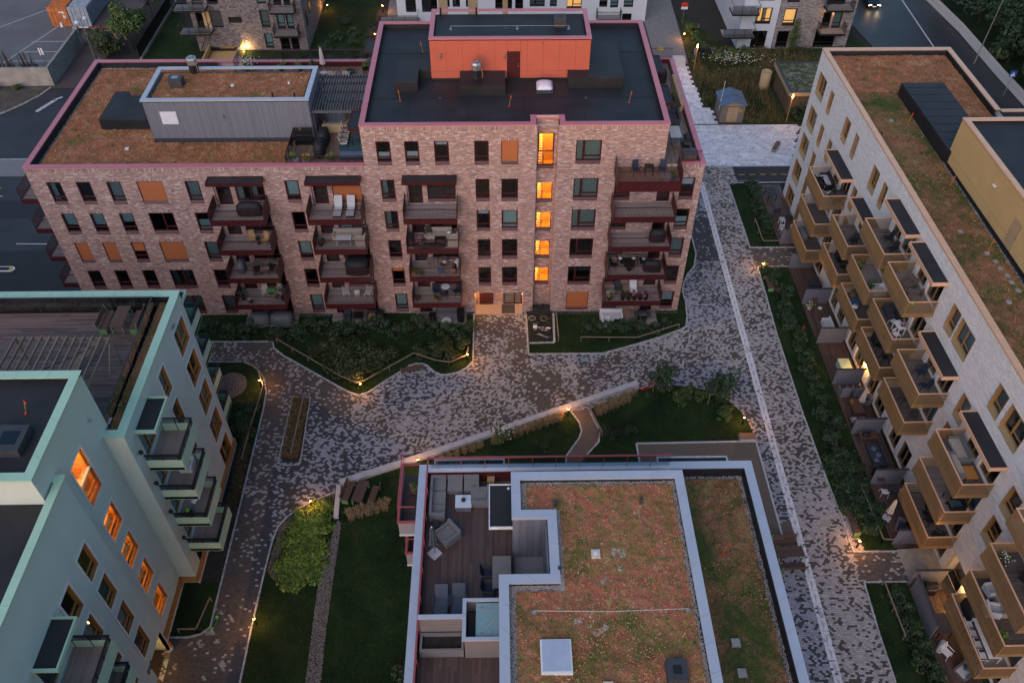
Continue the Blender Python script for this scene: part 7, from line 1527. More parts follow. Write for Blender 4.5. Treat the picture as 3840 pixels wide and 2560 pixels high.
for x, y, h, r in ((66.5, 37, 7, 3.4), (69, 43, 9, 4), (67.5, 50, 8, 3.6), (72, 36, 8, 4), (67, 57, 9, 4), (73, 50, 10, 4.5), (66.5, 64, 9, 4), (73, 59, 10, 4.5), (67.5, 31, 7, 3.5), (80, 44, 11, 5), (80, 56, 11, 5), (70, 68, 10, 4.5), (66.2, 45.8, 5, 2.4), (76, 30, 9, 4.5)):
    tree('garden_tree', 'dark broad tree behind the picket fence, ' + ('beyond the tall street lamp' if y > 47 else 'level with the tall street lamp' if y > 40 else 'near the blue crossing sign'), (x, y, 0), h, r, h*.38, DGRN, 3200, (.22, .4), 20+k, .25, 26, 'dark trees behind the picket fence'); k += 1
t = shrub('mid', (17.0, 18.6, 0), 'bush in the gap behind the right roof terrace', None, scale=1.2)
# ================================================================== GARDEN FURNITURE
def bollard(loc, label, e=30, shielded=0):
    t = thing('bollard_lamp', label, 'bollard lamp', loc, 'bollard lamps along the paths'); b = MB(); b.lathe([(.07, 0), (.07, .82)], 12); part('post', b, m_black, t)
    b = MB(); b.lathe([(.062, .82), (.062, .93)], 12); part('lamp_glass', b, m_glow, t); b = MB(); b.lathe([(.072, .93), (.072, .97), (.03, .99)], 12); part('cap', b, m_black, t)
    a = rnd.uniform(0, 6)
    for k in range(3): point((loc[0]+.16*math.cos(a+k*2.09), loc[1]+.16*math.sin(a+k*2.09), loc[2]+.86), e/3*.75, (1, .40, .085), .04)
for p, l in (((-19.4, -8.8, .04), 'lit bollard at the round corner of the mint block lawn'), ((-11.1, -9.3, .04), 'lit bollard at the southern tip of the big lawn'), ((-2.4, -6.1, .04), 'lit bollard by the entrance path beside the bushes'), ((5.75, -12.25, .04), 'lit bollard at the top of the curved garden path'), ((25.3, 5.3, .04), 'lit bollard at the far paved entry of the pale block'), ((19.6, -13.3, .04), 'lit bollard at the tip of the round lawn'),
             ((-13.5, -20.6, .04), 'lit bollard in the bright yellow green bed'), ((-15.8, -29.6, .04), 'lit bollard beside the mint block path'), ((25.35, -24.5, .04), 'lit bollard by the lower wooden bench'), ((-5.9, -17.2, .3), 'lit bollard by the seat wall north of the terrace')): bollard(p, l)
for p, l in (((-15.6, 61.5, .05), 'lit bollard by the lawn behind, upper one'), ((-15.8, 53, .05), 'lit bollard among the parked bicycles behind'), ((25.4, 52.5, .05), 'lit bollard by the block path at the meadow'), ((-23.4, 62, 0), 'lit bollard beside the grey brick block')): bollard(p, l, 40)
def bench(loc, rot, label, L=1.8, green=True, back=False, cat='bench', group=None):
    t = thing('park_bench', label, cat, loc, group, rot)
    for i in range(5): b = MB(); b.box(-L/2, L/2, -.24+i*.1, -.15+i*.1, .42, .46, jit((1, 1, 1), .15)); part('slat', b, m_bench, t)
    for s in (-1, 1): b = MB(); b.box(s*L/2-.05 if s > 0 else -L/2-.02, s*L/2+.02 if s > 0 else -L/2+.05, -.24, .26, 0, .42); part('side_frame', b, m_mint2 if green else m_dark, t)
    if back:
        for i in range(3): b = MB(); b.hexa([(-L/2, .26+i*.02, .52+i*.13), (L/2, .26+i*.02, .52+i*.13), (L/2, .3+i*.02, .52+i*.13), (-L/2, .3+i*.02, .52+i*.13), (-L/2, .28+i*.02, .62+i*.13), (L/2, .28+i*.02, .62+i*.13), (L/2, .32+i*.02, .62+i*.13), (-L/2, .32+i*.02, .62+i*.13)]); part('back_slat', b, m_bench, t)
        for s in (-1, 1): b = MB(); b.beam((s*(L/2+.02), .2, .4), (s*(L/2+.02), .34, .95), .06, .05); part('back_post', b, m_mint2, t)
    return t
m_mint2 = M('moss green metal', (.13, .25, .11), .5)
def picnic(loc, rot, where):
    t = thing('picnic_table', 'slatted table with green legs ' + where, 'table', loc, None, rot)
    for i in range(7): b = MB(); b.box(-.95, .95, -.4+i*.115, -.4+i*.115+.105, .72, .76, jit((1, 1, 1), .15)); part('slat', b, m_bench, t)
    for s in (-1, 1):
        b = MB(); x = s*.85; b.box(x-.04, x+.04, -.38, -.3, 0, .72); b.box(x-.04, x+.04, .3, .38, 0, .72); b.box(x-.04, x+.04, -.3, .3, .64, .72); part('leg', b, m_mint2, t)
    for s in (-1, 1):
        d = .95*s; o = (loc[0]-math.sin(rot)*d, loc[1]+math.cos(rot)*d, loc[2]); bench(o, rot + (0 if s > 0 else math.pi), ('first' if 0 else 'bench with a backrest on the %s side of the table ' % ('right' if (s < 0) == (math.cos(rot-R(90)) > 0) else 'left')) + where, 1.7, True, True)
picnic((-10.0, -19.7, .02), R(90-12), 'by the seat wall'); picnic((-23.35, -17.0, 15.3), R(90), 'on the mint roof terrace'); picnic((20.3, -25.2, .02), R(3), 'partly behind the sedum roof')
bench((-7.1, -7.25, .0), R(14), 'dark slatted bench in the paved bay of the big lawn'); bench((25.45, 3.2, .02), R(92), 'dark slatted bench in the planting bed at the far entry'); bench((25.55, -22.6, .02), R(95), 'dark slatted bench by the lower hedge', 2.0); bench((31.6, 26.2, .0), R(60), 'dark bench on the light slabs with a green end')
t = thing('box_bench', 'pale box seat with a timber top at the gravel court corner', 'bench', (19.6, -14.8, 0)); b = MB(); b.box(-.6, .6, -.3, .3, 0, .4); part('base', b, m_granite, t)
for i in range(5): b = MB(); b.box(-.6, .6, -.3+i*.12, -.3+i*.12+.11, .4, .45, (2.2, 2.0, 1.7)); part('slat', b, m_bench, t)
def low_fence(pts, label, z=.04, h=.55):
    t = thing('low_rail_fence', label, 'rail fence', (*pts[0], 0), world=True)
    for (x0, y0), (x1, y1) in zip(pts[:-1], pts[1:]):
        b = MB(); b.beam((x0, y0, z+h), (x1, y1, z+h), .09, .05); part('rail', b, m_timber, t); L = math.hypot(x1-x0, y1-y0); n = max(1, int(L/1.7))
        for i in range(n+1): b = MB(); k = i/n; b.beam((x0+(x1-x0)*k, y0+(y1-y0)*k, 0), (x0+(x1-x0)*k, y0+(y1-y0)*k, z+h), .06); part('post', b, m_timber, t)
low_fence([(-19.0, -3.7), (-12.9, -8.15), (-11.5, -8.9), (-10.9, -8.7), (-7.0, -5.6), (-5.0, -6.5), (-3.8, -6.7), (-2.5, -5.9), (-2.35, -4.9)], 'low timber rail along the edge of the big lawn'); low_fence([(7.4, -3.9), (12.3, -4.0), (16.2, -2.4)], 'low timber rail on the small lawn before the right patio'); low_fence([(5.4, -.4), (5.45, -3.9)], 'short timber rail beside the bicycle stand')
low_fence([(-23, -5.95), (-21.5, -6.05), (-20, -7.1), (-19.1, -9.1), (-19.3, -13.6), (-19.35, -16.5)], 'low timber rail round the mint block lawn'); low_fence([(-20.7, -30.1), (-19.5, -30.1), (-19.1, -27.9)], 'short angled timber rail near the lime scooter'); low_fence([(-15.6, -10.5), (-15.7, -16)], 'thin timber rail in the ornamental grass strip'); low_fence([(25.3, 19.2), (28, 19.2)], 'low timber rail by the cycle road'); low_fence([(26.2, 12.6), (26.2, 9.1), (28.6, 9.1)], 'low timber rail on the far patio lawn'); low_fence([(27.0, -19.5), (27.2, -24.2), (28.4, -24.3)], 'low timber rail in the lower hedge'); low_fence([(26.2, -27.4), (26.3, -31.3)], 'low timber rail on the lawn near the grill patio'); low_fence([(7.5, -11.9), (8.3, -14.4)], 'thin timber rail at the curved garden path')
def bicycle(loc, rot, label, fm, group='bicycles on the stand by the entrance', tyre=None, basket=False, lean=.0):
    t = thing('bicycle', label, 'bicycle', loc, group, rot); t.rotation_euler = (lean, 0, rot)
    for x in (-.52, .52): b = MB(); b.torus((x, 0, .34), .325, .022, 'y', 22, 6); w = part('wheel', b, tyre or m_rubber, t); b = MB(); [b.beam((x, 0, .34), (x+.31*math.cos(k*.7), 0, .34+.31*math.sin(k*.7)), .006) for k in range(9)]; part('spokes', b, m_steel, w)
    b = MB(); A = (-.52, 0, .34); B = (-.1, 0, .32); C = (-.18, 0, .78); D = (.36, 0, .82); E = (.52, 0, .34)
    for p, q in ((A, B), (A, C), (B, C), (C, D), (B, D), (D, E)): b.tube([p, q], .02, 6)
    b.tube([C, (-.2, 0, .88)], .016, 6); b.tube([D, (.34, 0, .98)], .016, 6); part('frame', b, fm, t)
    b = MB(); b.tube([(.25, -.28, 1.0), (.36, -.1, .99), (.36, .1, .99), (.25, .28, 1.0)], .016, 6); part('handlebar', b, m_black, t); b = MB(); b.prism([(-.34, -.08), (-.08, -.02), (-.08, .02), (-.34, .08)], .87, .93); part('saddle', b, m_black, t); b = MB(); b.box(-.8, -.4, -.07, .07, .7, .73); part('rack', b, fm if basket else m_black, t)
    if basket: b = MB(); b.box(.4, .72, -.16, .16, .8, .83); [b.beam((.4+.32*i, y, .83), (.4+.32*i, y, 1.0), .012) for i in (0, 1) for y in (-.16, 0, .16)]; b.beam((.4, -.16, 1.0), (.72, -.16, 1.0), .015); b.beam((.4, .16, 1.0), (.72, .16, 1.0), .015); part('basket', b, fm, t)
bicycle((4.0, -.2, .055), R(178), 'black bicycle nearest the wall on the stand', m_black, lean=R(10)); bicycle((3.75, -1.25, .055), R(176), 'black bicycle with pale tyres on the stand', m_black, tyre=m_cream, lean=R(-12)); bicycle((4.1, -2.0, .055), R(180), 'plain black bicycle in the middle of the stand', m_black, lean=R(10)); bicycle((4.0, -2.75, .055), R(176), 'black bicycle with white front basket and rack', m_white, basket=True, lean=R(-10)); bicycle((4.15, -3.35, .055), R(160), 'white framed bicycle at the front of the stand', m_white, lean=R(-30))
for i in range(9): bicycle((-16.6 + (i % 3)*.35, 51.4 + i*.75, .07), R(rnd.uniform(160, 200)), 'bicycle parked in the long stand behind the brick block', m_black if i % 4 else m_dark, 'bicycles behind the brick block', lean=R(rnd.uniform(-15, 15)))
for i in range(6): bicycle((26.0 + i*.38, 48.0 + (i % 2)*.2, .06), R(rnd.uniform(80, 100)), 'bicycle parked in the stand at the meadow corner', m_black if i else m_white, 'bicycles at the meadow corner', lean=R(rnd.uniform(-15, 15)))
single('concrete_block', (lambda b: (b.box(-.75, .75, -.65, .65, 0, 1.0), b)[1])(MB()), m_granite, 'pale concrete block cube beside the light slab walk', 'block', loc=(23.6, 45.6, 0))
def scooter(loc, rot, label, m, lean=0):
    t = thing('kick_scooter', label, 'kick scooter', loc, None, rot); t.rotation_euler = (lean, 0, rot); b = MB(); b.box(-.45, .4, -.09, .09, .12, .19); part('deck', b, m, t); b = MB(); b.box(-.4, .2, -.07, .07, .19, .2); part('grip_mat', b, m_black, t)
    for x in (-.52, .55): b = MB(); b.torus((x, 0, .11), .085, .03, 'y', 14, 6); part('wheel', b, m_rubber, t)
    b = MB(); b.tube([(.55, 0, .12), (.48, 0, .4), (.36, 0, 1.12)], .03); part('stem', b, m, t); b = MB(); b.tube([(.36, -.25, 1.14), (.36, .25, 1.14)], .02); part('handlebar', b, m_black, t); b = MB(); b.box(-.66, -.42, -.06, .06, .24, .27); part('mudguard', b, m, t)
scooter((12.5, -9.45, .0), R(20), 'coral red kick scooter at the end of the seat wall', m_scred); scooter((-18.6, -29.4, .0), R(80), 'lime green kick scooter parked at the path edge', m_lime, R(25))
# ---- furniture kinds
def chair(loc, rot, label, fm, cm, kind='garden', group=None, cat='chair'):
    t = thing('garden_chair', label, cat, loc, group, rot)
    if kind == 'wire':
        b = MB(); [b.beam((-.25, -.25+.5*i/8, .42), (.25, -.25+.5*i/8, .42), .012) for i in range(9)]; part('seat', b, fm, t); b = MB(); [b.beam((-.25, .25+.03*i, .5+.06*i), (.25, .25+.03*i, .5+.06*i), .012) for i in range(6)]; b.beam((-.25, .25, .42), (-.25, .42, .85), .02); b.beam((.25, .25, .42), (.25, .42, .85), .02); part('backrest', b, fm, t)
    elif kind == 'slat':
        for i in range(5): b = MB(); b.box(-.22, .22, -.22+i*.09, -.15+i*.09, .42, .44); part('slat', b, cm, t)
        for i in range(3): b = MB(); b.box(-.22, .22, .24, .26, .52+i*.1, .59+i*.1); part('back_slat', b, cm, t)
    else:
        b = MB(); b.hexa([(-.25, -.26, .40), (.25, -.26, .40), (.25, .24, .38), (-.25, .24, .38), (-.25, -.26, .44), (.25, -.26, .44), (.25, .24, .42), (-.25, .24, .42)]); part('seat', b, cm, t)
        b = MB(); b.hexa([(-.25, .2, .42), (.25, .2, .42), (.25, .25, .42), (-.25, .25, .42), (-.23, .36, 1.0), (.23, .36, 1.0), (.23, .4, 1.0), (-.23, .4, 1.0)]); part('backrest', b, cm, t)
        for s in (-1, 1): b = MB(); b.beam((s*.29, -.26, .64), (s*.29, .3, .66), .05, .03); part('armrest', b, fm, t)
    for sx in (-1, 1):
        for sy in (-1, 1): b = MB(); b.beam((sx*.24, sy*.24, .42), (sx*.27, sy*.3, 0), .03); part('leg', b, fm, t)
    return t
def armchair(loc, rot, label, m, cm=None, w=.85, d=.85, cat='armchair', group=None, n=1, h=.42, back=.78):
    t = thing('lounge_chair' if w < 1.1 else 'outdoor_sofa', label, cat, loc, group, rot); b = MB(); b.box(-w/2+.12, w/2-.12, -d/2, d/2-.14, .05, h-.1); part('base', b, m, t)
    b = MB(); b.box(-w/2, w/2, d/2-.14, d/2, .05, back); part('backrest', b, m, t)
    for s in (-1, 1): b = MB(); b.box(min(s*w/2, s*(w/2-.12)), max(s*w/2, s*(w/2-.12)), -d/2, d/2-.14, .05, h+.17); part('armrest', b, m, t)
    for i in range(n): x0 = -w/2+.13+(w-.26)*i/n; x1 = x0+(w-.26)/n-.01; b = MB(); b.box(x0, x1, -d/2-.02, d/2-.16, h-.1, h+.03); part('cushion', b, cm or m, t)
    return t
def table(loc, rot, label, tm, lm, w=1.2, d=.8, h=.73, kind='rect', group=None):
    t = thing('garden_table', label, 'table', loc, group, rot); b = MB()
    if kind == 'round': b.lathe([(w/2, h-.03), (w/2, h)], 20); part('tabletop', b, tm, t); b = MB(); b.lathe([(.22, 0), (.2, .03), (.03, .06), (.03, h-.03)], 10); part('pedestal', b, lm, t)
    elif kind == 'drum': b.lathe([(w/2, h-.03), (w/2, h)], 20); part('tabletop', b, tm, t); b = MB(); [b.beam((w*.28*math.cos(k*.45), w*.28*math.sin(k*.45), 0), (w*.44*math.cos(k*.45), w*.44*math.sin(k*.45), h-.03), .025) for k in range(14)]; part('wire_base', b, lm, t)
    else:
        n = 6
        for i in range(n): b = MB(); b.box(-w/2, w/2, -d/2+d*i/n, -d/2+d*(i+1)/n-.006, h-.03, h); part('slat', b, tm, t)
        for sx in (-1, 1):
            for sy in (-1, 1): b = MB(); b.box(sx*(w/2-.05)-.03, sx*(w/2-.05)+.03, sy*(d/2-.05)-.03, sy*(d/2-.05)+.03, 0, h-.03); part('leg', b, lm, t)
    return t
def covered(loc, rot, label, m=None, w=1.3, d=.65, h=1.05, cat='covered grill', name='covered_grill'):
    t = thing(name, label, cat, loc, None, rot); b = MB(); n = 12; rings = [(1.04, 0), (1.0, .3), (.98, .68), (.8, .9), (.4, 1.0)]; rs = random.Random(int(abs(loc[0]*100)))
    for s, z in rings:
        for k in range(n): a = 2*math.pi*(k+.5)/n; q = (abs(math.cos(a))**4+abs(math.sin(a))**4)**-.25; f = 1+rs.uniform(-.05, .05); b.v.append((w/2*s*f*math.cos(a)*q, d/2*s*f*math.sin(a)*q, h*z*(1+rs.uniform(-.03, .03))+.04))
    for i in range(len(rings)-1):
        for k in range(n): j = (k+1) % n; b.f.append((i*n+k, i*n+j, (i+1)*n+j, (i+1)*n+k)); b.c.append(WHITE)
    b.f.append(tuple(range((len(rings)-1)*n, len(rings)*n))); b.c.append(WHITE); part('cover', b, m or m_blackc, t, True); b = MB()
    for sx in (-1, 1):
        for sy in (-1, 1): b.box(sx*w*.38-.03, sx*w*.38+.03, sy*d*.36-.03, sy*d*.36+.03, 0, .1)
    part('feet', b, m_dark, t); return t
def grill(loc, rot, label):
    t = thing('gas_grill', label, 'grill', loc, None, rot); b = MB(); b.box(-.4, .4, -.25, .25, .1, .8); part('cabinet', b, m_black, t); b = MB(); b.box(-.75, -.4, -.25, .25, .78, .84); b.box(.4, .75, -.25, .25, .78, .84); part('side_shelf', b, m_dark, t)
    b = MB(); b.hexa([(-.4, -.26, .8), (.4, -.26, .8), (.4, .26, .8), (-.4, .26, .8), (-.4, -.05, 1.15), (.4, -.05, 1.15), (.4, .24, 1.12), (-.4, .24, 1.12)]); l = part('lid', b, m_blackc, t); b = MB(); b.tube([(-.3, -.28, .95), (.3, -.28, .95)], .02); part('handle', b, m_steel, l); b = MB(); [b.lathe([(.03, 0), (.03, .03)], 8, (x, -.27, .74)) for x in (-.25, -.08, .08, .25)]; part('knobs', b, m_steel, t)
def pot(loc, label, pm, kind='mid', r=.2, h=.32, fm=None, nf=25, s=.45, group=None):
    t = thing('potted_plant', label, 'potted plant', loc, group); b = MB(); b.lathe([(r*.75, 0), (r, h), (r*.85, h), (r*.8, h-.05)], 14); part('pot', b, pm, t)
    c = {'mid': MGRN, 'dark': DGRN, 'yellow': YGRN, 'grass': OLV}[kind]; part('foliage', leaf_mesh('foliage', 170, s*.8, s*.8, s*.6, c, (.05, .1), int(abs(loc[0]*31+loc[1]*7)) % 999, 7, z0=h-.08), None, t)
    if fm: flowers(t, [(rnd.gauss(0, s*.4), rnd.gauss(0, s*.4), h+rnd.uniform(.3, 1.0)*s) for _ in range(nf)], fm, .05)
    return t
def parasol(loc, label, cm, h=2.4, stone=True, tilt=0):
    t = thing('closed_parasol', label, 'parasol', loc, None); t.rotation_euler = (tilt, 0, 0); b = MB(); b.tube([(0, 0, 0), (0, 0, h)], .025); part('pole', b, m_steel, t); b = MB(); n = 16
    prof = [(.05, h-.02), (.11, h-.25), (.15, h-.8), (.2, h-1.35), (.24, h-1.5)]
    for i, (r, z) in enumerate(prof):
        for k in range(n): a = 2*math.pi*k/n; q = r*(1.15 if k % 2 else .72); b.v.append((q*math.cos(a), q*math.sin(a), z))
    for i in range(len(prof)-1):
        for k in range(n): j = (k+1) % n; b.f.append((i*n+k, i*n+j, (i+1)*n+j, (i+1)*n+k)); b.c.append(WHITE)
    part('folded_canopy', b, cm, t); b = MB(); b.lathe([(.04, h-.03), (.05, h), (.01, h+.06)], 8); part('finial', b, m_lgrey, t); b = MB(); b.rbox(0, 0, .55, .55, 0, .08, R(45)) if stone else b.lathe([(.28, 0), (.25, .06), (.05, .1)], 14); part('base', b, m_granite, t); return t
def lounger(loc, rot, label, m, fm, rec=.5, group=None, L=1.9, w=.62):
    t = thing('sun_lounger', label, 'sun lounger', loc, group, rot); b = MB(); b.box(-w/2, w/2, -L/2, L*.15, .3, .36); part('mattress', b, m, t); b = MB(); e = L*.35; b.hexa([(-w/2, L*.15, .3), (w/2, L*.15, .3), (w/2, L*.15+e*.9, .3+rec), (-w/2, L*.15+e*.9, .3+rec), (-w/2, L*.15, .36), (w/2, L*.15, .36), (w/2, L*.15+e*.88, .37+rec), (-w/2, L*.15+e*.88, .37+rec)]); part('backrest', b, m, t)
    for s in (-1, 1): b = MB(); b.box(s*w/2-.03, s*w/2+.03, -L/2, L/2, .22, .29); part('side_rail', b, fm, t); b = MB(); b.beam((s*(w/2+.06), -.25, .52), (s*(w/2+.06), .35, .5), .06, .04); part('armrest', b, fm, t)
    for sx in (-1, 1):
        for sy in (-1, 1): b = MB(); b.box(sx*w*.45-.025, sx*w*.45+.025, sy*L*.42-.025, sy*L*.42+.025, 0, .22); part('leg', b, fm, t)
    b = MB(); [b.box(-w/2+.04, w/2-.04, -L/2-.16+i*.05, -L/2-.13+i*.05, .27, .3) for i in range(3)]; part('foot_slats', b, m_black, t); return t
def cushion(loc, rot, label, m, s=.45):
    b = MB(); b.lathe([(s*.35, 0), (s*.5, .06), (s*.5, .1), (s*.3, .16)], 4); single('cushion', b, m, label, 'cushion', None, True, loc, rot)
def box(loc, rot, label, m, w, d, h, name='storage_box', cat='box', lid=None):
    t = thing(name, label, cat, loc, None, rot); b = MB(); b.box(-w/2, w/2, -d/2, d/2, 0, h-.05); part('body', b, m, t); b = MB(); b.box(-w/2-.02, w/2+.02, -d/2-.02, d/2+.02, h-.05, h); part('lid', b, lid or m, t); b = MB(); b.box(-.08, .08, -d/2-.04, -d/2, h*.5, h*.5+.04); part('handle', b, m_steel, t)
# brick facade balconies, column one (left) to four (right)
covered((-19.2, -1.2, 12.02), 0, 'long black covered grill on the top left brick balcony', None, 2.0, .8, 1.1); chair((-19.7, -1.0, 9.02), R(15), 'left rattan chair on the brick balcony with two rattan chairs', m_rattan, m_rattan); chair((-18.6, -1.2, 9.02), R(-20), 'right rattan chair on the brick balcony with two rattan chairs', m_rattan, m_rattan); table((-19.15, -1.1, 9.02), 0, 'small black round table between two rattan chairs', m_black, m_black, .45, h=.5, kind='round')
armchair((-19.9, -1.2, 6.02), R(30), 'black armchair on the left second floor brick balcony', m_wick2, m_black); armchair((-18.6, -1.0, 6.02), R(-20), 'black sofa chair beside a wooden table on the brick balcony', m_wick2, m_black, 1.0); table((-19.2, -1.4, 6.02), 0, 'small wooden table between black armchairs', m_timber, m_dark, .7, .6, .5); pot((-18.2, -.5, 6.02), 'potted plant behind the black armchairs', m_dark, 'yellow'); covered((-21.2, -1.0, 6.02), R(90), 'draped dark cover at the left of the armchair balcony', m_greyc, 1.0, .6, 1.0, 'covered furniture', 'covered_furniture')
pot((-21.7, -1.3, 3.02), 'tall green plant at the left end of the first floor brick balcony', m_black, 'dark', .2, .35, None, s=.8); pot((-18.3, -1.4, 3.02), 'tall green plant at the right end of the first floor brick balcony', m_black, 'dark', .2, .35, None, s=.8); chair((-19.9, -.8, 3.02), R(10), 'cream chair left of the green table on the brick balcony', m_cream, m_cream); chair((-18.7, -.8, 3.02), R(-10), 'cream chair right of the green table on the brick balcony', m_cream, m_cream); table((-19.3, -.9, 3.02), 0, 'green folding table between cream chairs', m_mint2, m_mint2, .8, .6); pot((-21.0, -1.75, 3.02), 'white flowering plant at the balcony rail', m_dark, 'dark', .15, .2, m_whf, 20, .3)
covered((-20.9, -1.3, .12), R(10), 'left grey draped furniture lump under the brick balconies', m_greyc, 1.9, 1.3, 1.1, 'covered furniture', 'covered_furniture'); covered((-18.9, -1.2, .12), R(-8), 'right grey draped furniture lump under the brick balconies', m_greyc, 2.0, 1.3, 1.1, 'covered furniture', 'covered_furniture')
lounger((-12.3, -1.1, 12.02), R(180) + math.pi, 'left pale reclining lounger on the brick balcony', m_lgrey, m_black, .75, L=1.7); lounger((-11.3, -1.1, 12.02), R(180) + math.pi, 'right pale reclining lounger on the brick balcony', m_lgrey, m_black, .75, L=1.7)
armchair((-12.0, -.6, 9.02), 0, 'large beige sofa along the wall of the brick balcony', m_beige, m_beige, 2.4, .85, 'sofa', None, 3); table((-12.2, -1.3, 9.02), 0, 'pale table before the beige sofa', m_lgrey, m_lgrey, 1.2, .7, .65); armchair((-10.85, -1.3, 9.02), R(-90), 'beige corner seat beside the pale table', m_beige, m_beige, .8, .8); pot((-14.1, -1.5, 9.02), 'small shrub in a pot at the beige sofa balcony', m_black, 'dark')
covered((-11.5, -1.1, 6.02), R(-4), 'huge black draped cover filling the brick balcony end', None, 2.0, 1.5, 1.25, 'covered furniture', 'covered_furniture'); chair((-12.9, -1.0, 3.02), R(15), 'left white wire chair by the round white stool', m_white, m_white, 'wire'); chair((-11.0, -1.0, 3.02), R(-15), 'right white wire chair by the round white stool', m_white, m_white, 'wire'); table((-11.95, -1.0, 3.02), 0, 'round white wire stool table', m_white, m_white, .5, h=.5, kind='drum')
lounger((-13.2, -.8, .12), 0, 'dark reclining chair on the middle brick patio', m_dgrey, m_black, .6, L=1.6); table((-12.2, -1.0, .12), 0, 'black table with white dishes on the middle brick patio', m_black, m_black, .8, .8, .6); armchair((-11.0, -.9, .12), 0, 'brown cushioned lounge chair on the middle brick patio', m_dark, m_rattan, .9); covered((-10.3, -1.0, .12), R(90), 'black covered box at the right of the middle brick patio', None, 1.2, .7, .9, 'covered furniture', 'covered_furniture')
armchair((-4.6, -.55, 9.02), 0, 'pale corner sofa with patterned pillow on the brick balcony', m_beige, m_beige, 2.2, .85, 'sofa', None, 3); armchair((-3.35, -1.35, 9.02), R(-90), 'pale sofa end piece against the balcony side', m_beige, m_beige, 1.1, .8, 'sofa'); table((-4.4, -1.4, 9.02), 0, 'black table before the pale corner sofa', m_black, m_black, .9, .5, .6); chair((-5.4, -.7, 9.02), 0, 'black metal chair next to the pale corner sofa', m_black, m_black); cushion((-3.7, -.6, 9.5), R(20), 'white patterned pillow on the pale corner sofa', m_white); box((-6.8, -1.3, 9.02), 0, 'black box in the left corner of the corner sofa balcony', m_black, .5, .9, .8); pot((-6.0, -1.4, 9.02), 'pink flowering pot by the balcony rail of the corner sofa', m_black, 'mid', .18, .3, m_pinkf); covered((-5.3, -1.75, 9.02), 0, 'flat black oval pool cover along the rail', None, 2.6, .5, .25, 'cover', 'pool_cover')
chair((-4.3, -.9, 6.02), R(-15), 'rattan armchair with a patterned pillow on the brick balcony', m_rattan, m_dgrey); cushion((-4.25, -.75, 6.5), R(10), 'cream red patterned pillow on the rattan armchair', m_cream); table((-5.3, -.7, 6.02), 0, 'grey wooden table left of the rattan armchair', m_timber, m_timber, .9, .6); pot((-6.8, -1.7, 6.02), 'big terracotta pot at the left rail', m_terr, 'mid', .28, .4); pot((-6.2, -1.8, 6.02), 'small orange pot next to the big terracotta pot', m_terr, 'mid', .14, .2); chair((-4.5, -1.75, 6.02), R(170), 'small blue stool chair by the balcony rail', m_rattan, m_bluec, 'slat'); table((-3.5, -1.75, 6.02), 0, 'wicker basket table at the right rail', m_rattan, m_rattan, .45, h=.45, kind='drum')
for i, (x, y, z, m, l) in enumerate(((-3.25, -.9, 6.02, m_white, 'white bag in the clutter at the balcony end'), (-3.4, -1.2, 6.02, m_red, 'dark red bag in the clutter at the balcony end'), (-3.15, -.6, 6.02, m_lgrey, 'grey bag in the clutter at the balcony end'))): covered((x, y, z), i, l, m, .35, .3, .7, 'bag', 'bag')
table((-4.3, -.7, 3.02), 0, 'round white table with potted flowers on the brick balcony', m_white, m_black, .75, kind='round'); chair((-5.1, -.9, 3.02), R(20), 'left black sling chair at the round white table', m_black, m_navy); chair((-4.4, -1.35, 3.02), R(175), 'front black sling chair at the round white table', m_black, m_navy); chair((-3.4, -.9, 3.02), R(-50), 'right black sling chair at the round white table', m_black, m_navy); pot((-6.8, -1.7, 3.02), 'round potted plant in the left corner by the rail', m_terr, 'dark', .22, .3); pot((-5.1, -1.75, 3.02), 'green plant in a yellow pot at the rail', m_yellow, 'mid', .16, .25)
armchair((-4.4, -.6, .12), 0, 'wide taupe sofa on the patio under the brick balconies', m_wicker, m_wicker, 1.9, .85, 'sofa', None, 2); box((-3.1, -1.0, .12), R(90), 'black upright cabinet at the right of the taupe sofa', m_black, .9, .6, 1.0); box((-5.6, -1.0, .12), 0, 'black box with cloths on the patio', m_black, .6, .5, .6)
t = thing('mandala_table', 'low round table with white spoke pattern on the patio', 'table', (-4.35, -1.55, .12)); b = MB(); b.lathe([(.42, .32), (.42, .35)], 24); part('tabletop', b, m_white, t); b = MB(); b.torus((0, 0, .35), .22, .012, 'z', 24, 4); b.torus((0, 0, .35), .12, .02, 'z', 24, 4); [b.beam((.25*math.cos(k*.35), .25*math.sin(k*.35), .352), (.38*math.cos(k*.35), .38*math.sin(k*.35), .352), .03, .01) for k in range(18)]; part('pattern', b, m_black, t); b = MB(); b.tube([(0, 0, 0), (0, 0, .32)], .05); part('foot', b, m_black, t)
chair((10.9, -1.0, 15.4), R(10), 'left dark high backed chair on the top brick balcony', m_black, m_navy); chair((12.9, -1.0, 15.4), R(-15), 'right dark high backed chair on the top brick balcony', m_black, m_navy); table((11.9, -1.0, 15.4), 0, 'small black table between dark chairs on the top brick balcony', m_black, m_black, .7, .6, .7); pot((13.7, -1.7, 15.4), 'green pot plant at the corner of the top brick balcony', m_dark, 'mid')
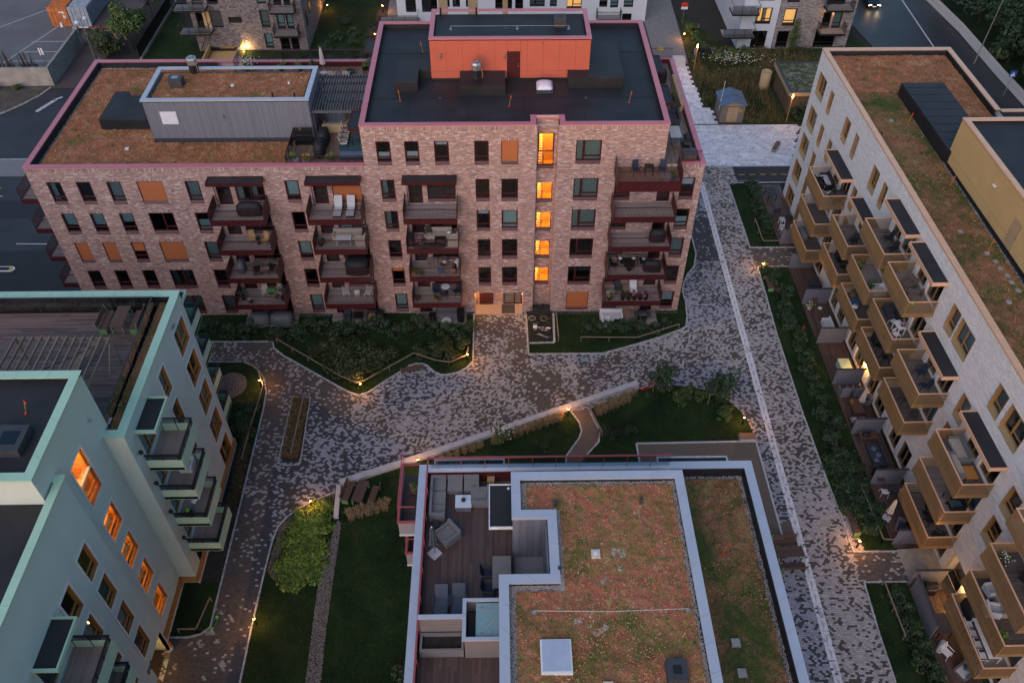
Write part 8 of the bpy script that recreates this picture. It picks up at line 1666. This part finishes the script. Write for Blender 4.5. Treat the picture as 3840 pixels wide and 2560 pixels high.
covered((13.3, -1.2, 9.02), 0, 'black covered grill on the empty right brick balcony', None, 1.3, .7, 1.1); covered((13.2, -1.4, 6.02), R(-5), 'black covered grill beside the black sofa', None, 1.5, .8, 1.0); armchair((11.2, -.55, 6.02), 0, 'black sofa with white pillows on the right brick balcony', m_wick2, m_black, 1.6, .8, 'sofa', None, 2); armchair((12.5, -.6, 6.02), 0, 'black armchair with checked blanket beside the black sofa', m_wick2, m_black); cushion((10.6, -.5, 6.5), 0, 'white pillow at the left of the black sofa', m_white, .4); cushion((11.75, -.5, 6.5), 0, 'cream pillow at the right of the black sofa', m_cream, .4); cushion((12.6, -.6, 6.5), R(20), 'pale blue cloth on the black armchair', m_lgrey, .35); chair((10.0, -1.1, 6.02), R(70), 'black wire armchair at the left of the black sofa', m_black, m_black); table((11.3, -1.35, 6.02), 0, 'oval black table before the black sofa', m_black, m_black, .9, h=.5, kind='round')
for i, x in enumerate((11.0, 11.5, 12.0, 12.5, 13.0)): pot((x, -1.8, 3.02), ['dark planter with sparse pink flowers, first of the row at the rail', 'dark planter between the first and third of the rail row', 'dark planter with full pink flowers in the middle of the rail row', 'dark planter between the two fullest pink ones', 'dark planter with bright pink flowers, right end of the rail row'][i], m_black, 'dark', .2, .42, m_pinkf if i in (2, 3, 4) else None, 22, .4, 'pink planters at the rail')
pot((9.9, -1.7, 3.02), 'white flowering bush at the left end of the pink planters', m_black, 'yellow', .25, .3, m_whf, 25, .5); lounger((12.0, -.9, 3.02), 0, 'white cushioned reclining chair on the planter balcony', m_white, m_rattan, .7, L=1.4); chair((10.7, -.8, 3.02), R(10), 'dark chair at the left of the white recliner', m_black, m_dgrey); table((11.35, -.9, 3.02), 0, 'wooden side table by the white recliner', m_timber, m_timber, .55, .7, .6)
armchair((10.3, -1.1, .12), R(0), 'white corner sofa on the right brick patio', m_white, m_lgrey, 2.0, .9, 'sofa', None, 3); armchair((9.75, -1.9, .12), R(90), 'white sofa end piece on the right brick patio', m_white, m_lgrey, .9, .8, 'sofa'); grill((13.0, -1.4, .12), 0, 'open steel lidded grill on the right brick patio'); chair((11.8, -1.2, .12), R(20), 'round wire chair beside the white corner sofa', m_rattan, m_dgrey, 'wire'); table((10.9, -1.9, .12), 0, 'low dark table before the white corner sofa', m_black, m_black, .8, .5, .4)
# terrace behind the sedum shed
pot((-21.9, 15.4, 15.25), 'big white hydrangea pot at the back terrace corner', m_black, 'yellow', .35, .4, m_whf, 70, 1.0); parasol((-15.2, 15.3, 15.25), 'folded beige striped parasol behind the sedum shed', m_cream, 2.4)
for x, k, l in ((-19.1, 'yellow', 'low green planter behind the shed roof, leftmost'), (-17.4, 'yellow', 'spiky yellow green planter behind the shed roof'), (-16.3, 'mid', 'small green planter left of the folded parasol'), (-11.6, 'yellow', 'bright lettuce green planter by the pergola')): t = pot((x, 15.9, 15.25), l, m_black, k, .3, .35, s=.5)
chair((-14.3, 14.1, 15.25), R(180), 'left cream bent frame chair by the folded parasol', m_cream, m_cream); chair((-13.0, 14.1, 15.25), R(180), 'right cream bent frame chair by the folded parasol', m_cream, m_cream); box((-10.6, 14.8, 15.25), 0, 'tall black cabinet at the back of the terrace', m_dark, .9, .8, 1.5); single('fire_bowl', (lambda b: (b.lathe([(.15, 0), (.4, .25), (.42, .28), (.3, .2)], 16), b)[1])(MB()), m_black, 'black fire bowl next to the lettuce green planter', 'fire bowl', loc=(-12.8, 15.2, 15.25))
covered((-13.6, 3.9, 15.25), R(88), 'black covered grill under the pergola edge', None, 1.6, .8, 1.15); covered((-13.7, 2.4, 15.25), R(86), 'second black covered grill nearer the terrace rail', None, 1.5, .8, 1.1)
t = thing('shelf_unit', 'black open shelf unit against the sedum shed', 'shelf', (-15.15, 3.7, 15.25)); b = MB()
for z in (.1, .5, .95, 1.3): b.box(-.7, .7, -.25, .25, z, z+.05)
part('shelf', b, m_black, t); b = MB(); [b.box(x-.03, x+.03, y-.03, y+.03, 0, 1.4) for x in (-.68, .68) for y in (-.22, .22)]; part('post', b, m_black, t); pot((-15.3, 3.55, 16.6), 'orange flowered little pot on the black shelf', m_terr, 'mid', .08, .1, m_flag, 8, .15)
pot((-15.4, .95, 15.25), 'grey pot with a small conifer at the terrace rail', m_lgrey, 'yellow', .3, .4, None, s=.6); pot((-14.6, .9, 15.25), 'grey pot with yellow chrysanthemums at the terrace rail', m_lgrey, 'yellow', .28, .3, M('yellow petals', (.6, .36, .01), .8), 40, .45); pot((-12.6, .95, 15.25), 'ornamental grass pot by the terrace rail', m_dark, 'yellow', .25, .3, None, s=.55); box((-11.0, 1.0, 15.25), 0, 'blue grey storage box at the terrace rail corner', m_dark, 1.7, .8, .75, lid=m_blue)
single('outdoor_rug', (lambda b: (b.lathe([(1.3, 0), (1.3, .012)], 28), b)[1])(MB()), m_tealc, 'round dark teal rug under the dining chairs', 'rug', loc=(-11.1, 3.4, 15.26)); table((-10.9, 4.1, 15.27), R(90), 'black framed table on the teal rug', m_dark, m_black, 1.5, .8)
for i, y in enumerate((3.2, 3.9, 4.6, 5.3)): chair((-11.9, y, 15.27), R(90), ['beige sling chair nearest the rail on the teal rug', 'beige sling chair second from the rail on the teal rug', 'beige sling chair third from the rail on the teal rug', 'beige sling chair farthest from the rail by the pergola'][i], m_black, m_cream, group='beige chairs at the terrace table')
armchair((-11.6, 9.3, 15.25), R(200), 'grey sofa under the back of the pergola', m_greyc, m_lgrey, 2.2, .9, 'sofa', None, 3); armchair((-12.9, 5.7, 15.25), R(180), 'tan sofa under the front of the pergola', m_tan, m_beige, 2.0, .9, 'sofa', None, 2); chair((-13.9, 6.3, 15.25), R(40), 'dark chair with white cloth under the pergola', m_black, m_dgrey)
# right roof terrace
table((14.6, 3.9, 15.3), R(90), 'grey slatted dining table on the right roof terrace', m_lgrey, m_dark, 1.7, .9); grill((15.3, 2.6, 15.3), R(-90), 'black gas grill by the red parapet'); covered((14.9, 13.2, 15.3), 0, 'black covered barbecue at the far end of the right terrace', None, .8, .6, 1.2); box((15.3, .95, 15.3), 0, 'dark rattan box behind the corner railing', m_wick2, 1.0, .9, .8, lid=m_dark); armchair((14.95, 6.7, 15.3), R(-90), 'charcoal lounge seat below the canopy on the right terrace', m_dgrey, m_dgrey, 1.6, .9, 'sofa', None, 2); pot((15.3, 8.2, 15.3), 'pale grassy pot before the timber screen', m_dark, 'grass', .25, .35, None, s=.6); pot((15.3, 9.8, 15.3), 'dark pot with blue ornaments before the timber screen', m_dark, 'dark', .25, .35, None, s=.5); chair((14.4, 8.9, 15.3), R(-90), 'black slatted chair between the two canopies', m_black, m_black, 'slat')
single('yellow_pinwheel', (lambda b: (b.prism([(-.3, 0), (0, -.25), (.3, 0), (.2, .25), (-.2, .25)], 0, .12), b)[1])(MB()), m_yellow, 'yellow lantern shape on the far railing corner', 'ornament', loc=(15.2, 16.9, 16.5))
# pale block balconies (u along the facade, d outwards)
WP = lambda u, d, z: tuple(RWP.P(u, z, d)); A0 = R(-90.6)
def wrot(a): return A0 + R(a)
armchair(WP(10.6, .8, 8.62), wrot(0), 'black sofa with white cushions on the far golden balcony', m_black, m_lgrey, 2.0, .8, 'sofa', None, 2); armchair(WP(10.8, 1.5, 8.62), wrot(180), 'black wicker seat facing the black sofa with white cushions', m_black, m_black, 1.2); table(WP(12.5, .9, 8.62), wrot(0), 'round silver table on the far golden balcony', m_steel, m_dark, .5, h=.5, kind='round'); chair(WP(12.9, 1.1, 8.62), wrot(40), 'white framed folding chair on the far golden balcony', m_white, m_blackc); grill(WP(13.2, .6, 8.62), wrot(90), 'small kettle grill in the corner of the far golden balcony')
covered(WP(10.6, 1.4, 2.62), wrot(0), 'grey draped furniture on the lowest far golden balcony', m_greyc, 1.6, .8, .9, 'covered furniture', 'covered_furniture'); chair(WP(19.0, 1.1, 8.62), wrot(30), 'black folding chair alone on a golden balcony', m_black, m_blackc); chair(WP(24.5, .9, 12.22), wrot(20), 'black reclined chair on the top golden balcony', m_black, m_blackc); chair(WP(23.2, .8, 12.22), wrot(0), 'black reclined chair under the roof canopy, further along', m_black, m_blackc)
armchair(WP(28.3, 1.0, 12.22), wrot(25), 'left brown wicker recliner on the top golden balcony', m_wick2, m_wick2, .8, 1.0); armchair(WP(29.6, 1.0, 12.22), wrot(-20), 'right brown wicker recliner on the top golden balcony', m_wick2, m_wick2, .8, 1.0); table(WP(29.0, 1.3, 12.22), wrot(0), 'small brown wicker table between the recliners', m_wick2, m_wick2, .5, .5, .4); pot(WP(30.5, 1.8, 12.22), 'trough plant at the near rail of the recliner balcony', m_dark, 'yellow', .2, .3, None, s=.6)
pot(WP(22.2, 1.5, 8.62), 'spider plant hanging at the green screen of a golden balcony', m_dark, 'yellow', .2, .3, None, s=.5); pot(WP(24.5, 1.2, 8.62), 'agave like plant by the white lounge chair', m_dark, 'mid', .2, .3, None, s=.6); armchair(WP(25.0, .9, 8.62), wrot(0), 'white lounge chair in the plant filled balcony', m_white, m_lgrey, .9); box(WP(17.4, .8, 5.62), wrot(0), 'black chest on the second row golden balcony', m_black, .9, .6, .7); chair(WP(18.8, 1.0, 5.62), wrot(-30), 'black chair beside the black chest', m_black, m_blackc); single('cube_rug', (lambda b: (b.box(-.5, .5, -.4, .4, 0, .1), b.box(-.4, .0, -.4, 0, .1, .2), b)[2])(MB()), m_bluec, 'bright blue blocks on a golden balcony', 'play blocks', loc=WP(22.9, 1.4, 5.62)); cushion(WP(24.4, 1.9, 6.6), 0, 'pale blue cloth over the golden balcony rail', m_lgrey, .6); pot(WP(22.0, 1.0, 5.62), 'terracotta trough with plants by the blue blocks', m_terr, 'mid', .3, .3)
table(WP(29.3, .9, 8.62), wrot(10), 'white folding table with a purple flower pot', m_white, m_white, .9, .6); chair(WP(28.6, 1.0, 8.62), wrot(-70), 'white folding chair at the far side of the white table', m_white, m_white, 'slat'); chair(WP(29.9, 1.3, 8.62), wrot(120), 'white folding chair at the near side of the white table', m_white, m_white, 'slat'); pot(WP(29.4, .8, 9.36), 'purple flowers in a black pot on the white table', m_black, 'dark', .1, .15, m_pinkf, 14, .2); armchair(WP(27.4, .8, 8.62), wrot(0), 'charcoal sofa at the far end of the white table balcony', m_dgrey, m_dgrey, 1.4, .8, 'sofa'); covered(WP(28.1, .5, 8.62), wrot(0), 'black cover standing behind the charcoal sofa', None, .7, .6, 1.2); pot(WP(30.2, 1.9, 8.62), 'lilac flower trough at the near rail corner', m_dark, 'mid', .25, .3, m_pinkf, 25, .4)
chair(WP(28.2, 1.0, 5.62), wrot(0), 'black ladder back chair, farther one on the shaded balcony', m_black, m_black, 'slat'); chair(WP(29.4, 1.0, 5.62), wrot(180), 'black ladder back chair, nearer one on the shaded balcony', m_black, m_black, 'slat'); covered(WP(27.4, .9, 5.62), wrot(0), 'black covered grill at the far end of the shaded balcony', None, 1.0, .7, 1.1); pot(WP(30.3, 1.7, 5.62), 'small green plant at the near rail of the shaded balcony', m_dark, 'mid', .18, .25)
chair(WP(33.6, .9, 8.62), wrot(15), 'left navy deck chair on the golden balcony', m_navy, m_navy); chair(WP(34.9, 1.0, 8.62), wrot(-10), 'right navy deck chair on the golden balcony', m_navy, m_navy); chair(WP(33.6, 1.0, 5.62), wrot(0), 'black wire chair on the bare golden balcony', m_black, m_black, 'wire'); chair(WP(35.2, .9, 5.62), wrot(60), 'black wire stool chair at the near end of the bare balcony', m_black, m_black, 'wire')
armchair(WP(40.4, .8, 8.62), wrot(0), 'taupe lounge sofa on the golden balcony with a wood table', m_wicker, m_beige, 1.9, .85, 'sofa', None, 2); armchair(WP(41.6, 1.6, 8.62), wrot(180), 'taupe bench seat at the outer rail', m_wicker, m_beige, 1.8, .7, 'sofa', None, 2); table(WP(42.2, .9, 8.62), wrot(0), 'bright wooden coffee table by the taupe sofa', m_oak, m_dark, 1.0, .8, .4); armchair(WP(42.6, .7, 5.62), wrot(0), 'black seat with teal blanket on the lower golden balcony', m_black, m_tealc, .8); table(WP(42.0, 1.0, 5.62), wrot(0), 'small brown table next to the teal blanket seat', m_wick2, m_black, .7, .5, .5); chair(WP(41.8, 1.2, 2.62), wrot(30), 'black mesh chair, left one on the lowest golden balcony', m_black, m_blackc); chair(WP(43.0, 1.1, 2.62), wrot(-40), 'black mesh chair, right one on the lowest golden balcony', m_black, m_blackc); table(WP(41.0, 1.0, 2.62), 0, 'round black table on the lowest golden balcony', m_black, m_black, .6, kind='round')
chair(WP(49.6, .8, 8.62), wrot(30), 'black reclining chair on the blue grey decked balcony', m_black, m_blackc); chair(WP(50.9, .8, 8.62), wrot(-10), 'black reclining chair nearest the camera on the blue grey deck', m_black, m_blackc); pot(WP(48.3, 1.4, 8.62), 'white flowering trough on the blue grey decked balcony', m_dark, 'mid', .3, .3, m_whf, 25, .5); armchair(WP(48.6, .9, 5.62), wrot(10), 'white wicker chair facing the facade on the third golden balcony', m_white, m_lgrey, .8); armchair(WP(49.9, 1.5, 5.62), wrot(170), 'white wicker chair at the outer slats', m_white, m_lgrey, .8); armchair(WP(49.6, .6, 5.62), wrot(0), 'beige sofa at the wall of the third golden balcony', m_beige, m_beige, 1.4, .8, 'sofa'); pot(WP(51.6, 1.6, 5.62), 'yellow leaved pot in the near corner of the third golden balcony', m_dark, 'yellow', .2, .3, None, s=.5)
table(WP(50.4, .95, 2.62), wrot(0), 'long white dining table on the lowest near balcony', m_white, m_white, 2.6, .8)
for i, u in enumerate((49.4, 50.0, 50.7, 51.4)): chair(WP(u, 1.6, 2.62), wrot(180), ['white shell chair at the far end of the long white table', 'white shell chair second along the long white table', 'white shell chair third along the long white table', 'white shell chair at the near end of the long white table'][i], m_black, m_white, group='white shell chairs')
covered(WP(48.4, 1.0, 2.62), wrot(0), 'big black covered grill at the far end of the white dining table', None, 1.4, .8, 1.1)
# patios of the pale block
table((28.8, 17.0, .1), R(90), 'grey patio table on the far patio of the pale block', m_dgrey, m_black, 1.5, .9); chair((28.7, 14.0, .1), R(180), 'black armchair on the far patio', m_black, m_dgrey); chair((29.7, 12.8, .1), R(150), 'black armchair nearer the wall on the far patio', m_black, m_dgrey); table((28.8, 12.2, .1), R(90), 'small pale blue patio table', m_lgrey, m_white, .7, .5); chair((28.6, 11.0, .1), R(0), 'white folding chair at the pale blue patio table', m_white, m_white, 'slat'); chair((29.6, 11.0, .1), R(0), 'white folding chair nearer the wall at the pale blue table', m_white, m_white, 'slat')
armchair((29.6, 3.0, .1), R(-90), 'dark lounge seat on the patio beyond the long white bench', m_dgrey, m_dgrey, .9); chair((28.9, .2, .1), R(0), 'wooden folding chair against the grey patio screen', m_bench, m_bench, 'slat'); pot((28.4, -.1, .1), 'white hydrangea pot beside the grey patio screen', m_lgrey, 'yellow', .22, .3, m_whf, 18, .4); cushion((29.4, -.1, .1), 0, 'striped cushion on the dark patio boards', m_white, .5)
armchair((29.3, -3.0, .1), R(-90), 'long white patio bench against the timber door', m_white, m_lgrey, 2.2, .7, 'bench', None, 2); box((29.3, -8.0, .1), R(90), 'pale green ribbed chest on the patio', m_mintp, 2.0, .9, .7); t = thing('wall_lantern', 'lit warm wall lantern above the pale green chest', 'lamp', WP(26.2, .02, 1.7)); b = MB(); b.lathe([(.08, 0), (.1, .18), (.05, .24)], 8, (-.12, 0, 0)); part('lamp_glass', b, m_glowW, t); b = MB(); b.lathe([(.12, .24), (.02, .32)], 8, (-.12, 0, 0)); part('cap', b, m_black, t); point(WP(26.2, .4, 1.75), 22, (1, .45, .08))
armchair((28.5, -10.3, .1), R(180), 'left grey wicker high chair below the grey screen', m_wicker, m_dgrey, .75, back=1.05); armchair((29.6, -10.3, .1), R(180), 'right grey wicker high chair below the grey screen', m_wicker, m_dgrey, .75, back=1.05); parasol((29.3, -11.9, .1), 'folded pink striped parasol over the cluttered patio table', m_cream, 2.5, False); table((28.9, -12.2, .1), R(90), 'wooden patio table with a red flower pot', m_bench, m_bench, 1.5, .9); pot((28.5, -12.1, .83), 'red pot of flowers on the wooden patio table', m_flag, 'yellow', .14, .22, m_flag, 14, .25); chair((28.4, -13.4, .1), R(180), 'left brown chair with pale cushion at the wooden patio table', m_bench, m_lgrey); chair((29.1, -13.4, .1), R(180), 'right brown chair with pale cushion at the wooden patio table', m_bench, m_lgrey); armchair((29.9, -11.3, .1), R(-90), 'grey upright chair by the glass patio door', m_wicker, m_dgrey, .7)
table((28.9, -15.2, .1), 0, 'brown table with a black cover under the grey screen', m_bench, m_dark, 1.4, .7); covered((28.7, -15.2, .83), 0, 'small black covered object on the brown patio table', None, .6, .4, .25, 'cover', 'covered_object'); armchair((29.1, -16.9, .1), R(-90), 'charcoal corner sofa with slate blue pillows', m_dgrey, m_dgrey, 2.0, 1.0, 'sofa', None, 3)
for i, (x, y) in enumerate(((29.0, -16.3), (29.2, -16.9), (28.9, -17.4))): cushion((x, y, .56), i, ['slate blue pillow at the far end of the charcoal sofa', 'slate blue pillow in the middle of the charcoal sofa', 'slate blue pillow at the near end of the charcoal sofa'][i], m_blue, .6)
grill((28.5, -18.8, .1), R(90), 'closed black grill beside the charcoal sofa patio'); chair((28.6, -20.2, .1), R(170), 'left white slatted chair on the dark patio', m_white, m_white, 'slat'); chair((29.9, -20.2, .1), R(190), 'right white slatted chair on the dark patio', m_white, m_white, 'slat'); table((29.3, -20.2, .1), 0, 'small round wire table between the white slatted chairs', m_dark, m_dark, .6, kind='round'); parasol((28.2, -22.2, .1), 'folded rose white parasol on a stone foot by the lower hedge', m_cream, 2.3); armchair((28.9, -23.1, .1), R(-30), 'grey wicker chair beside the round black table', m_wicker, m_dgrey, .8); table((29.6, -23.2, .1), 0, 'round black table near the rose white parasol', m_black, m_black, 1.1, kind='round')
grill((29.0, -28.1, .1), 0, 'open gas grill with round burners behind the grey screen'); table((28.9, -30.6, .1), R(90), 'dark patio table near the white draped chair', m_dgrey, m_black, 1.4, .9); chair((28.6, -32.4, .1), R(30), 'white chair draped with a pale blanket', m_white, m_white); covered((28.4, -32.0, .1), 1, 'pale blue blanket hung over the white patio chair', m_lgrey, .6, .4, .9, 'blanket', 'draped_blanket'); armchair((29.3, -33.6, .1), R(-60), 'grey patio armchair with a teal pillow', m_greyc, m_lgrey, .9); cushion((29.4, -33.5, .56), .5, 'teal pillow on the grey patio armchair', m_tealc, .5); single('round_ottoman', (lambda b: (b.lathe([(.7, 0), (.72, .3), (.6, .38), (.35, .38), (.33, .3)], 24), b)[1])(MB()), m_lgrey, 'big round grey fire pit table on the near patio', 'fire pit', loc=(29.5, -35.2, .1), smooth=False)
chair((25.9, -15.8, .05), 0, 'dark chair half hidden in the hedge lawn', m_black, m_black, 'slat')
# mint balconies
armchair((-19.3, -23.6, 9.12), R(0), 'pale lounge seat on the second mint balcony', m_white, m_lgrey, .8); cushion((-19.4, -24.4, 6.6), .3, 'white cloth lying on a mint balcony', m_white, .5); covered((-19.6, -25.2, 6.12), 0, 'dark bundle with a green top on a mint balcony', m_blackc, .5, .4, .6, 'bag', 'bag'); cushion((-19.6, -25.2, 6.75), 0, 'green cap on the dark bundle', m_lime, .35); table((-21.9, -25.2, 15.3), 0, 'small pale slatted table in the terrace corner', m_lgrey, m_dark, .9, .5, .5)
# front roof terrace
def module(loc, rot, label, bk=True, arm=0, w=.8, d=.8):
    t = thing('sofa_module', label, 'sofa', loc, 'grey wicker corner sofa modules', rot); b = MB(); b.box(-w/2, w/2, -d/2, d/2, .02, .34); part('base', b, m_wicker, t); b = MB(); b.box(-w/2+.02, w/2-.02, -d/2+.0, d/2-.14, .34, .43); part('cushion', b, m_wicks, t)
    if bk: b = MB(); b.box(-w/2, w/2, d/2-.13, d/2, .34, .68); part('backrest', b, m_wicker, t)
    if arm: b = MB(); b.box(arm*w/2-.13*(arm > 0), arm*w/2+.13*(arm < 0), -d/2, d/2-.13, .34, .68); part('armrest', b, m_wicker, t)
m_wicks = wood_mat('striped grey cushion', (.10, .10, .105), (.24, .235, .23), 0, .9, 0)
z0 = 15.26
module((-2.95, -29.65, z0), 0, 'wicker corner module in the far left terrace corner', True, -1); module((-2.08, -29.65, z0), 0, 'wicker sofa module right of the corner one'); module((-1.22, -29.65, z0), 0, 'wicker sofa module at the right end with an armrest', True, 1); module((-2.95, -30.5, z0), R(90), 'wicker sofa module down the left side'); module((-2.95, -31.3, z0), R(90), 'wicker sofa module at the near left end with an armrest', True, -1)
armchair((-.75, -30.45, z0), R(-90), 'grey wicker armchair under the small canopy', m_wicker, m_wicks, .95, .95); armchair((-2.35, -32.65, z0), R(-50), 'grey wicker armchair turned towards the parasol', m_wicker, m_wicks, .95, .95)
t = thing('coffee_table', 'square wicker coffee table with a white glass top', 'table', (-1.62, -30.75, z0)); b = MB(); b.box(-.4, .4, -.37, .37, 0, .4); part('base', b, m_wicker, t); b = MB(); b.box(-.42, .42, -.39, .39, .4, .42); part('glass_top', b, m_wblind, t); single('dark_vase', (lambda b: (b.lathe([(.06, 0), (.12, .1), (.1, .2), (.04, .27)], 14), b)[1])(MB()), m_black, 'black egg shaped vase on the coffee table', 'vase', smooth=True, loc=(-1.62, -30.75, z0+.42))
t = parasol((-3.0, -33.55, z0), 'folded grey parasol on a speckled stone slab', M('slate parasol cloth', (.045, .06, .08), .8), 2.45, True); single('metal_bowl', (lambda b: (b.lathe([(.1, 0), (.22, .1), (.22, .22), (.19, .12)], 18), b)[1])(MB()), m_dark, 'dark metal bowl beside the wicker sofa', 'bowl', loc=(-3.05, -31.95, z0))
lounger((-2.55, -36.4, z0), 0, 'left dark grey lounger before the timber partition', m_navyl := M('slate sling', (.07, .085, .115), .75), m_dark, .35, L=1.75, group=None); lounger((-1.72, -36.35, z0), 0, 'right dark grey lounger before the timber partition', m_navyl, m_dark, .35, L=1.75)
t = thing('dining_table', 'grey wicker dining table beside the stepped wall', 'table', (.33, -35.0, z0)); b = MB(); b.box(-.45, .45, -.85, .85, .68, .74); part('tabletop', b, m_wicks, t); b = MB(); [b.box(sx*.4-.04, sx*.4+.04, sy*.78-.04, sy*.78+.04, 0, .68) for sx in (-1, 1) for sy in (-1, 1)]; part('leg', b, m_wicker, t)
chair((-.35, -34.9, z0), R(90), 'black folding chair at the far side of the wicker dining table', m_dark, m_navy); chair((-.3, -35.75, z0), R(80), 'black folding chair at the near side of the wicker dining table', m_dark, m_navy)
box((-.2, -29.35, z0), 0, 'small wicker basket by the terrace rail', m_rattan, .35, .3, .4, 'wicker_basket', 'basket'); cushion((1.5, -36.0, z0+.2), .3, 'white cushion leaning in the stepped corner', m_white, .7); covered((1.9, -35.6, z0), 0, 'brown folded cushions in the stepped corner', m_beige, .9, .8, .75, 'cushions', 'cushion_stack'); covered((1.55, -36.3, z0), .5, 'taupe draped cloth in the stepped corner', m_greyc, .8, .6, .7, 'cloth', 'draped_cloth')
pot((-4.25, -29.6, 14.95), 'leafy plant in a pink pot on the red framed balcony', m_terr, 'mid', .22, .3, None, s=.45); chair((.05, -36.85, z0), 0, 'pale folded chair behind the storage box', m_lgrey, m_lgrey, 'slat')
# birdbath and small things on the lawns
single('garden_post', (lambda b: (b.tube([(0, 0, 0), (0, 0, 1.1)], .035), b.box(-.12, .12, -.03, .03, 1.0, 1.1), b)[2])(MB()), m_dark, 'small dark tap post at the seat wall', 'post', loc=(-.4, -14.0, .3))
single('pinwheel', (lambda b: (b.tube([(0, 0, 0), (0, 0, .9)], .015), b.prism([(-.1, -.04), (.1, .02), (.08, .06), (-.08, .06)], .7, 1.0), b)[2])(MB()), m_flag, 'little red garden pinwheel on the patio lawn', 'pinwheel', loc=(26.9, -3.3, .04))
